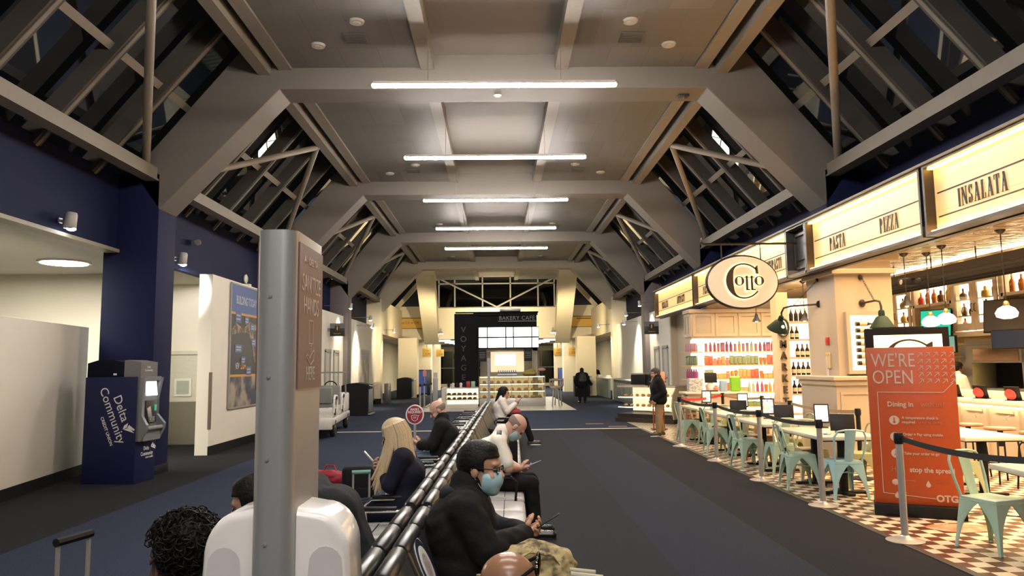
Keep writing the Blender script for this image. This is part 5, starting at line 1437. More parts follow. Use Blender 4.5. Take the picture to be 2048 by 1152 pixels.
tablet('order tablet with colourful menu on the second cafe table', (4.52, 12.42, .75), A, SCR[0])
tablet('order tablet with white screen beside the second belt post', (4.60, 10.55, .75), A, SCR[1])
tablet('order tablet with red menu on the right edge table', (4.66, 5.75, .75), A+.3, mat('tablet_red_picture', (.4, .02, .05), .2, emit=(.9, .08, .12), es=.9))
def menu_stand(label, loc, rz, w=.30):
    t = thing('menu_stand', label, 'menu stand', loc, rz, 'dark menu stands on the cafe tables')
    b = MB(); b.box((0, 0, .135), (.010, w, .22), (0, .22, 0), .003); b.build('board', SATIN, t)
    b = MB(); b.box((.0, 0, .012), (.10, w*.6, .024), bev=.004); b.build('base', SATIN, t)
menu_stand('dark menu stand on the nearest table, right of the white tablet', (4.52, 9.75, .75), A)
menu_stand('dark menu stand on the third cafe table', (4.45, 13.75, .75), A)
menu_stand('dark menu stand beside the colourful tablet on the second table', (4.62, 12.0, .75), A)
for k, (x, y) in enumerate(((4.22, 9.55), (4.28, 11.5))):
    t = MB(); t.tube([(.045*math.cos(2*PI*q/20), .045*math.sin(2*PI*q/20), .012) for q in range(20)], .007, 6, closed=True); t.lathe([(0, 0), (.04, 0), (.04, .006)], n=16); o = t.build('glass_coaster', CHROME, loc=(x, y, .75)); tag(o, 'small round coaster on the %s table top' % ('nearest' if k == 0 else 'second'), 'coaster')

# ------------------------------------------------------------------ belt posts
BELT = mat('black_belt', (0.012, 0.012, 0.012), .7)
BELTT = mat('tan_belt', (.34, .23, .12), .7)
BELTR = mat('red_belt', (.40, .015, .02), .6)
def stanchion(label, p, q=None, post=None, beltm=None, base=True, group='steel belt posts along the tile edge'):
    t = thing('belt_post', label, 'belt post', (p[0], p[1], 0), 0, group)
    pm = post or STEEL
    b = MB(); b.lathe([(0, 0), (.165, 0), (.168, .012), (.11, .028), (.05, .042), (.033, .060), (0, .060)], n=32); b.build('base', pm, t)
    b = MB(); b.cyl((0, 0, .05), (0, 0, .97), .032, n=18); b.build('post', pm, t)
    b = MB(); b.lathe([(0, .90), (.038, .90), (.041, .905), (.041, .985), (.038, 1.0), (0, 1.0)], n=20); b.box((0, -.036, .95), (.05, .03, .07), bev=.005); b.box((0, .036, .95), (.05, .03, .07), bev=.005); b.build('belt_head', SATIN, t)
    if q is not None:
        d = Vector((q[0]-p[0], q[1]-p[1], 0)); L = d.length; n = 12; rows = []
        u = d.normalized(); nn = Vector((-u.y, u.x, 0))*.002
        for k in range(n+1):
            f_ = k/n; s = .045*4*f_*(1-f_)
            c = d*f_
            rows.append([(c.x+nn.x, c.y+nn.y, .93-s), (c.x+nn.x, c.y+nn.y, .98-s), (c.x-nn.x, c.y-nn.y, .98-s), (c.x-nn.x, c.y-nn.y, .93-s), (c.x+nn.x, c.y+nn.y, .93-s)])
        b = MB(); b.grid(rows); b.build('belt', beltm or BELT, t)
    return t
PS = [(3.83, 5.33), (3.80, 7.05), (3.80, 8.80), (3.77, 10.74), (3.77, 12.92), (3.72, 15.23)]
LB = ['at the right edge beside the nearest table', 'in front of the orange board', 'before the nearest cafe table, left of the orange board', 'third from the far end, before the second table', 'second from the far end of the belt line', 'at the far end beside the standing man']
for k, p in enumerate(PS): stanchion('steel belt post '+LB[k], p, PS[k+1] if k < 5 and k != 1 else None)
PB = [(5.12, 10.7), (5.22, 12.75), (5.30, 15.4)]
PB = [(5.22, 10.75), (5.20, 13.2), (5.45, 15.3), (5.15, 17.0)]
stanchion('black belt post with tan belt beside the orange board', PB[0], PB[1], SATIN, BELTT, group='black inner belt posts')
stanchion('black belt post with tan belt before the wine shelf', PB[1], PB[2], SATIN, BELTT, group='black inner belt posts')
stanchion('black belt post with tan belt before the market shelves', PB[2], PB[3], SATIN, BELTT, group='black inner belt posts')
stanchion('black belt post holding the red belt near the standing man', PB[3], PS[5], SATIN, BELTR, group='black inner belt posts')

# ------------------------------------------------------------------ totem with the big C and the orange board
ang = math.radians(-25)
t = thing('lit_totem', 'white totem topped by a lit panel with a large dark C', 'totem sign', (4.80, 8.62, 0), ang)
b = MB(); b.span((-.42, -.16, .14), (.42, .20, 1.50), .004); b.build('body', mat('totem_white', (.62, .56, .45), .5), t)
b = MB(); b.span((-.43, -.17, 0), (.43, .21, .14), .004); b.build('plinth', GREYM, t)
b = MB(); b.span((-.43, -.17, 1.50), (.43, .21, 2.06), .004); b.span((-.2, -.05, 2.06), (.2, .1, 2.08), .01); b.build('head', mat('totem_dark', (.014, .010, .008), .6, spec=.15), t)
b = MB(); b.span((-.34, -.176, 1.40), (.36, -.172, 1.98)); b.build('lit_panel', mat('totem_panel', (.8, .7, .4), .4, emit=(1, .80, .36), es=2.4), t)
b = MB(); arc(b, (.02, 1.66), .28, .27, 40, 320, .02, .10, (0, -.178, 0), (1, 0, 0), (0, 0, 1), .006, 1.0, 30, maxat=180)
b.prism([(.20, 1.80), (.262, 1.80), (.262, 1.90), (.19, 1.86)], (0, -.178, 0), (1, 0, 0), (0, 0, 1), .006); b.build('lettering', mat('totem_letter', (.06, .03, .015), .4), t, smooth=0)
b = MB(); b.span((-.426, -.14, 1.36), (-.421, .17, 1.49)); b.build('yellow_notice', mat('yellow_label', (.6, .4, .05), .5), t)
NOTE = mat_two('printed_menu_sheet', (.60, .58, .52), (.20, .19, .20), 55, (.52, .60), .7, 3)
for (z0, z1) in ((1.02, 1.34), (.70, 1.0)):
    b = MB(); b.span((-.426, -.13, z0), (-.421, .16, z1)); b.build('menu_sheet', NOTE, t)

ORANGE = mat('orange_board', (0.42, 0.070, 0.015), .42, var=.03, scale=4)
t = thing('orange_notice_board', "orange floor board reading WE'RE OPEN with white print", 'notice board', (4.56, 8.13, 0), math.radians(-26))
b = MB(); b.span((-.43, -.02, .125), (.43, .03, 1.83), .006); b.build('panel', ORANGE, t)
b = MB(); b.box((0, .06, .062), (.88, .30, .124), bev=.006); b.build('base', BLACK, t)
PR = mat('pale_print', (.52, .40, .33), .5)
PF = mat('faint_print', (.46, .17, .09), .5)
yb = -.024
text("WE'RE", .215, PR, t, (-.385, yb, 1.615), FC, .002, 'LEFT', .72)
text("OPEN", .215, PR, t, (-.385, yb, 1.43), FC, .002, 'LEFT', .74)
for i in range(5):
    b = MB()
    for j in range(5):
        cx, cz = .10+.075*j, 1.745-.072*i
        for (p, q) in (((-.022, -.022), (.022, .022)), ((-.012, .022), (.022, .022)), ((.022, -.012), (.022, .022))):
            b.bar((cx+p[0], yb, cz+p[1]), (cx+q[0], yb, cz+q[1]), .006, .003, (0, 1, 0))
    b.build('arrow_row', PR, t, smooth=0)
b = MB()
pth = [(.40, 1.44), (.30, 1.335), (-.34, 1.335), (-.34, .24), (.16, .20)]
for p, q in zip(pth, pth[1:]): b.bar((p[0], yb, p[1]), (q[0], yb, q[1]), .007, .003, (0, 1, 0))
b.build('border_line', PR, t, smooth=0)
text('Dining in', .075, PR, t, (-.25, yb, 1.18), FC, .002, 'LEFT', .95, bold=.002); text('with us?', .075, PF, t, (.075, yb, 1.18), FC, .002, 'LEFT', .95)
for k, z in enumerate((1.03, .85, .67)):
    b = MB(); b.lathe([(0, 0), (.050, 0), (.050, .003)], (-.19, yb, z), 28, (PI/2, 0, 0)); ic = b.build('icon', PR, t)
    b = MB()
    if k == 0: b.box((-.19, yb-.004, z+.005), (.012, .003, .05)); b.ball((-.19, yb-.004, z-.02), (.013, .003, .013), 10)
    elif k == 1: b.box((-.19, yb-.004, z), (.034, .003, .05), bev=.001); b.mi = 0
    else:
        b.bar((-.208, yb-.004, z-.018), (-.172, yb-.004, z+.018), .008, .003, (0, 1, 0)); b.bar((-.172, yb-.004, z-.012), (-.172, yb-.004, z+.021), .008, .003, (0, 1, 0)); b.bar((-.20, yb-.004, z+.018), (-.17, yb-.004, z+.018), .008, .003, (0, 1, 0))
    b.build('pictogram', ORANGE, ic, smooth=0)
text('A temperature check is', .040, PR, t, (-.115, yb, 1.045), FC, .002, 'LEFT', .92, bold=.001); text('required', .040, PR, t, (-.115, yb, .998), FC, .002, 'LEFT', .92, bold=.001); text('prior to dining', .040, PF, t, (.05, yb, .998), FC, .002, 'LEFT', .92)
text('Order + Pay using mobile', .040, PR, t, (-.115, yb, .865), FC, .002, 'LEFT', .92, bold=.001); text('device', .040, PR, t, (-.115, yb, .818), FC, .002, 'LEFT', .92, bold=.001)
text('Take your order to go', .040, PR, t, (-.115, yb, .66), FC, .002, 'LEFT', .92, bold=.001)
text('Help', .075, PF, t, (-.25, yb, .475), FC, .002, 'LEFT', .95); text('stop the spread', .075, PR, t, (-.07, yb, .475), FC, .002, 'LEFT', .90, bold=.002)
for k, (x, z) in enumerate(((-.215, .36), (.10, .35), (-.205, .20+.02))):
    b = MB()
    if k == 0: b.ball((x, yb, z), (.036, .003, .032), 16)
    else: b.prism([(.024*math.cos(q), .024*math.sin(q)-.008) for q in [PI*.78+2*PI*.78*j/14 - PI*.06 for j in range(15)]]+[(0, .042)], (x, yb+.002, z), (1, 0, 0), (0, 0, 1), .004)
    b.build('icon', PR, t)
for k, (x, z, s_) in enumerate(((-.145, .375, 'Face covering'), (.17, .37, 'Social distance'), (-.145, .24, 'Wash'))): text(s_, .024, PF, t, (x, yb, z), FC, .002, 'LEFT', .9)
text('OTG', .095, PR, t, (.165, yb, .175), FC, .002, 'LEFT', 1.0, bold=.004)
# orange sticker on the floor in front of the board
t = MB(); rr = random.Random(2); t.prism([(.30*math.cos(2*PI*k/30)*(1+.08*math.sin(3*2*PI*k/30)), .20*math.sin(2*PI*k/30)) for k in range(30)], (4.62, 7.55, .002), (1, 0, 0), (0, 1, 0), .002); o = t.build('floor_sticker', mat_two('orange_floor_sticker', (.62, .13, .05), (.68, .30, .20), 7, (.4, .6), .5)); tag(o, 'worn orange sticker on the checkered floor before the orange board', 'floor sticker')

# ------------------------------------------------------------------ market: wine shelf, pillar, grocery wall
t = thing('wine_shelf', 'tall lit shelf of wine left of the white column', 'shelf', (7.15, 17.2, 0))
b = MB(); b.span((-.42, .36, 0), (.55, .40, 3.2)); b.build('lit_back', mat('wine_back', (.85, .75, .55), .5, emit=(1, .84, .55), es=1.9), t)
b = MB(); b.span((-.46, -.02, 0), (-.38, .40, 3.3)); b.build('side_frame', mat('dark_wood', (.05, .03, .02), .4), t)
for z in (.50, .95, 1.38, 1.80, 2.22, 2.64):
    b = MB(); b.span((-.38, 0, z-.04), (.55, .38, z)); b.build('shelf', SHOPWHITE, t, smooth=0)
for zi, z in enumerate((2.64, 2.22, 1.80, 1.38, .95)):
    for q in range(7):
        if zi == 1 and q in (3, 4) or zi == 2 and q < 2: continue
        m_ = [BOT_D, BOT_D, BOT_D, BOT_D, BOT_D][zi]
        bottle(0, m_, (7.15-.30+.115*q, 17.35, z), '%s wine bottle from the left on the %s shelf of the lit wine shelf' % (ORD[q], ORD[zi]), 'wine bottles on the lit shelf', 1.12, ('gold', 'gold', 'red', 'red', 'dark')[zi], 'cream' if zi else None)
t = thing('market_pillar', 'white pillar reading MARKET downwards under an oval emblem', 'pillar sign', (6.62, 17.0, 0))
b = MB(); b.span((-.14, 0, 0), (.14, .35, 3.3), .004); b.build('body', SHOPWHITE, t)
DKL = mat('sign_letter_brown', (0.035, 0.026, 0.018), .4)
for k, ch in enumerate('MARKET'): text(ch, .235, DKL, t, (-.02, -.03, 2.02-.262*k), FC, .03, 'CENTER', .85, bold=.006)
b = MB(); b.tube([(-.02+.13*math.cos(2*PI*k/36), -.05, 2.48+.20*math.sin(2*PI*k/36)) for k in range(36)], .028, 8, closed=True); b.build('emblem_ring', DKL, t)
b = MB(); b.prism([(.10*math.cos(2*PI*k/36), .17*math.sin(2*PI*k/36)) for k in range(36)], (-.02, -.03, 2.48), (1, 0, 0), (0, 0, 1), .02); e = b.build('emblem_face', mat('emblem_lit', (.8, .75, .6), .4, emit=(1, .9, .7), es=1.0), t)
b = MB(); arc(b, (0, 0), .075, .125, 45, 315, .012, .045, (-.02, -.056, 2.48), (1, 0, 0), (0, 0, 1), .006, 1, 24, maxat=180); b.build('emblem_letter', DKL, e)
t = thing('market_cabinet', 'cream cabinet box above the lit grocery shelves', 'cabinet', (6.38, 19.45, 0))
b = MB(); b.span((-1.35, -.35, 2.33), (1.10, .28, 3.02), .01); b.span((-1.40, -.40, 2.98), (1.15, .28, 3.08), .01); b.span((-.90, -.30, 3.08), (1.10, .28, 3.44))
b.build('body', SHOPWHITE, t)
for k in range(4):
    b = MB(); x = -1.3+.60*k
    for (xa, xb, za, zb) in ((x, x+.56, 2.89, 2.97), (x, x+.56, 2.37, 2.45), (x, x+.08, 2.45, 2.89), (x+.48, x+.56, 2.45, 2.89)): b.span((xa, -.37, za), (xb, -.35, zb))
    b.build('door_panel', SHOPWHITE, t, smooth=0)
for k in range(2):
    b = MB(); y = -.33+.30*k
    for (ya, yb2, za, zb) in ((y, y+.28, 2.89, 2.97), (y, y+.28, 2.37, 2.45), (y, y+.06, 2.45, 2.89), (y+.22, y+.28, 2.45, 2.89)): b.span((-1.37, ya, za), (-1.35, yb2, zb))
    b.build('side_panel', SHOPWHITE, t, smooth=0)
t = thing('grocery_shelves', 'brightly lit grocery wall with five full shelves', 'shelf', (6.25, 19.15, 0))
b = MB(); b.span((-1.05, .52, .4), (1.2, .56, 2.34)); b.build('lit_back', mat('grocery_back', (.85, .78, .6), .5, emit=(1, .86, .60), es=2.0), t)
b = MB(); b.span((-1.1, -.30, 0), (1.25, .6, .42), .01); b.build('base_cabinet', SHOPWHITE, t)
b = MB(); b.span((1.2, -.1, .4), (1.26, .58, 2.33)); b.build('side', SHOPWHITE, t)
SHW = mat('shelf_amber', (.62, .40, .18), .4)
SZ = [1.98, 1.63, 1.28, .93, .56]
for z in SZ:
    s_ = MB(); s_.span((-1.1, 0, z-.03), (1.2, .55, z)); sh = s_.build('shelf', SHW, t, smooth=0)
    l_ = MB(); l_.span((-1.05, .03, z-.045), (1.15, .07, z-.031)); l_.build('light_strip', mat_emit('shelf_led', (1, .85, .6), 10), sh)
GP = [('snack_bag', (.55, .12, .08)), ('snack_bag', (.50, .30, .12)), ('snack_bag', (.20, .25, .14)), ('salad_box', (.16, .26, .12)), ('salad_box', (.55, .35, .15)), ('juice_bottle', (.50, .28, .04)), ('juice_bottle', (.30, .06, .16)), ('drink_can', (.38, .20, .26)), ('candy_jar', (.55, .20, .14)), ('fruit_cup', (.55, .16, .05)), ('juice_bottle', (.35, .40, .28)), ('snack_bag', (.40, .16, .28))]
GCOL = {'snack_bag': 'bag', 'salad_box': 'food box', 'juice_bottle': 'bottle', 'drink_can': 'can', 'candy_jar': 'jar', 'fruit_cup': 'cup'}
CNM = ['red', 'tan', 'green', 'green', 'orange', 'yellow', 'purple', 'pink', 'red', 'orange', 'pale green', 'magenta']
def good(gi):
    nm, col = GP[gi]; b = MB(); m_ = mat('goods_%d' % gi, col, .35, var=.3, scale=40)
    if nm == 'snack_bag':
        Q = [[( -.055, 0), (.055, 0), (.06, .03), (.052, .15), (.058, .17), (-.058, .17), (-.052, .15), (-.06, .03)]]
        b.box((0, 0, .085), (.11, .05, .15), bev=.024, seg=3); b.box((0, 0, .165), (.112, .008, .022)); b.box((0, 0, .008), (.112, .010, .016))
    elif nm == 'salad_box': b.box((0, 0, .04), (.12, .10, .08), bev=.012); b.box((0, 0, .085), (.126, .106, .012), bev=.004)
    elif nm == 'juice_bottle': b.lathe([(0, 0), (.032, 0), (.034, .02), (.034, .12), (.016, .16), (.015, .185), (0, .19)], n=14)
    elif nm == 'drink_can': b.lathe([(0, 0), (.028, 0), (.033, .01), (.033, .14), (.026, .155), (0, .155)], n=14)
    elif nm == 'candy_jar': b.lathe([(0, 0), (.045, 0), (.05, .02), (.05, .09), (.035, .11), (.042, .112), (.042, .135), (0, .135)], n=16)
    else: b.lathe([(0, 0), (.034, 0), (.046, .11), (.05, .112), (.045, .135), (.02, .15), (0, .15)], n=16)
    return b.build(nm, m_)
goods = {}
rg = random.Random(4)
ROWS = [[6, 6, 7, 6, 6, 7, 11, 6, 6, 7, 5, 7, 7, 10, 7, 6, 6, 11, 6, 7], [1, 1, 0, 0, 8, 8, 1, 8, 2, 2, 2, 2, 2, 2, 2, 9, 9, 0, 0, 9], [7, 6, 2, 2, 4, 4, 4, 8, 9, 9, 1, 1, 1, 0, 0, 9, 4, 4, 5, 5], [0, 0, 9, 8, 8, 8, 8, 0, 0, 9, 4, 4, 10, 10, 6, 6, 9, 5, 5, 5], [2, 2, 3, 2, 2, 3, 2, 2, 3, 3, 3, 10, 3, 3, 3, 3, 3, 10, 5, 5]]
for zi, row in enumerate(ROWS):
    for q, gi in enumerate(row):
        x = 6.25-1.0+q*2.08/19; loc = (x, 19.15+.16+rg.uniform(-.02, .02), SZ[zi])
        lb = '%s %s, %s from the left on the %s grocery shelf' % (CNM[gi], GP[gi][0].replace('_', ' '), ORD[q], ORD[zi])
        if gi not in goods:
            o = good(gi); goods[gi] = o; o.location = loc; tag(o, lb, GCOL[GP[gi][0]], 'goods on the lit grocery shelves')
        else: o = dup(goods[gi], loc, None, lb)
        o.rotation_euler = (0, 0, rg.uniform(-.15, .15)); o.scale = (1.04, 1.1, 1.0+.45*rg.uniform(.6, 1))
for q in range(11):    # small side rack left of the grocery wall
    pass
t = thing('side_rack', 'narrow lit side rack of pink drinks at the left end of the grocery wall', 'shelf', (5.02, 19.30, 0), math.radians(-80))
b = MB(); b.span((-.35, .2, .4), (.35, .24, 2.3)); b.build('lit_back', mat('grocery_back', (.85, .78, .6), .5), t)
for z in SZ: b = MB(); b.span((-.35, -.1, z-.03), (.35, .22, z)); b.build('shelf', SHW, t, smooth=0)
for zi in (0, 1, 2, 3):
    for q in range(5):
        c, s = math.cos(math.radians(-80)), math.sin(math.radians(-80)); lx, ly = -.26+.13*q, .05
        gi = (7, 2, 6, 0)[zi]; o = dup(goods[gi], (5.02+c*lx-s*ly, 19.30+s*lx+c*ly, SZ[zi]), math.radians(-80), '%s %s, %s from the left on the %s side rack shelf' % (CNM[gi], GP[gi][0].replace('_', ' '), ORD[q], ORD[zi]), 'goods on the side rack')
# counter with registers, crate rack, green bin, wooden post rack, pastry case
t = thing('checkout_counter', 'white checkout counter behind the red belt', 'counter', (5.2, 17.9, 0)); b = MB(); b.span((-.7, -.3, 0), (.7, .3, .95), .01); b.build('body', SHOPWHITE, t); b = MB(); b.span((-.75, -.35, .95), (.75, .35, 1.0), .01); b.build('top', mat('counter_stone', (.66, .58, .46), .25), t)
t = thing('cash_register', 'black register screen on the white checkout counter', 'register', (5.15, 17.9, 1.0)); b = MB(); b.box((0, 0, .33), (.30, .03, .24), (-.15, 0, 0), .008); b.build('screen', SATIN, t); b = MB(); b.box((0, .05, .11), (.12, .12, .22), bev=.02); b.build('stand', PAPER, t); b = MB(); b.box((0, .05, .015), (.3, .3, .03), bev=.01); b.build('base', SATIN, t)
t = thing('goods_display', 'clear rack of small packets on the checkout counter beside the standing man', 'display rack', (4.75, 17.85, 1.0)); b = MB(); b.box((0, 0, .16), (.34, .2, .32), bev=.01); b.build('rack', mat_two('packet_print', (.25, .30, .36), (.60, .55, .50), 24, (.4, .6), .5), t)
t = MB(); t.box((0, 0, .13), (.16, .16, .26), bev=.02); o = t.build('water_carton', mat('blue_carton', (.22, .33, .48), .4), loc=(5.42, 17.8, 1.0)); tag(o, 'pale blue box on the checkout counter left of the green bag', 'box')
t = MB(); t.box((0, 0, .18), (.24, .2, .36), bev=.04, seg=3); t.tube([(-.06, 0, .34), (-.05, 0, .44), (.05, 0, .44), (.06, 0, .34)], .01, 6); o = t.build('green_bag', mat('lime_green', (.16, .42, .02), .5), loc=(5.72, 17.85, 1.0)); tag(o, 'bright lime green bag on the checkout counter', 'bag')
t = thing('crate_rack', 'low wooden rack of packets beside the standing man', 'rack', (4.55, 17.25, 0))
for x in (-.22, .22):
    for y in (-.16, .16):
        b = MB(); b.box((x, y, .45), (.035, .035, .9)); b.build('post', mat('oak', (.25, .13, .06), .5, var=.2, scale=8), t)
for z in (.10, .32, .56, .82): b = MB(); b.box((0, 0, z), (.46, .34, .02)); b.build('shelf', mat('oak', (.25, .13, .06), .5), t)
for zi, z in enumerate((.11, .33, .57)):
    for q in range(3):
        gi = (1, 8, 3)[zi]; dup(goods[gi], (4.41+.14*q, 17.17, z), None, '%s %s on the %s shelf of the low wooden rack, %s from left' % (CNM[gi], GP[gi][0].replace('_', ' '), ('bottom', 'middle', 'top')[zi], ORD[q]), 'packets on the low wooden rack')
t = thing('wooden_rack', 'tall slim reddish wooden rack in front of the pastry case', 'rack', (4.12, 19.1, 0))
for k, x in enumerate((-.16, -.05, .06, .16)): b = MB(); b.box((x, (-.12, .12)[k % 2], .62), (.03, .03, 1.24)); b.build('post', mat('red_wood', (.20, .055, .025), .45, var=.2, scale=9), t)
for z in (.03, .45, .85, 1.22): b = MB(); b.box((0, 0, z), (.38, .30, .025)); b.build('shelf', mat('red_wood', (.20, .055, .025), .45), t)
t = MB(); t.box((0, 0, .12), (.30, .2, .24), bev=.01); o = t.build('cardboard_display', mat('pink_card', (.62, .34, .24), .6), loc=(4.14, 19.1, 1.235)); tag(o, 'peach cardboard display on top of the slim wooden rack', 'display box')
PC = math.radians(48); pcx = lambda x, y: (4.62+math.cos(PC)*x-math.sin(PC)*y*.64, 21.9+math.sin(PC)*x+math.cos(PC)*y*.64)
t = thing('pastry_case', 'curved glowing pastry case at the corner of the food court', 'display case', (4.62, 21.9, 0), PC); t.scale = (1, .64, 1)
prof = [(-.62, .10), (-.72, .5), (-.66, .80), (-.42, 1.02), (.35, 1.02), (.35, .10)]
b = MB(); b.prism([(x, z) for x, z in prof], (0, -1.50, 0), (1, 0, 0), (0, 0, 1), -.05); b.build('end_panel', mat('case_end', (.50, .44, .30), .25), t, smooth=0)
b = MB(); b.span((-.66, -1.5, 0), (.4, 1.5, .12)); b.span((-.58, -1.45, .12), (.4, 1.45, .24)); b.build('base', mat('case_base', (.03, .02, .016), .4), t, smooth=0)
b = MB(); b.span((.30, -1.45, .28), (.36, 1.45, 1.0)); b.build('lit_back', mat('case_back', (.85, .75, .5), .5, emit=(1, .82, .5), es=1.1), t)
b = MB(); b.span((-.5, -1.5, 1.0), (.40, 1.5, 1.05), .01); b.build('top', SHOPWHITE, t)
for z in (.45, .74):
    b = MB(); b.span((-.60+.1*(z > .5), -1.42, z-.015), (.30, 1.42, z)); b.build('shelf', GLASS, t)
    b = MB(); b.span((-.55, -1.42, z-.035), (-.52, 1.42, z-.018)); b.build('light_strip', mat_emit('case_led', (1, .84, .55), 10), t)
rows = [[(x, y, z) for x, z in prof[:4]] for y in (-1.45, 1.45)]
b = MB(); b.grid(rows); b.build('curved_glass', GLASS, t)
BUN = mat('baked_crust', (.42, .20, .06), .5, var=.3, scale=14)
def bun(): b = MB(); b.ball((0, 0, .03), (.07, .05, .04), 12); b.ball((.02, 0, .045), (.04, .035, .03), 10); return b.build('pastry', BUN)
bun0 = None
for zi, z in enumerate((.45, .74)):
    for q in range(9):
        loc = (*pcx(-.32, -1.25+q*.31), z)
        lb = '%s pastry from the front on the %s shelf of the curved pastry case' % (ORD[q], ('lower', 'upper')[zi])
        if bun0 is None: bun0 = bun(); bun0.location = loc; tag(bun0, lb, 'pastry', 'pastries in the curved case')
        else: dup(bun0, loc, q*.7, lb, 'pastries in the curved case')
t = thing('coffee_machine', 'dark coffee machine on the curved pastry case', 'coffee machine', (*pcx(0, .7), 1.05), PC); b = MB(); b.box((0, 0, .17), (.36, .50, .30), bev=.03); b.build('body', SATIN, t); b = MB(); b.box((-.04, 0, .34), (.32, .44, .05), bev=.01); b.build('top_tray', STEEL, t)
t = thing('flower_pot', 'small vase of pink flowers on the pastry case', 'flowers', (*pcx(-.05, -.5), 1.05)); b = MB(); b.lathe([(0, 0), (.05, 0), (.07, .12), (.05, .16), (0, .16)], n=14); b.build('vase', PAPER, t)
b = MB(); rr = random.Random(8)
for q in range(16): b.ball((rr.uniform(-.1, .1), rr.uniform(-.1, .1), .2+rr.uniform(0, .12)), rr.uniform(.03, .05), 8)
b.build('blossoms', mat('pink_petals', (.62, .22, .16), .6), t)
t = MB(); t.box((0, 0, .2), (.03, .40, .52), (0, .35, 0), .006); o = t.build('menu_easel', SATIN, loc=(*pcx(-.3, -.05), 1.05)); tag(o, 'dark tilted menu board standing on the pastry case', 'menu board')
# ------------------------------------------------------------------ left side: ATM, door, wall lamps, posters, cart, bins
ATMN = mat('atm_navy', (0.011, 0.014, 0.058), .5, var=.06, spec=.2)
t = thing('cash_machine', 'navy cash machine with white lettering in front of the navy column', 'cash machine', (-5.78, 11.52, 0), math.radians(-5))
b = MB(); b.span((-.42, -.20, 0.0), (.40, .36, 1.58), .012); b.build('cabinet', ATMN, t)
b = MB(); b.prism([(-.42, 1.56), (.16, 1.56), (.16, 1.80), (.0, 1.835), (-.26, 1.835), (-.42, 1.79)], (0, .30, 0), (1, 0, 0), (0, 0, 1), .46); b.build('top_cover', mat('atm_top', (.006, .0065, .016), .7, spec=.06), t, smooth=0)
b = MB(); b.prism([(.16, 1.56), (.42, 1.56), (.42, 1.80), (.22, 1.835), (.16, 1.83)], (0, .30, 0), (1, 0, 0), (0, 0, 1), .46); b.build('top_badge', mat('atm_badge', (.13, .125, .13), .45), t, smooth=0)
b = MB(); b.box((.02, -.165, 1.62), (.05, .012, .03), bev=.004); b.build('lock', INKW, t)
GA_ = mat('atm_grey', (.17, .175, .185), .42)
b = MB(); 
b.prism([(.40, .62), (.47, .62), (.55, .78), (.56, .86), (.44, 1.0), (.44, 1.25), (.50, 1.56), (.40, 1.58)], (0, .35, 0), (1, 0, 0), (0, 0, 1), .06)
b.prism([(.40, .62), (.47, .62), (.55, .78), (.56, .86), (.48, 1.0), (.48, 1.25), (.50, 1.56), (.40, 1.58)], (0, -.14, 0), (1, 0, 0), (0, 0, 1), .06)
b.span((.40, -.20, .62), (.44, .35, 1.58)); b.span((.40, -.16, .62), (.50, .30, .78)); b.span((.40, -.16, 1.52), (.49, .30, 1.58)); b.box((.50, .08, .80), (.12, .42, .06), (0, -.2, 0), .02); b.build('fascia', GA_, t)
b = MB(); b.box((.447, .10, 1.40), (.012, .30, .22), (0, -.12, 0), .004); b.build('screen', mat('atm_screen', (.8, .8, .8), .2, emit=(.92, .93, 1.0), es=3.2), t)
b = MB(); b.box((.452, .10, 1.05), (.016, .30, .34), (0, 0, 0), .006); b.build('recess', mat('atm_recess', (.03, .03, .034), .35), t)
b = MB(); b.box((.47, .03, 1.02), (.01, .10, .20), (.3, 0, 0), .003); b.build('privacy_plate', STEEL, t)
b = MB()
for i in range(4):
    for j in range(3): b.box((.485+.012*i*0+.0, .02+.05*j, .90+.022*i), (.02, .035, .014), bev=.003)
b.build('keypad', STEEL, t)
b = MB(); b.box((.464, .20, 1.10), (.012, .05, .09), bev=.003); b.build('card_slot', mat('card_green', (.05, .30, .16), .3, emit=(.1, .8, .4), es=.3), t)
a0 = -math.radians(70)
def slant(s_, size, lx, lz, **k):
    o = text(s_, size, INKW, t, (lx, -.2045, lz), FC, .0015, 'LEFT', 1.0, **k); o.rotation_euler = Euler((PI/2, 0, 0)); o.rotation_euler = (Matrix.Rotation(math.radians(68), 3, 'Y') @ Euler(FC).to_matrix()).to_euler(); return o
slant('Community', .185, -.19, 1.40); slant('Delta', .185, .03, 1.28); slant('CREDIT UNION', .065, -.155, .98, bold=.001)
def sail(parent, o_, ux, uz, k):
    b = MB()
    b.prism([(0, 0), (k*.35, k*.16), (k*.42, k*.52), (k*.10, k*.30)], o_, ux, uz, .0015); b.prism([(k*.05, 0), (k*.95, -k*.28), (k*.60, k*.05), (k*.45, k*.12)], o_, ux, uz, .0015)
    b.prism([(k*.38, k*.14), (k*.9, -k*.10), (k*1.0, -k*.02), (k*.5, k*.36)], o_, ux, uz, .0015)
    b.build('emblem', INKW, parent, smooth=0)
sail(t, (.20, -.2045, .80), (1, 0, 0), (0, 0, 1), .19)
tx = text('Delta', .085, INKW, t, (.404, .02, .47), FR, .0015, 'LEFT', .8); text('Community', .085, INKW, t, (.404, -.05, .39), FR, .0015, 'LEFT', .8); text('CREDIT UNION', .032, INKW, t, (.404, .08, .345), FR, .0015, 'LEFT', .9)
sail(t, (.404, .22, .50), (0, 1, 0), (0, 0, 1), .14)
text('Delta', .05, INKW, t, (.424, .0, 1.71), FR, .0015, 'LEFT', .9); text('Community', .05, INKW, t, (.424, -.06, 1.66), FR, .0015, 'LEFT', .9)
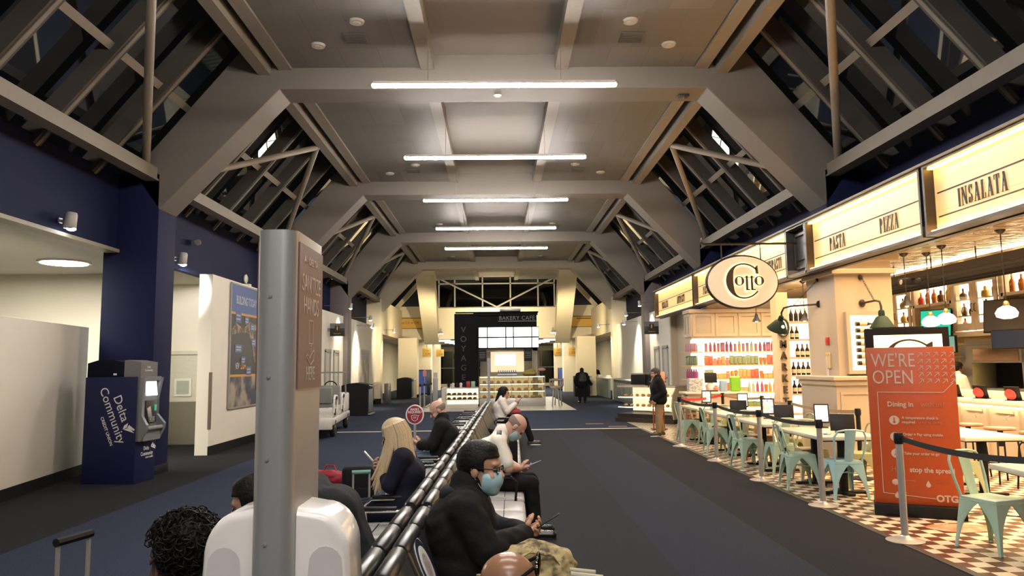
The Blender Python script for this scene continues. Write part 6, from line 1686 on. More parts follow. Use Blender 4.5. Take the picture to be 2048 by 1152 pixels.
# door in the alcove
DOORM = mat('white_door', (.60, .57, .48), .4)
d = MB(); d.span((-7.58, 17.0, 0), (-6.58, 17.05, 2.02)); d = struct(d, 'door_1', DOORM, 'white door with grey kick plate at the back of the alcove', smooth=0)
b = MB(); b.span((-7.66, 16.96, 0), (-7.58, 17.07, 2.10)); b.span((-6.58, 16.96, 0), (-6.50, 17.07, 2.10)); b.span((-7.66, 16.96, 2.02), (-6.50, 17.07, 2.10)); b.build('door_frame', DOORM, d, smooth=0)
b = MB(); b.span((-7.52, 16.985, .01), (-6.62, 17.0, .96)); b.build('kick_plate', mat('grey_kick', (.24, .22, .17), .35, metal=.3), d)
b = MB(); b.span((-7.30, 16.975, 1.08), (-6.92, 16.995, 1.48)); b.build('vision_frame', PAPER, d, smooth=0)
b = MB(); b.span((-7.25, 16.97, 1.13), (-6.97, 16.98, 1.43)); b.build('vision_pane', mat('wired_glass', (.42, .45, .38), .25), d)
b = MB(); b.tube([(-6.66, 17, 1.06), (-6.66, 16.93, 1.06), (-6.78, 16.93, 1.06)], .012, 8); b.box((-6.66, 16.99, .78), (.10, .02, .10), bev=.01); b.tube([(-6.66, 17, .78), (-6.66, 16.93, .78), (-6.76, 16.93, .78)], .012, 8); b.build('handle', CHROME, d)
# spot lamps on the walls
LAMPW = mat('lamp_grey_body', (.42, .40, .37), .35)
WSP = mat_emit('white_spot_glow', (.9, .93, 1.0), 30.0)
def wall_spot(label, loc, rz, power=90, col=(.86, .91, 1.0), sc=1.0, ang=75, aim=None):
    t = thing('wall_spotlight', label, 'spotlight', loc, rz, 'wall spotlights')
    b = MB(); b.cyl((-.12*sc, 0, 0), (0, 0, 0), .02*sc); b.box((-.12*sc, 0, 0), (.02, .08*sc, .08*sc)); b.build('bracket', GREYM, t)
    b = MB(); b.lathe([(.0, .12), (.06, .12), (.075, .09), (.085, -.10), (.075, -.12), (.07, -.10), (.02, -.09), (0, -.09)], (.03*sc, 0, 0), 18, (0, .12, 0), sx=sc, sy=sc) if sc != 1 else b.lathe([(.0, .12), (.06, .12), (.075, .09), (.085, -.10), (.075, -.12), (.07, -.10), (.02, -.09), (0, -.09)], (.03, 0, 0), 18, (0, .12, 0))
    b.build('housing', LAMPW, t)
    b = MB(); b.ball((.03+.012, 0, -.118), (.062, .062, .030), 14); b.build('lens', WSP, t)
    w_ = Vector(wpos(t, (.06, 0, -.14)))
    tg = aim if aim is not None else (w_.x-.2*math.cos(rz), w_.y-.2*math.sin(rz), w_.z-2)
    lamp_spot('spot_glow', w_, tg, power, col, ang, .7)
wall_spot('grey wall spotlight on the navy bulkhead, nearest on the left', (-6.06, 10.45, 3.80), 0, 30, aim=(-6.4, 10.5, 2.2))
wall_spot('grey wall spotlight on the navy wall left of the white doorway wall', (-6.06, 14.2, 3.80), 0, 620, (1, .94, .82), ang=70, aim=(-6.7, 17.0, 2.3))
t = thing('wall_camera', 'small grey camera high on the navy wall above the second spotlight', 'camera', (-6.19, 15.0, 4.28)); b = MB(); b.cyl((.02, 0, 0), (.12, 0, 0), .02); b.build('bracket', GREYM, t); b = MB(); b.cyl((.10, .05, -.02), (.16, -.16, -.05), .06, .055); b.build('housing', mat('camera_dark', (.16, .15, .14), .4), t)
# far arms with spotlights washing the walls
k = 0
for (x, y, z, s) in ((-5.25, 26.6, 3.88, 1), (-5.1, 29.9, 3.66, 1), (-5.05, 30.1, 3.36, 1), (-5.0, 36.0, 3.45, 1), (5.2, 29.6, 3.72, -1), (5.25, 27.0, 3.9, -1), (5.15, 29.9, 3.38, -1), (4.95, 36.0, 3.6, -1)):
    t = thing('arm_spotlight', '%s spotlight on a long arm washing the far %s wall' % (ORD[k % 4], 'left' if s > 0 else 'right'), 'spotlight', (x, y, z), 0, 'spotlights on arms along the far walls'); k += 1
    b = MB(); b.cyl((-s*((6.2 if z > 3.58 else 5.70)-abs(x)) if y < 35 else -s*(5.5-abs(x)), 0, .02), (0, 0, .02), .012, n=6); b.build('arm', GREYM, t)
    b = MB(); b.lathe([(0, .10), (.05, .10), (.07, -.10), (.05, -.08), (0, -.08)], (0, 0, 0), 14, (0, -s*-.2, 0)); b.build('housing', LAMPW, t)
    b = MB(); b.ball((0, 0, -.095), (.055, .055, .03), 10); b.build('lens', WSP, t)
    lamp_spot('spot_glow', (x-s*.02, y, z-.13), (x-s*.50, y+.1, z-1.6), 300, (1, .88, .66), 85, .8)
for s in (-1, 1):
    for q, (x, z) in enumerate(((3.2, 3.55),)):
        t = thing('header_spotlight', 'shining spotlight on the cream header beside the kiosk, %s one' % ('left' if s < 0 else 'right'), 'spotlight', (s*x, 42.0, z+.05)); b = MB(); b.cyl((0, .9, .2), (0, 0, .2), .015, n=6); b.cyl((0, 0, .2), (0, 0, 0), .015, n=6); b.build('arm', GREYM, t); b = MB(); b.lathe([(0, .1), (.08, .08), (.16, -.08), (.0, -.08)], n=16); b.build('housing', LAMPW, t); b = MB(); b.lathe([(0, -.09), (.15, -.09), (.15, -.082)], n=14); b.build('lens', WSP, t)
        lamp_spot('spot_glow', (s*x, 42.0, z-.12), (s*x, 41.0, 0), 160, (1, .9, .7), 110, .8)
lamp_spot('far_arch_fill', (-2.6, 37.0, 2.9), (-5.0, 41.0, 4.6), 650, (1, .84, .54), 120, .9)  # added fill spots without fixtures, brighten the cream far end
lamp_spot('far_arch_fill', (2.6, 37.0, 2.9), (5.0, 41.0, 4.6), 650, (1, .84, .54), 120, .9)
for s in (-1, 1): lamp_spot('far_arch_fill', (s*3.6, 33.5, 3.3), (s*5.6, 35.6, 2.6), 420, (1, .87, .62), 90, .9)  # added fill, no fixture: lifts the columns of the last arch
lamp_spot('far_arch_fill', (0, 40.5, 3.9), (0, 43.0, 4.6), 900, (1, .84, .56), 150, .9)  # added fill, no fixture: lifts the header wall
# posters
def poster(label, x0, y0, y1, z0, z1, m, frame=True):
    t = thing('wall_poster', label, 'poster', (x0, (y0+y1)/2, (z0+z1)/2)); h, v = (y1-y0)/2, (z1-z0)/2
    b = MB(); b.span((0, -h, -v), (.02, h, v)); b.build('sheet', m, t, smooth=0)
    b = MB()
    for (a, c, e, f_) in ((-h, h, v-.015, v+.02), (-h, h, -v-.02, -v+.015), (-h-.03, -h+.01, -v, v), (h-.01, h+.03, -v, v)): b.span((0, a, e), (.03, c, f_))
    b.build('frame', mat('poster_frame', (.30, .30, .27), .4), t, smooth=0)
    return t, h, v
t, h, v = poster('tall blue and black poster on the white wall left of the sanitizer post', -5.69, 15.85, 17.75, .85, 3.52, mat('poster_black', (.016, .017, .020), .4))
b = MB(); b.span((.02, -h+.02, v-.62), (.024, h-.02, v-.01)); b.build('blue_band', mat('poster_blue', (.045, .10, .30), .4), t)
b = MB(); b.span((.02, -h+.02, v-.66), (.025, h-.02, v-.61)); b.span((.02, -h+.02, -v+.66), (.025, h-.02, -v+.71)); b.build('orange_rule', mat('poster_orange', (.62, .28, .03), .4), t, smooth=0)
text('BUILDING TODAY', .26, mat('poster_pale', (.45, .48, .52), .5), t, (.025, -h+.30, v-.42), FR, .001, 'LEFT', .62, bold=.002)
b = MB(); b.span((.02, -h+.02, -v+.01), (.024, h-.02, -v+.66)); b.build('photo_band', mat_two('terminal_photo', (.36, .30, .22), (.06, .06, .09), 2.2, (.40, .58), .5), t)
b = MB(); b.prism([(-.85, .20), (-.62, .34), (-.45, .30), (-.2, .24), (.1, .34), (.3, .42), (.55, .36), (.85, .38), (.85, .28), (.5, .20), (.62, -.10), (.74, -.5), (.62, -.5), (.46, -.1), (.2, .14), (-.2, .16), (-.5, .12), (-.85, .08)], (.021, 0, .15), (0, 1, 0), (0, 0, 1), .002); b.build('plan_drawing', mat_two('plan_print', (.10, .065, .04), (.34, .27, .19), 7, (.4, .62), .5), t, smooth=0)
for k, (yy, zz, w_, h_) in enumerate(((-.5, .62, .36, .24), (.05, .58, .28, .18), (.45, .44, .3, .16), (-.45, -.06, .44, .17), (-.12, -.32, .30, .17), (.25, -.55, .34, .20), (.55, .1, .3, .18))):
    b = MB(); b.span((.022, yy-w_/2, zz-h_/2), (.026, yy+w_/2, zz+h_/2)); l_ = b.build('caption_box', mat('caption_blue', (.06, .10, .26), .4), t); b = MB(); 
    for q in (-1, 1): b.span((.026, yy-w_*.34, zz+q*h_*.17-.018), (.027, yy+w_*.34, zz+q*h_*.17+.018))
    b.build('caption_lines', mat('caption_pale', (.35, .38, .46), .5), l_, smooth=0)
text('NEW', .19, mat('poster_pale', (.45, .48, .52), .5), t, (.025, -h+.32, -v+.83), FR, .001, 'LEFT', .6, bold=.004); text('LGA', .26, mat('poster_orange', (.62, .28, .03), .4), t, (.025, -h+.66, -v+.83), FR, .001, 'LEFT', .7, bold=.006)
t = MB(); t.lathe([(0, 0), (.11, 0), (.115, .03), (.08, .05), (0, .05)], n=20, rot=(0, PI/2, 0)); o = t.build('wall_speaker', WHITEP, loc=(-5.69, 17.1, 3.75)) if False else t.build('wall_speaker', WHITEP, loc=(-6.19, 18.2, 3.88)); tag(o, 'round white wall speaker above the blue poster', 'speaker')
t, h, v = poster('landscape poster beyond the dark column, behind the large black bin', -5.69, 30.7, 32.9, 1.0, 2.42, mat_two('landscape_photo', (.42, .34, .26), (.20, .17, .17), 1.6, (.40, .60), .5))
b = MB(); b.span((.02, -h+.02, v-.42), (.024, h-.02, v-.01)); b.build('sky_band', mat('dusk_sky', (.22, .20, .26), .5), t)
# blade signs and wayfinding
def blade(label, x, y, z, w_, h_, arm):
    t = thing('restroom_sign', label, 'sign', (x, y, z)); b = MB(); b.box((0, 0, 0), (w_, .07, h_), bev=.006); b.build('panel', mat('sign_black', (.016, .014, .013), .4), t)
    b = MB(); b.box((0, -.037, h_*.30), (w_*.98, .004, h_*.38)); b.build('top_band', mat('sign_grey', (.15, .15, .16), .4), t)
    Yl = mat('sign_yellow', (.55, .36, .05), .5)
    b = MB(); b.box((0, -.040, h_*.12), (.17, .004, .17), bev=.001); b.build('square', mat('sign_black', (.016, .014, .013), .4), t)
    b = MB(); b.ball((0, -.044, h_*.12+.055), (.016, .003, .016), 10); b.prism([(-.025, .035), (.025, .035), (.012, -.07), (-.012, -.07)], (0, -.042, h_*.12), (1, 0, 0), (0, 0, 1), .003); b.build('pictogram', Yl, t)
    text('Restrooms', .06, Yl, t, (0, -.037, -h_*.34), FC, .001, 'CENTER', .9)
    b = MB(); b.box((arm*(w_/2+.05), 0, 0), (.10, .05, .12)); b.build('bracket', GREYM, t)
blade('black restroom sign jutting from the left white wall', -5.37, 25.0, 2.95, .50, .43, -1)
blade('black restroom sign jutting from the right white wall beside the lit sign', 5.45, 26.0, 2.95, .52, .45, 1)
YS = mat('amber_sign', (.46, .25, .03), .45, emit=(.8, .42, .04), es=.14)
def way(label, x, lines):
    t = thing('wayfinding_sign', label, 'sign', (x, 42.9, 4.18)); b = MB(); b.box((0, 0, 0), (1.80, .14, .62), bev=.01); b.build('case', mat('sign_olive', (.13, .09, .03), .4), t)
    b = MB(); b.box((.06, -.072, 0), (1.62, .01, .56)); b.build('face', YS, t)
    b = MB(); b.box((-.82, -.072, 0), (.12, .01, .56)); b.build('grey_strip', mat('sign_strip_grey', (.26, .25, .22), .4), t)
    return t
t = way('amber hanging sign reading Gates C31 to C38 at the far left', -5.10, 1); text('Gates C31 to C38', .17, INK, t, (-.02, -.08, -.02), FC, .002, 'CENTER', .95)
b = MB(); b.prism([(-.05, 0), (0, .05), (.05, 0), (.02, 0), (.02, -.05), (-.02, -.05), (-.02, 0)], (-.72, -.08, .03), (1, 0, 0), (0, 0, 1), .003); b.build('arrow', INK, t, smooth=0)
t = way('amber hanging sign with one short line of print at the far right', 5.0, 1)
b = MB(); b.box((.05, -.08, .19), (.85, .004, .05)); b.build('print_line', INK, t); b = MB(); b.box((-.74, -.08, .17), (.10, .004, .10)); b.build('symbol', REDP, t)
def gate(label, x, y, z, s_, sz=.5):
    t = thing('gate_sign', label, 'sign', (x, y, z), 0, 'amber gate number signs'); b = MB(); b.box((0, 0, 0), (sz*1.05, .08, sz), bev=.008); b.build('case', YS, t)
    text(s_, sz*.36, INK, t, (sz*.10, -.045, -sz*.28), FC, .002, 'CENTER', .9); text('Gate', sz*.2, INK, t, (sz*.08, -.045, sz*.18), FC, .002, 'CENTER', .9)
    b = MB(); b.cyl((0, 0, sz*.5), (0, 0, 3.27-z), .02, n=6); b.build('hanger', GREYM, t)
gate('amber gate sign C34 hanging at far left near the column', -4.35, 46.0, 2.55, 'C34'); gate('amber gate sign hanging at far left, nearer the kiosk', -4.0, 52.0, 2.62, 'C36')
gate('amber gate sign C37 hanging at far right, largest', 5.05, 41.0, 2.42, 'C37'); gate('amber gate sign C33 hanging at far right, middle', 4.75, 46.5, 2.52, 'C33'); gate('amber gate sign hanging at far right, nearest the dark windows', 4.30, 53.0, 2.62, 'C35')
t = thing('exit_sign', 'red glowing exit sign under the far right ceiling', 'exit sign', (5.02, 42.95, 3.10)); b = MB(); b.box((0, 0, 0), (.40, .06, .26), bev=.006); b.build('face', mat('exit_red', (.6, .02, .03), .4, emit=(1, .05, .09), es=1.5), t); text('EXIT', .19, mat('exit_letters', (.9, .3, .3), .4, emit=(1, .30, .32), es=1.6), t, (0, -.032, -.065), FC, .002, 'CENTER', .9); b = MB(); b.cyl((0, 0, .12), (0, 0, .22), .015); b.build('stem', GREYM, t)
# electric cart
t = thing('electric_cart', 'white electric passenger cart parked by the left wall', 'cart', (-4.62, 19.7, 0), math.radians(5))
CW = mat('cart_white', (.62, .60, .55), .3)
b = MB(); b.span((-.52, -1.9, .30), (.52, 1.9, .46), .02); b.span((-.52, -1.95, .22), (.52, -1.8, .50), .02); b.span((-.50, 1.35, .46), (.50, 1.95, .98), .06)
b.build('body', CW, t)
for y in (-1.55, -.05):
    b = MB(); b.span((-.50, y, .46), (.50, y+.62, .72), .03); bb = b.build('seat_box', CW, t)
    b = MB(); b.box((.505, y+.30, .60), (.012, .26, .16), bev=.003); b.build('side_vent', BLACK, bb)
    b = MB(); b.box((0, y+.33, .77), (.94, .54, .12), bev=.04, seg=3); b.build('seat', mat('cart_seat_grey', (.22, .22, .21), .5), t)
    b = MB(); b.box((0, y+.02, 1.02), (.94, .12, .40), (.15, 0, 0), .04, 3); b.build('backrest', mat('cart_seat_grey', (.22, .22, .21), .5), t)
    for s in (-1, 1):
        b = MB(); b.tube([(s*.51, y+.0, .60), (s*.52, y-.02, .92), (s*.52, y+.10, 1.0), (s*.52, y+.50, .98), (s*.52, y+.58, .84), (s*.51, y+.56, .60)], .028, 8); b.build('arm_rail', PAPER, t)
        b = MB(); b.box((s*.52, y+.28, .94), (.05, .40, .10), bev=.02); b.build('arm_pad', BLACK, t)
for s in (-1, 1):
    for y in (-1.25, 1.45):
        b = MB(); b.lathe([(.02, -.06), (.19, -.06), (.22, -.03), (.22, .03), (.19, .06), (.02, .06)], (s*.46, y, .22), 22, (0, PI/2, 0)); w_ = b.build('wheel', RUBBER, t)
        b = MB(); b.lathe([(0, .061), (.12, .061), (.11, .07), (0, .07)], (s*.46, y, .22), 16, (0, s*PI/2, 0)); b.build('hub_cap', CHROME, w_)
b = MB(); b.tube([(.1, 1.2, .9), (.1, 1.0, 1.15)], .02, 8); b.tube([(.1+.17*math.cos(2*PI*k/20), .98-.08*math.sin(2*PI*k/20), 1.16+.15*math.sin(2*PI*k/20)) for k in range(20)], .016, 6, closed=True); b.build('steering_wheel', BLACK, t)
b = MB()
for x in (-.46, .46): b.tube([(x, 1.4, .95), (x, 1.15, 1.55)], .02, 8)
b.tube([(-.46, 1.15, 1.55), (.46, 1.15, 1.55)], .02, 8); b.build('windscreen_frame', STEEL, t)
# waste bins
def bin_(label, x, y, w_, d_, h_, rz=0):
    t = thing('waste_bin', label, 'bin', (x, y, 0), rz); b = MB()
    pr = [(-w_/2, 0), (w_/2, 0), (w_/2, h_*.93)]+[(w_/2-w_*k/8, h_*(.93+.07*math.sin(PI*k/8))) for k in range(1, 8)]+[(-w_/2, h_*.93)]
    b.prism(pr, (0, d_/2, 0), (1, 0, 0), (0, 0, 1), d_); b.build('body', BLACK, t, smooth=30)
    b = MB(); b.span((w_/2, -d_*.42, .12), (w_/2+.03, d_*.42, h_*.80), .008); b.build('front_panel', mat('bin_print', (.16, .16, .18), .35, var=.5, scale=5), t)
    b = MB(); b.span((w_/2, -d_*.36, h_*.80), (w_/2+.02, d_*.36, h_*.90)); b.build('slot', RUBBER, t); b = MB(); b.tube([(w_/2+.02, -d_*.4, h_*.93), (w_/2+.12, -d_*.4, h_*.90), (w_/2+.12, d_*.4, h_*.90), (w_/2+.02, d_*.4, h_*.93)], .018, 8); b.build('handle', STEEL, t)
    b = MB(); b.span((w_/2, -d_*.45, .04), (w_/2+.10, d_*.45, .08)); b.build('foot_pedal', STEEL, t)
bin_('large black arched bin beyond the cart on the left', -4.98, 26.6, .92, 1.0, 1.14); bin_('smaller black arched bin farther down on the left', -4.95, 40.0, .78, .9, 1.12); bin_('black arched bin far on the right beside the walking person', 4.5, 39.9, .8, .8, 1.15)
t = MB(); t.box((0, 0, .46), (.26, .40, .92), bev=.02); o = t.build('metal_bollard_bin', mat('worn_metal', (.20, .18, .16), .35, metal=.6), loc=(-5.15, 35.0, 0)); tag(o, 'slim worn metal bin beside the cream pillar on the left', 'bin')
t = thing('gate_podium', 'pale podium panel beside the slim metal bin', 'podium', (-5.52, 34.6, 0)); b = MB(); b.box((0, 0, .62), (.30, .6, .75), bev=.01); b.build('panel', CREAM, t); b = MB(); b.box((0, 0, .14), (.2, .5, .28)); b.build('foot', BLACK, t)
for k, (x, y) in enumerate(((-4.4, 44.5), (4.5, 49.6))):
    t = thing('vending_machine', 'blue vending machine far on the %s' % ('left' if k == 0 else 'right'), 'vending machine', (x, y, 0)); b = MB(); b.box((0, 0, .75), (.9, .7, 1.5), bev=.02); b.build('body', mat('vending_dark', (.02, .02, .03), .4), t); b = MB(); b.box((-.1, -.36, .78), (.62, .02, 1.3)); b.build('front', mat('vending_blue', (.03, .06, .28), .35, emit=(.05, .09, .4), es=.25), t)
# counters on the right beyond the food court
FROST = mat('frosted_green_glass', (.20, .25, .22), .25, var=.05)
for k, (ya, yb) in enumerate(((29.2, 34.6), (36.2, 40.4))):
    t = thing('gate_counter', 'long frosted glass counter on the right, %s' % ('nearer one with vertical slots' if k == 0 else 'farther one beside the walking person'), 'counter', (5.50, (ya+yb)/2, 0)); h = (yb-ya)/2
    b = MB(); b.span((-.10, -h, .04), (.0, h, .98)); b.build('front', FROST, t, smooth=0)
    b = MB(); b.span((-.16, -h, .98), (.19, h, 1.04), .01); b.build('top', PAPER, t)
    if k == 0:
        b = MB()
        for q in range(14): y = -h+.3+q*.36; b.span((-.112, y, .18), (-.10, y+.13, .86), .004)
        b.build('slot_row', mat('slot_pale', (.42, .43, .36), .4), t)
    else:
        b = MB()
        for q in range(4): b.box((.05, -h+1+q*1.4, 1.09), (.2, .35, .10), bev=.01)
        b.build('counter_boxes', PAPER, t)

# ------------------------------------------------------------------ bakery kiosk in the middle of the far hall
KD = mat('kiosk_black', (.006, .006, .0065), .7, spec=.1)
t = thing('bakery_kiosk', 'black bakery cafe kiosk with glowing menu boxes in the hall centre', 'kiosk', (0, 31.0, 0))
b = MB(); b.span((-1.80, .2, 0), (-.78, 1.2, 3.88)); b.build('tower', KD, t, smooth=0)
b = MB(); b.span((-.78, .25, 3.30), (1.68, 1.1, 3.88)); b.span((-1.0, .15, 3.80), (1.72, .25, 3.92)); b.span((-1.75, .1, 3.9), (1.75, .3, 3.95)); b.build('canopy', KD, t, smooth=0)
b = MB(); b.span((.12, -.1, 3.96), (1.0, .3, 4.06), .01); b.build('top_sign_bar', GREYM, t)
for k, ch in enumerate('VOYAGE'): text(ch, .34, mat('dim_letters', (.028, .028, .03), .5), t, (-1.42, .19, 3.10-.40*k), FC, .006, 'CENTER', 1.0)
text('BAKERY CAFÉ', .235, mat('pale_letters', (.13, .13, .125), .5), t, (.84, .13, 3.60), FC, .008, 'CENTER', 1.0, track=1.05); b = MB(); b.span((.05, .13, 3.53), (1.66, .15, 3.56)); b.build('rule', mat('pale_letters', (.13, .13, .125), .5), t)
MENUL = mat_emit('menu_box_glow', (1.0, .95, .84), 5.5)
b = MB(); b.span((-.78, -.08, 2.42), (1.74, .18, 3.30)); b.build('menu_housing', KD, t)
for r in range(2):
    for (xa, xb) in ((-.76, -.43), (-.38, .34), (.39, .66), (.71, 1.42), (1.47, 1.72)):
        b = MB(); b.span((xa, -.10, 2.44+r*.45), (xb, -.08, 2.83+r*.44)); b.build('menu_box', MENUL, t)
b = MB(); b.span((1.50, .3, 0), (1.70, 1.1, 2.45)); b.span((-.78, 2.6, 0), (1.7, 2.7, 2.6)); b.span((-.78, .3, 2.3), (1.70, 2.6, 2.42)); b.build('frame', mat('kiosk_wall', (.30, .26, .20), .5), t, smooth=0)
b = MB(); b.span((-.3, 2.45, 1.4), (1.2, 2.58, 2.30)); b.build('lit_back', mat('kiosk_back', (.8, .72, .5), .5, emit=(1, .80, .5), es=.7), t)
b = MB(); b.span((-.10, .9, 1.70), (.78, .95, 2.16)); b.build('screen', mat_emit('kiosk_screen', (1, 1, 1), 4.5), t)
for (x, s_) in ((-.62, 0), (1.28, 1)):
    b = MB(); b.span((x-.17, -.06, 1.86), (x+.17, -.03, 2.38)); p = b.build('menu_board', BLACK, t); b = MB()
    for q in range(4): b.span((x-.12, -.065, 2.22-q*.07), (x+.12, -.06, 2.24-q*.07))
    b.build('menu_lines', mat('pale_letters', (.13, .13, .125), .5), p, smooth=0)
b = MB(); b.box((-.36, -.25, 1.0), (.11, .10, 2.0)); b.build('post', mat('kiosk_post', (.32, .32, .34), .4), t)
b = MB(); b.span((-.76, -.1, 0), (1.98, .9, .34), .01); b.build('case_base', STEEL, t)
b = MB(); b.span((-.74, .78, .34), (1.96, .82, 1.24)); b.build('case_back', mat('kiosk_case_back', (.75, .62, .34), .5, emit=(1, .80, .42), es=.40), t)
for z in (.64, .94, 1.24):
    b = MB(); b.span((-.74, -.08, z-.02), (1.96, .80, z)); sh = b.build('case_shelf', mat('case_shelf_pale', (.6, .52, .36), .4), t); b = MB(); b.span((-.72, -.06, z-.04), (1.94, -.03, z-.022)); b.build('light_strip', mat_emit('kiosk_case_led', (1, .84, .55), 7), sh)
b = MB()
for x in (-.75, -.14, .58, 1.28, 1.96): b.span((x-.018, -.1, .34), (x+.018, -.06, 1.25))
b.build('mullions', mat('brass_frame', (.5, .4, .2), .35, metal=.6), t, smooth=0)
b = MB(); b.span((-.74, -.095, .34), (1.96, -.085, 1.24)); b.build('case_glass', GLASS, t)
b = MB(); b.span((-2.25, -1.0, 0), (-.80, .1, .12)); b.span((-2.25, -1.0, .12), (-2.10, .1, .78)); b.span((-2.10, .04, .12), (-.80, .1, .78)); b.span((-2.25, -1.0, .78), (-.80, .1, .82)); b.build('low_case', mat('low_case_pale', (.55, .50, .42), .4), t, smooth=0)
b = MB(); b.span((-2.10, -.02, .12), (-.80, .02, .76)); b.build('low_case_back', mat('low_case_glow', (.85, .8, .65), .5, emit=(1, .88, .66), es=1.5), t)
for z in (.34, .52): b = MB(); b.span((-2.09, -.94, z-.015), (-.80, -.02, z)); b.build('low_case_shelf', mat('case_shelf_pale', (.6, .52, .36), .4), t)
b = MB(); b.span((-2.10, -.97, .14), (-.80, -.96, .76)); b.build('low_case_glass', GLASS, t)
rg = random.Random(9)
for zi, z in enumerate((.34, .64, .94)):
    for q in range(9):
        bb = dup(bun0, (-.55+q*.29, 31.22, z), rg.uniform(0, 3), '%s pastry from the left on the %s row of the kiosk glass case' % (ORD[q], ('bottom', 'middle', 'top')[zi]), 'pastries in the kiosk case'); bb.scale = (1.6, 1.6, 1.6)
for zi, z in enumerate((.34, .52)):
    for q in range(6): bb = dup(bun0, (-1.98+q*.21, 30.45, z), rg.uniform(0, 3), '%s pastry from the left on the %s shelf of the low kiosk case' % (ORD[q], ('lower', 'upper')[zi]), 'pastries in the low kiosk case'); bb.scale = (1.5, 1.3, 1.2)
for q in range(9): bottle(0, mat('water_blue', (.08, .16, .34), .15), (.05+q*.09, 31.3, 1.24), '%s blue water bottle from the left on the kiosk glass case' % ORD[q], 'water bottles on the kiosk case', .9, 'dark', 'white')
for q, (x, m_) in enumerate(((-2.0, SATIN), (-1.82, PAPER), (-1.66, SATIN), (-1.50, PAPER), (-1.36, SATIN), (-1.2, REDP), (-1.0, mat('mint_box', (.25, .42, .34), .5)))):
    b = MB(); b.lathe([(0, 0), (.05, 0), (.065, .16), (.05, .17), (0, .2)], n=12) if q < 5 else b.box((0, 0, .12), (.16, .14, .24), bev=.01)
    o = b.build('counter_jar' if q < 5 else 'counter_box', m_, loc=(x, 30.5, .82)); tag(o, '%s item from the left on top of the low kiosk case' % ORD[q], 'jar' if q < 5 else 'box', 'items on the low kiosk case')
t = thing('bread_basket', 'green and brown bread heap on the kiosk glass case', 'bread basket', (1.35, 31.3, 1.24)); b = MB(); b.ball((0, 0, .10), (.30, .18, .16), 14); b.ball((.1, 0, .20), (.16, .12, .12), 12); b.build('loaves', mat('herb_bread', (.30, .24, .05), .7, var=.4, scale=9, bump=.4), t); b = MB(); b.lathe([(.2, 0), (.30, .08), (.28, .08)], n=16); b.build('basket', mat('wicker', (.22, .12, .05), .7), t)
t = thing('pink_orchid', 'pinkish bread loaf raised at the right end of the kiosk case', 'bread', (1.85, 31.3, 1.24)); b = MB(); b.ball((0, 0, .26), (.18, .10, .08), 12); b.build('loaf', mat('pink_crust', (.5, .24, .14), .6), t); b = MB(); b.cyl((0, 0, 0), (0, 0, .2), .05, .08); b.build('stand', DARKM, t)
# tall tables with striped stools beside the kiosk, steel posts on its left
for k, (x, y) in enumerate(((2.35, 30.2), (2.55, 31.4))):
    t = thing('counter_stool', 'striped high stool right of the kiosk, %s' % ('nearer' if k == 0 else 'farther'), 'stool', (x, y, 0)); b = MB(); b.lathe([(0, .74), (.2, .74), (.22, .78), (.2, .82), (0, .82)], n=18); b.build('seat', mat('stool_tan', (.35, .26, .15), .5), t); b = MB(); b.tube([(-.2, .1, .80), (-.22, .1, 1.08), (.22, .1, 1.08), (.2, .1, .80)], .05, 8); b.build('backrest', mat('stool_stripe', (.28, .24, .17), .5, var=.6, scale=6), t)
    for a in range(4): b = MB(); c, s = math.cos(PI/4+a*PI/2), math.sin(PI/4+a*PI/2); b.cyl((.12*c, .12*s, .74), (.2*c, .2*s, 0), .018, n=8); b.build('leg', STEEL, t)
for k, (x, y) in enumerate(((-3.05, 29.4), (-3.0, 30.6), (-2.85, 32.0))):
    stanchion('steel belt post left of the kiosk, %s' % ('nearest', 'middle', 'farthest')[k], (x, y), ((-3.0, 30.6), (-2.85, 32.0), None)[k], group='belt posts left of the kiosk')
t = thing('queue_totem', 'slim grey sign post left of the kiosk low case', 'sign post', (-2.55, 30.6, 0)); b = MB(); b.box((0, 0, .6), (.20, .08, 1.2), bev=.01); b.build('post', mat('kiosk_post', (.32, .32, .34), .4), t); b = MB(); b.box((0, 0, 1.32), (.16, .04, .22)); b.build('card_holder', STEEL, t)
t = thing('pink_tag_stand', 'small pink tag on a thin stand far left beside the vending machine', 'stand', (-4.3, 44.0, 0)); b = MB(); b.lathe([(0, 0), (.15, 0), (.14, .03), (.02, .05), (.02, 1.1), (0, 1.1)], n=14); b.build('post', STEEL, t); b = MB(); b.prism([(-.1, 1.1), (.1, 1.1), (.12, 1.4), (0, 1.5), (-.12, 1.4)], (0, -.02, 0), (1, 0, 0), (0, 0, 1), .02); b.build('tag', mat('pink_tag', (.65, .28, .30), .5), t)

# ------------------------------------------------------------------ foreground: sanitizer stand, luggage, signs
t = thing('sanitizer_stand', 'tall aluminium hand sanitizer post with two white dispensers in the foreground', 'sanitizer stand', (-.525, 1.885, 0))
AL = mat('satin_aluminium', (.42, .42, .42), .40, metal=.45, var=.03, scale=60)
b = MB(); pts = []
for (cx, cy, a0_, a1_) in ((.0475-.035, -.135+.035, -90, 0), (.0475-.012, .135-.012, 0, 90), (-.0475+.012, .135-.012, 90, 180), (-.0475+.035, -.135+.035, 180, 270)):
    r = .035 if cy < 0 else .012
    for k in range(9): a = math.radians(a0_+(a1_-a0_)*k/8); pts.append((cx+r*math.cos(a), cy+r*math.sin(a)))
b.prism(pts, (0, 0, .02), (1, 0, 0), (0, 1, 0), 1.99); b.build('post', AL, t, smooth=40)
b = MB(); b.box((0, 0, .012), (.42, .52, .024), bev=.01); b.build('base', STEEL, t)
MAU = mat('mauve_sign', (.17, .085, .085), .42, var=.04)
b = MB(); b.span((.0475, -.105, 1.63), (.0505, .128, 1.985)); sg = b.build('sign_panel', MAU, t)
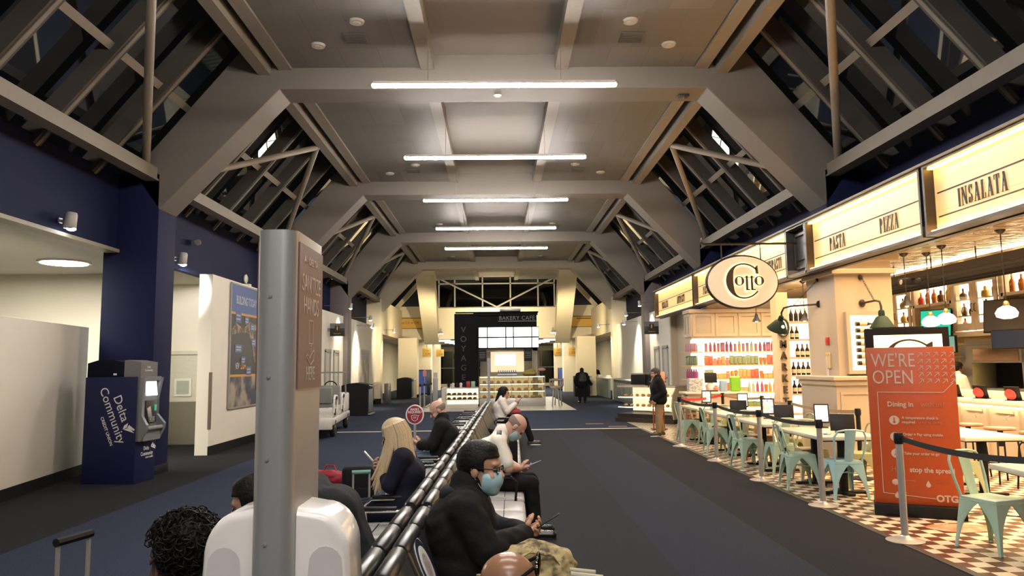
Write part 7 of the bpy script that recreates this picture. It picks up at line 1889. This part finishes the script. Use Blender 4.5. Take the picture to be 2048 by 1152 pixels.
b = MB(); b.span((-.0505, -.105, 1.63), (-.0475, .128, 1.985)); b.build('sign_panel', MAU, t)
SP = mat('sign_print', (.62, .52, .47), .5)
text('DELTA', .026, SP, t, (.0507, .025, 1.940), FR, .0004, 'CENTER', 1.15, bold=.0006); text('SANITIZE', .062, SP, t, (.0507, .012, 1.870), FR, .0004, 'CENTER', .72); text('HANDS', .062, SP, t, (.0507, .012, 1.815), FR, .0004, 'CENTER', .72); text('HERE', .050, SP, t, (.0507, .012, 1.650), FR, .0004, 'CENTER', .72)
b = MB(); b.prism([(-.012, 0), (0, .022), (.012, 0), (0, .006)], (.0508, -.055, 1.940), (0, 1, 0), (0, 0, 1), .0004); b.build('emblem', SP, t, smooth=0)
b = MB()
def ln(p, q, w_=.0024): b.bar((.0509, p[0], p[1]), (.0509, q[0], q[1]), w_, .0008, (1, 0, 0))
for p, q in (((-.010, 1.800), (.030, 1.800)), ((-.010, 1.800), (-.010, 1.742)), ((.030, 1.800), (.030, 1.742)), ((-.010, 1.742), (.030, 1.742)), ((.004, 1.736), (.016, 1.736)), ((.010, 1.732), (.010, 1.720)), ((-.03, 1.708), (-.02, 1.714)), ((-.02, 1.714), (.0, 1.704)), ((.0, 1.704), (.03, 1.722)), ((.03, 1.722), (.045, 1.725)), ((.045, 1.725), (.042, 1.700)), ((.042, 1.700), (.01, 1.688)), ((.01, 1.688), (-.03, 1.708))): ln(p, q)
b.build('pictogram', SP, t, smooth=0)
for z in (1.28, 1.47, 1.66, 1.85): b = MB(); b.lathe([(0, -.001), (.0045, 0), (.0045, .002), (.0, .003)], (-.010, -.1355, z), 12, (PI/2, 0, 0)); b.build('screw', mat('screw_grey', (.22, .22, .22), .5), t)
for s in (-1, 1):
    b = MB(); pr = [(.0480, 1.005), (.178, 1.005), (.176, 1.16), (.172, 1.225)]+[(.088+.084*math.cos(q), 1.236+.108*math.sin(q)) for q in [PI/2*k/9 for k in range(1, 10)]]+[(.0480, 1.352)]
    pr = [(s*x, z) for x, z in pr]
    b.prism(pr if s > 0 else pr[::-1], (0, .085, 0), (1, 0, 0), (0, 0, 1), .175)
    bmesh.ops.recalc_face_normals(b.bm, faces=b.bm.faces)
    bmesh.ops.bevel(b.bm, geom=[e for e in b.bm.edges if abs(e.verts[0].co.y-e.verts[1].co.y) < .01 and max(abs(v.co.x) for v in e.verts) > .05], offset=.022, segments=4, affect='EDGES', profile=.5)
    d = b.build('dispenser', WHITEG, t, smooth=50)
    b = MB(); b.prism([(s*.075, 1.01), (s*.165, 1.01), (s*.158, 1.20)]+[(s*(.118+.040*math.cos(q)), 1.22+.045*math.sin(q)) for q in [PI*k/8 for k in range(1, 8)]]+[(s*.078, 1.20)], (0, -.0905 if s < 0 else -.0895, 0), (1, 0, 0), (0, 0, 1), .003*s); b.build('window_panel', mat('dispenser_panel', (.66, .62, .62), .2), d)
    b = MB(); b.span((s*.065-.03, -.055, .98), (s*.065+.03, .055, 1.005), .01); b.build('nozzle', GREYM, d)
# masks sign on a stand
t = thing('mask_sign', 'round red mask notice on a thin stand behind the blonde woman', 'sign', (-1.10, 9.95, 0)); b = MB(); b.lathe([(0, 0), (.15, 0), (.15, .015), (.02, .03), (.016, .05), (.016, .92), (0, .92)], n=20); b.build('stand', STEEL, t)
b = MB(); b.prism([(.120*math.cos(2*PI*k/40), .130*math.sin(2*PI*k/40)) for k in range(40)], (0, 0, 1.05), (1, 0, 0), (0, 0, 1), .02); b.build('rim', INKW, t)
b = MB(); b.prism([(.104*math.cos(2*PI*k/40), .115*math.sin(2*PI*k/40)) for k in range(40)], (0, -.022, 1.05), (1, 0, 0), (0, 0, 1), .003); b.build('face', mat('notice_red', (.28, .018, .028), .45), t)
text('MASKS', .042, INKW, t, (0, -.027, 1.105), FC, .001, 'CENTER', .9, bold=.001); text('REQUIRED', .042, INKW, t, (0, -.027, 1.070), FC, .001, 'CENTER', .9, bold=.001)
b = MB(); b.tube([(-.045, -.027, 1.035), (-.035, -.027, .985), (0, -.027, .965), (.035, -.027, .985), (.045, -.027, 1.035), (0, -.027, 1.045)], .004, 5, closed=True); b.tube([(.045, -.027, 1.03), (.06, -.027, 1.04)], .004, 5)
for z in (1.02, 1.005): b.tube([(-.022, -.027, z), (.022, -.027, z)], .003, 5)
b.build('mask_pictogram', INKW, t)
# luggage
def suitcase(label, loc, rz, w_, d_, h_, m_, handle=0.0, hm=None):
    t = thing('suitcase', label, 'suitcase', loc, rz); b = MB(); b.box((0, 0, h_/2+.05), (w_, d_, h_), bev=.05, seg=3); b.build('body', m_, t)
    b = MB(); b.box((0, -d_/2-.015, h_*.40), (w_*.8, .04, h_*.5), bev=.018); b.build('pocket', m_, t)
    for sx in (-1, 1):
        for sy in (-1, 1):
            b = MB(); b.cyl((sx*(w_/2-.04)-.012, sy*(d_/2-.04), .028), (sx*(w_/2-.04)+.012, sy*(d_/2-.04), .028), .028, n=12); b.build('wheel', RUBBER, t)
    if handle:
        b = MB()
        for sx in (-1, 1): b.tube([(sx*w_*.26, d_*.3, h_), (sx*w_*.26, d_*.3, h_+handle)], .010, 8)
        b.build('telescopic_rod', STEEL, t)
        b = MB(); b.tube([(-w_*.30, d_*.3, h_+handle), (w_*.30, d_*.3, h_+handle)], .020, 8); b.build('grip', hm or SATIN, t)
    return t
LUG = mat('black_luggage_cloth', (.009, .009, .010), .8, var=.2, scale=40, bump=.2, spec=.15)
suitcase('black soft suitcase standing left of the blonde woman', (-1.62, 8.75, 0), .15, .36, .26, .50, LUG)
suitcase('low black case with silver handle and teal wrap before the blonde woman', (-1.33, 7.35, 0), .2, .30, .22, .36, LUG, .30, mat('teal_wrap', (.12, .26, .24), .6))
t = suitcase('black suitcase with tall rod handle beside the bald seated man', (-1.22, 9.55, 0), PI/2+.3, .34, .24, .48, LUG, .36)
t = thing('tote_bag', 'flat black bag lying on the suitcase beside the bald seated man', 'bag', (-1.22, 9.55, .53)); Q = Sdf(); Q.cone((-.12, -.10, .03), (.14, -.08, .05), .05, .06, .03); Q.cone((-.1, -.1, .02), (.1, .0, .02), .04, None, .03); org('bag_body', Q.mesh(.01, wob=.004), LUG, t); b = MB(); b.tube([(-.1, -.15, .05), (-.02, -.17, .10), (.08, -.15, .09), (.14, -.13, .06)], .012, 6); b.build('strap', STEEL, t)
suitcase('suitcase at the lower left with a raised black grip handle', (-1.90, 3.55, 0), PI/2-.25, .34, .24, .42, LUG, .49)
t = thing('duffel_bag', 'small red duffel bag on the carpet right of the sanitizer post', 'bag', (-2.42, 10.9, 0), -.2); Q = Sdf(); Q.cone((-.22, 0, .11), (.22, 0, .10), .11, .09, .03); Q.ell((0, 0, .16), (.2, .1, .06)); org('bag_body', Q.mesh(.011, wob=.006, wsc=30), mat('red_nylon', (.30, .02, .035), .5, bump=.3), t); b = MB(); b.tube([(-.1, 0, .2), (-.06, 0, .28), (.06, 0, .28), (.1, 0, .2)], .012, 8); b.build('strap', REDP, t)
# backpack of the man in the black jacket
t = thing('camouflage_backpack', 'tan camouflage backpack on the lap of the man in the black jacket', 'backpack', (.15, 3.92, .53), 0)
Q = Sdf(); Q.cone((-.10, -.02, .10), (.12, .0, .08), .13, .11, .06); Q.cone((.02, .03, .16), (.15, -.02, .14), .09, .08, .05); Q.cone((-.16, -.05, .03), (.0, -.10, .03), .075, .08, .05); Q.cone((.14, -.08, .04), (.14, .08, .04), .085, None, .04)
org('body', Q.mesh(.0075, wob=.007, wsc=34), CAMO, t)
b = MB(); b.tube([(-.20, -.12, .02), (-.14, -.13, .15), (.0, -.12, .225), (.12, -.10, .20), (.20, -.09, .08)], .018, 8, flat=.4); b.build('strap', CAMO, t)
b = MB(); b.tube([(-.25, -.16, .13), (-.26, -.17, .02), (-.20, -.18, -.03), (-.02, -.18, -.03)], .028, 8, flat=.5); b.build('strap', CAMO, t)
Q = Sdf(); Q.cone((.20, -.13, .05), (.42, -.13, .03), .055, .050, .02); org('bedroll', Q.mesh(.007, wob=.003, wsc=40), CAMOG, t)
b = MB(); b.tube([(.20, -.15, .12), (.36, -.15, .10)], .016, 10); b.tube([(.20, -.10, .13), (.33, -.10, .115)], .012, 10); b.build('rolled_paper', mat('cream_paper_roll', (.42, .39, .28), .7), t)
b = MB(); b.tube([(.24+.0, -.13+.058*math.cos(q), .045+.058*math.sin(q)) for q in [2*PI*k/18 for k in range(18)]], .010, 6, closed=True); b.build('bedroll_strap', CAMO, t)
# pilot's bag and cap on the bench
t = thing('flight_bag', 'black flight bag on the bench behind the man in the white shirt', 'bag', (bx(9.0)+.42, 9.0, .475)); b = MB(); b.box((0, 0, .17), (.40, .34, .34), bev=.04, seg=3); b.build('bag_body', LUG, t); b = MB(); b.tube([(-.1, 0, .33), (-.08, 0, .38), (.08, 0, .38), (.1, 0, .33)], .014, 8); b.build('strap', LUG, t)
t = thing('peaked_cap', 'black peaked cap with gold wreath lying on the flight bag', 'cap', (bx(9.0)+.40, 8.97, .835)); b = MB(); b.lathe([(0, 0), (.095, 0), (.10, .045), (.135, .085), (.125, .11), (.0, .125)], n=28, rot=(.12, 0, 0)); b.build('crown', CL_BTROU, t)
b = MB(); rows = []
for k in range(11):
    a = -PI*.86+PI*.72*k/10; rows.append([(.098*math.cos(a), .098*math.sin(a), .012), (.155*math.cos(a), .165*math.sin(a), -.012)])
b.grid(rows); b.grid([[(p[0], p[1], p[2]+.004) for p in r] for r in rows]); b.build('peak', SHOEB, t)
GOLD = mat('gold_thread', (.55, .36, .08), .4, metal=.5)
b = MB(); b.tube([(.101*math.cos(a), .101*math.sin(a), .022) for a in [-PI*.9+PI*.8*k/14 for k in range(15)]], .007, 6); b.build('gold_band', GOLD, t)
b = MB(); b.tube([(.028*math.cos(a), -.118-.006, .068+.026*math.sin(a)) for a in [PI*.62+PI*1.76*k/14 for k in range(15)]], .006, 6); b.ball((0, -.124, .066), (.009, .005, .012), 8); b.build('wreath_badge', GOLD, t)
t = MB(); t.box((0, 0, 0), (.20, .10, .05), bev=.01); t.box((.03, -.02, -.03), (.07, .06, .03), bev=.01); o = t.build('ceiling_sensor', mat('sensor_dark', (.05, .045, .04), .4), loc=(3.28, 12.38, 6.302)); tag(o, 'small dark sensor under the first arch beam near its right corner', 'sensor')
t = MB(); t.lathe([(0, -.02), (.05, -.02), (.07, 0)], n=16); o = t.build('smoke_detector', WHITEP, loc=(0.05, 12.36, 6.328)); tag(o, 'small pale smoke detector under the middle of the first arch beam', 'smoke detector')
# faint paper scrap on the carpet
t = MB(); t.prism([(0, 0), (.07, .02), (.06, .05), (.01, .03)], (-3.9, 11.9, .002), (1, 0, 0), (0, 1, 0), .002); o = t.build('paper_scrap', PAPER); tag(o, 'tiny white paper scrap on the blue carpet', 'paper')
for k, (x, y) in enumerate(((2.75, 21.3), (3.25, 20.3))):
    t = MB(); t.box((0, 0, .002), (.50, .18, .002)); o = t.build('floor_marker', mat('faded_red_marker', (.38, .17, .13), .6), loc=(x, y, .001)); tag(o, 'faded pink floor strip on the dark carpet, %s' % ('farther' if k == 0 else 'nearer'), 'floor marker')
# two more bar lights of the same run behind the viewer keep the foreground lit
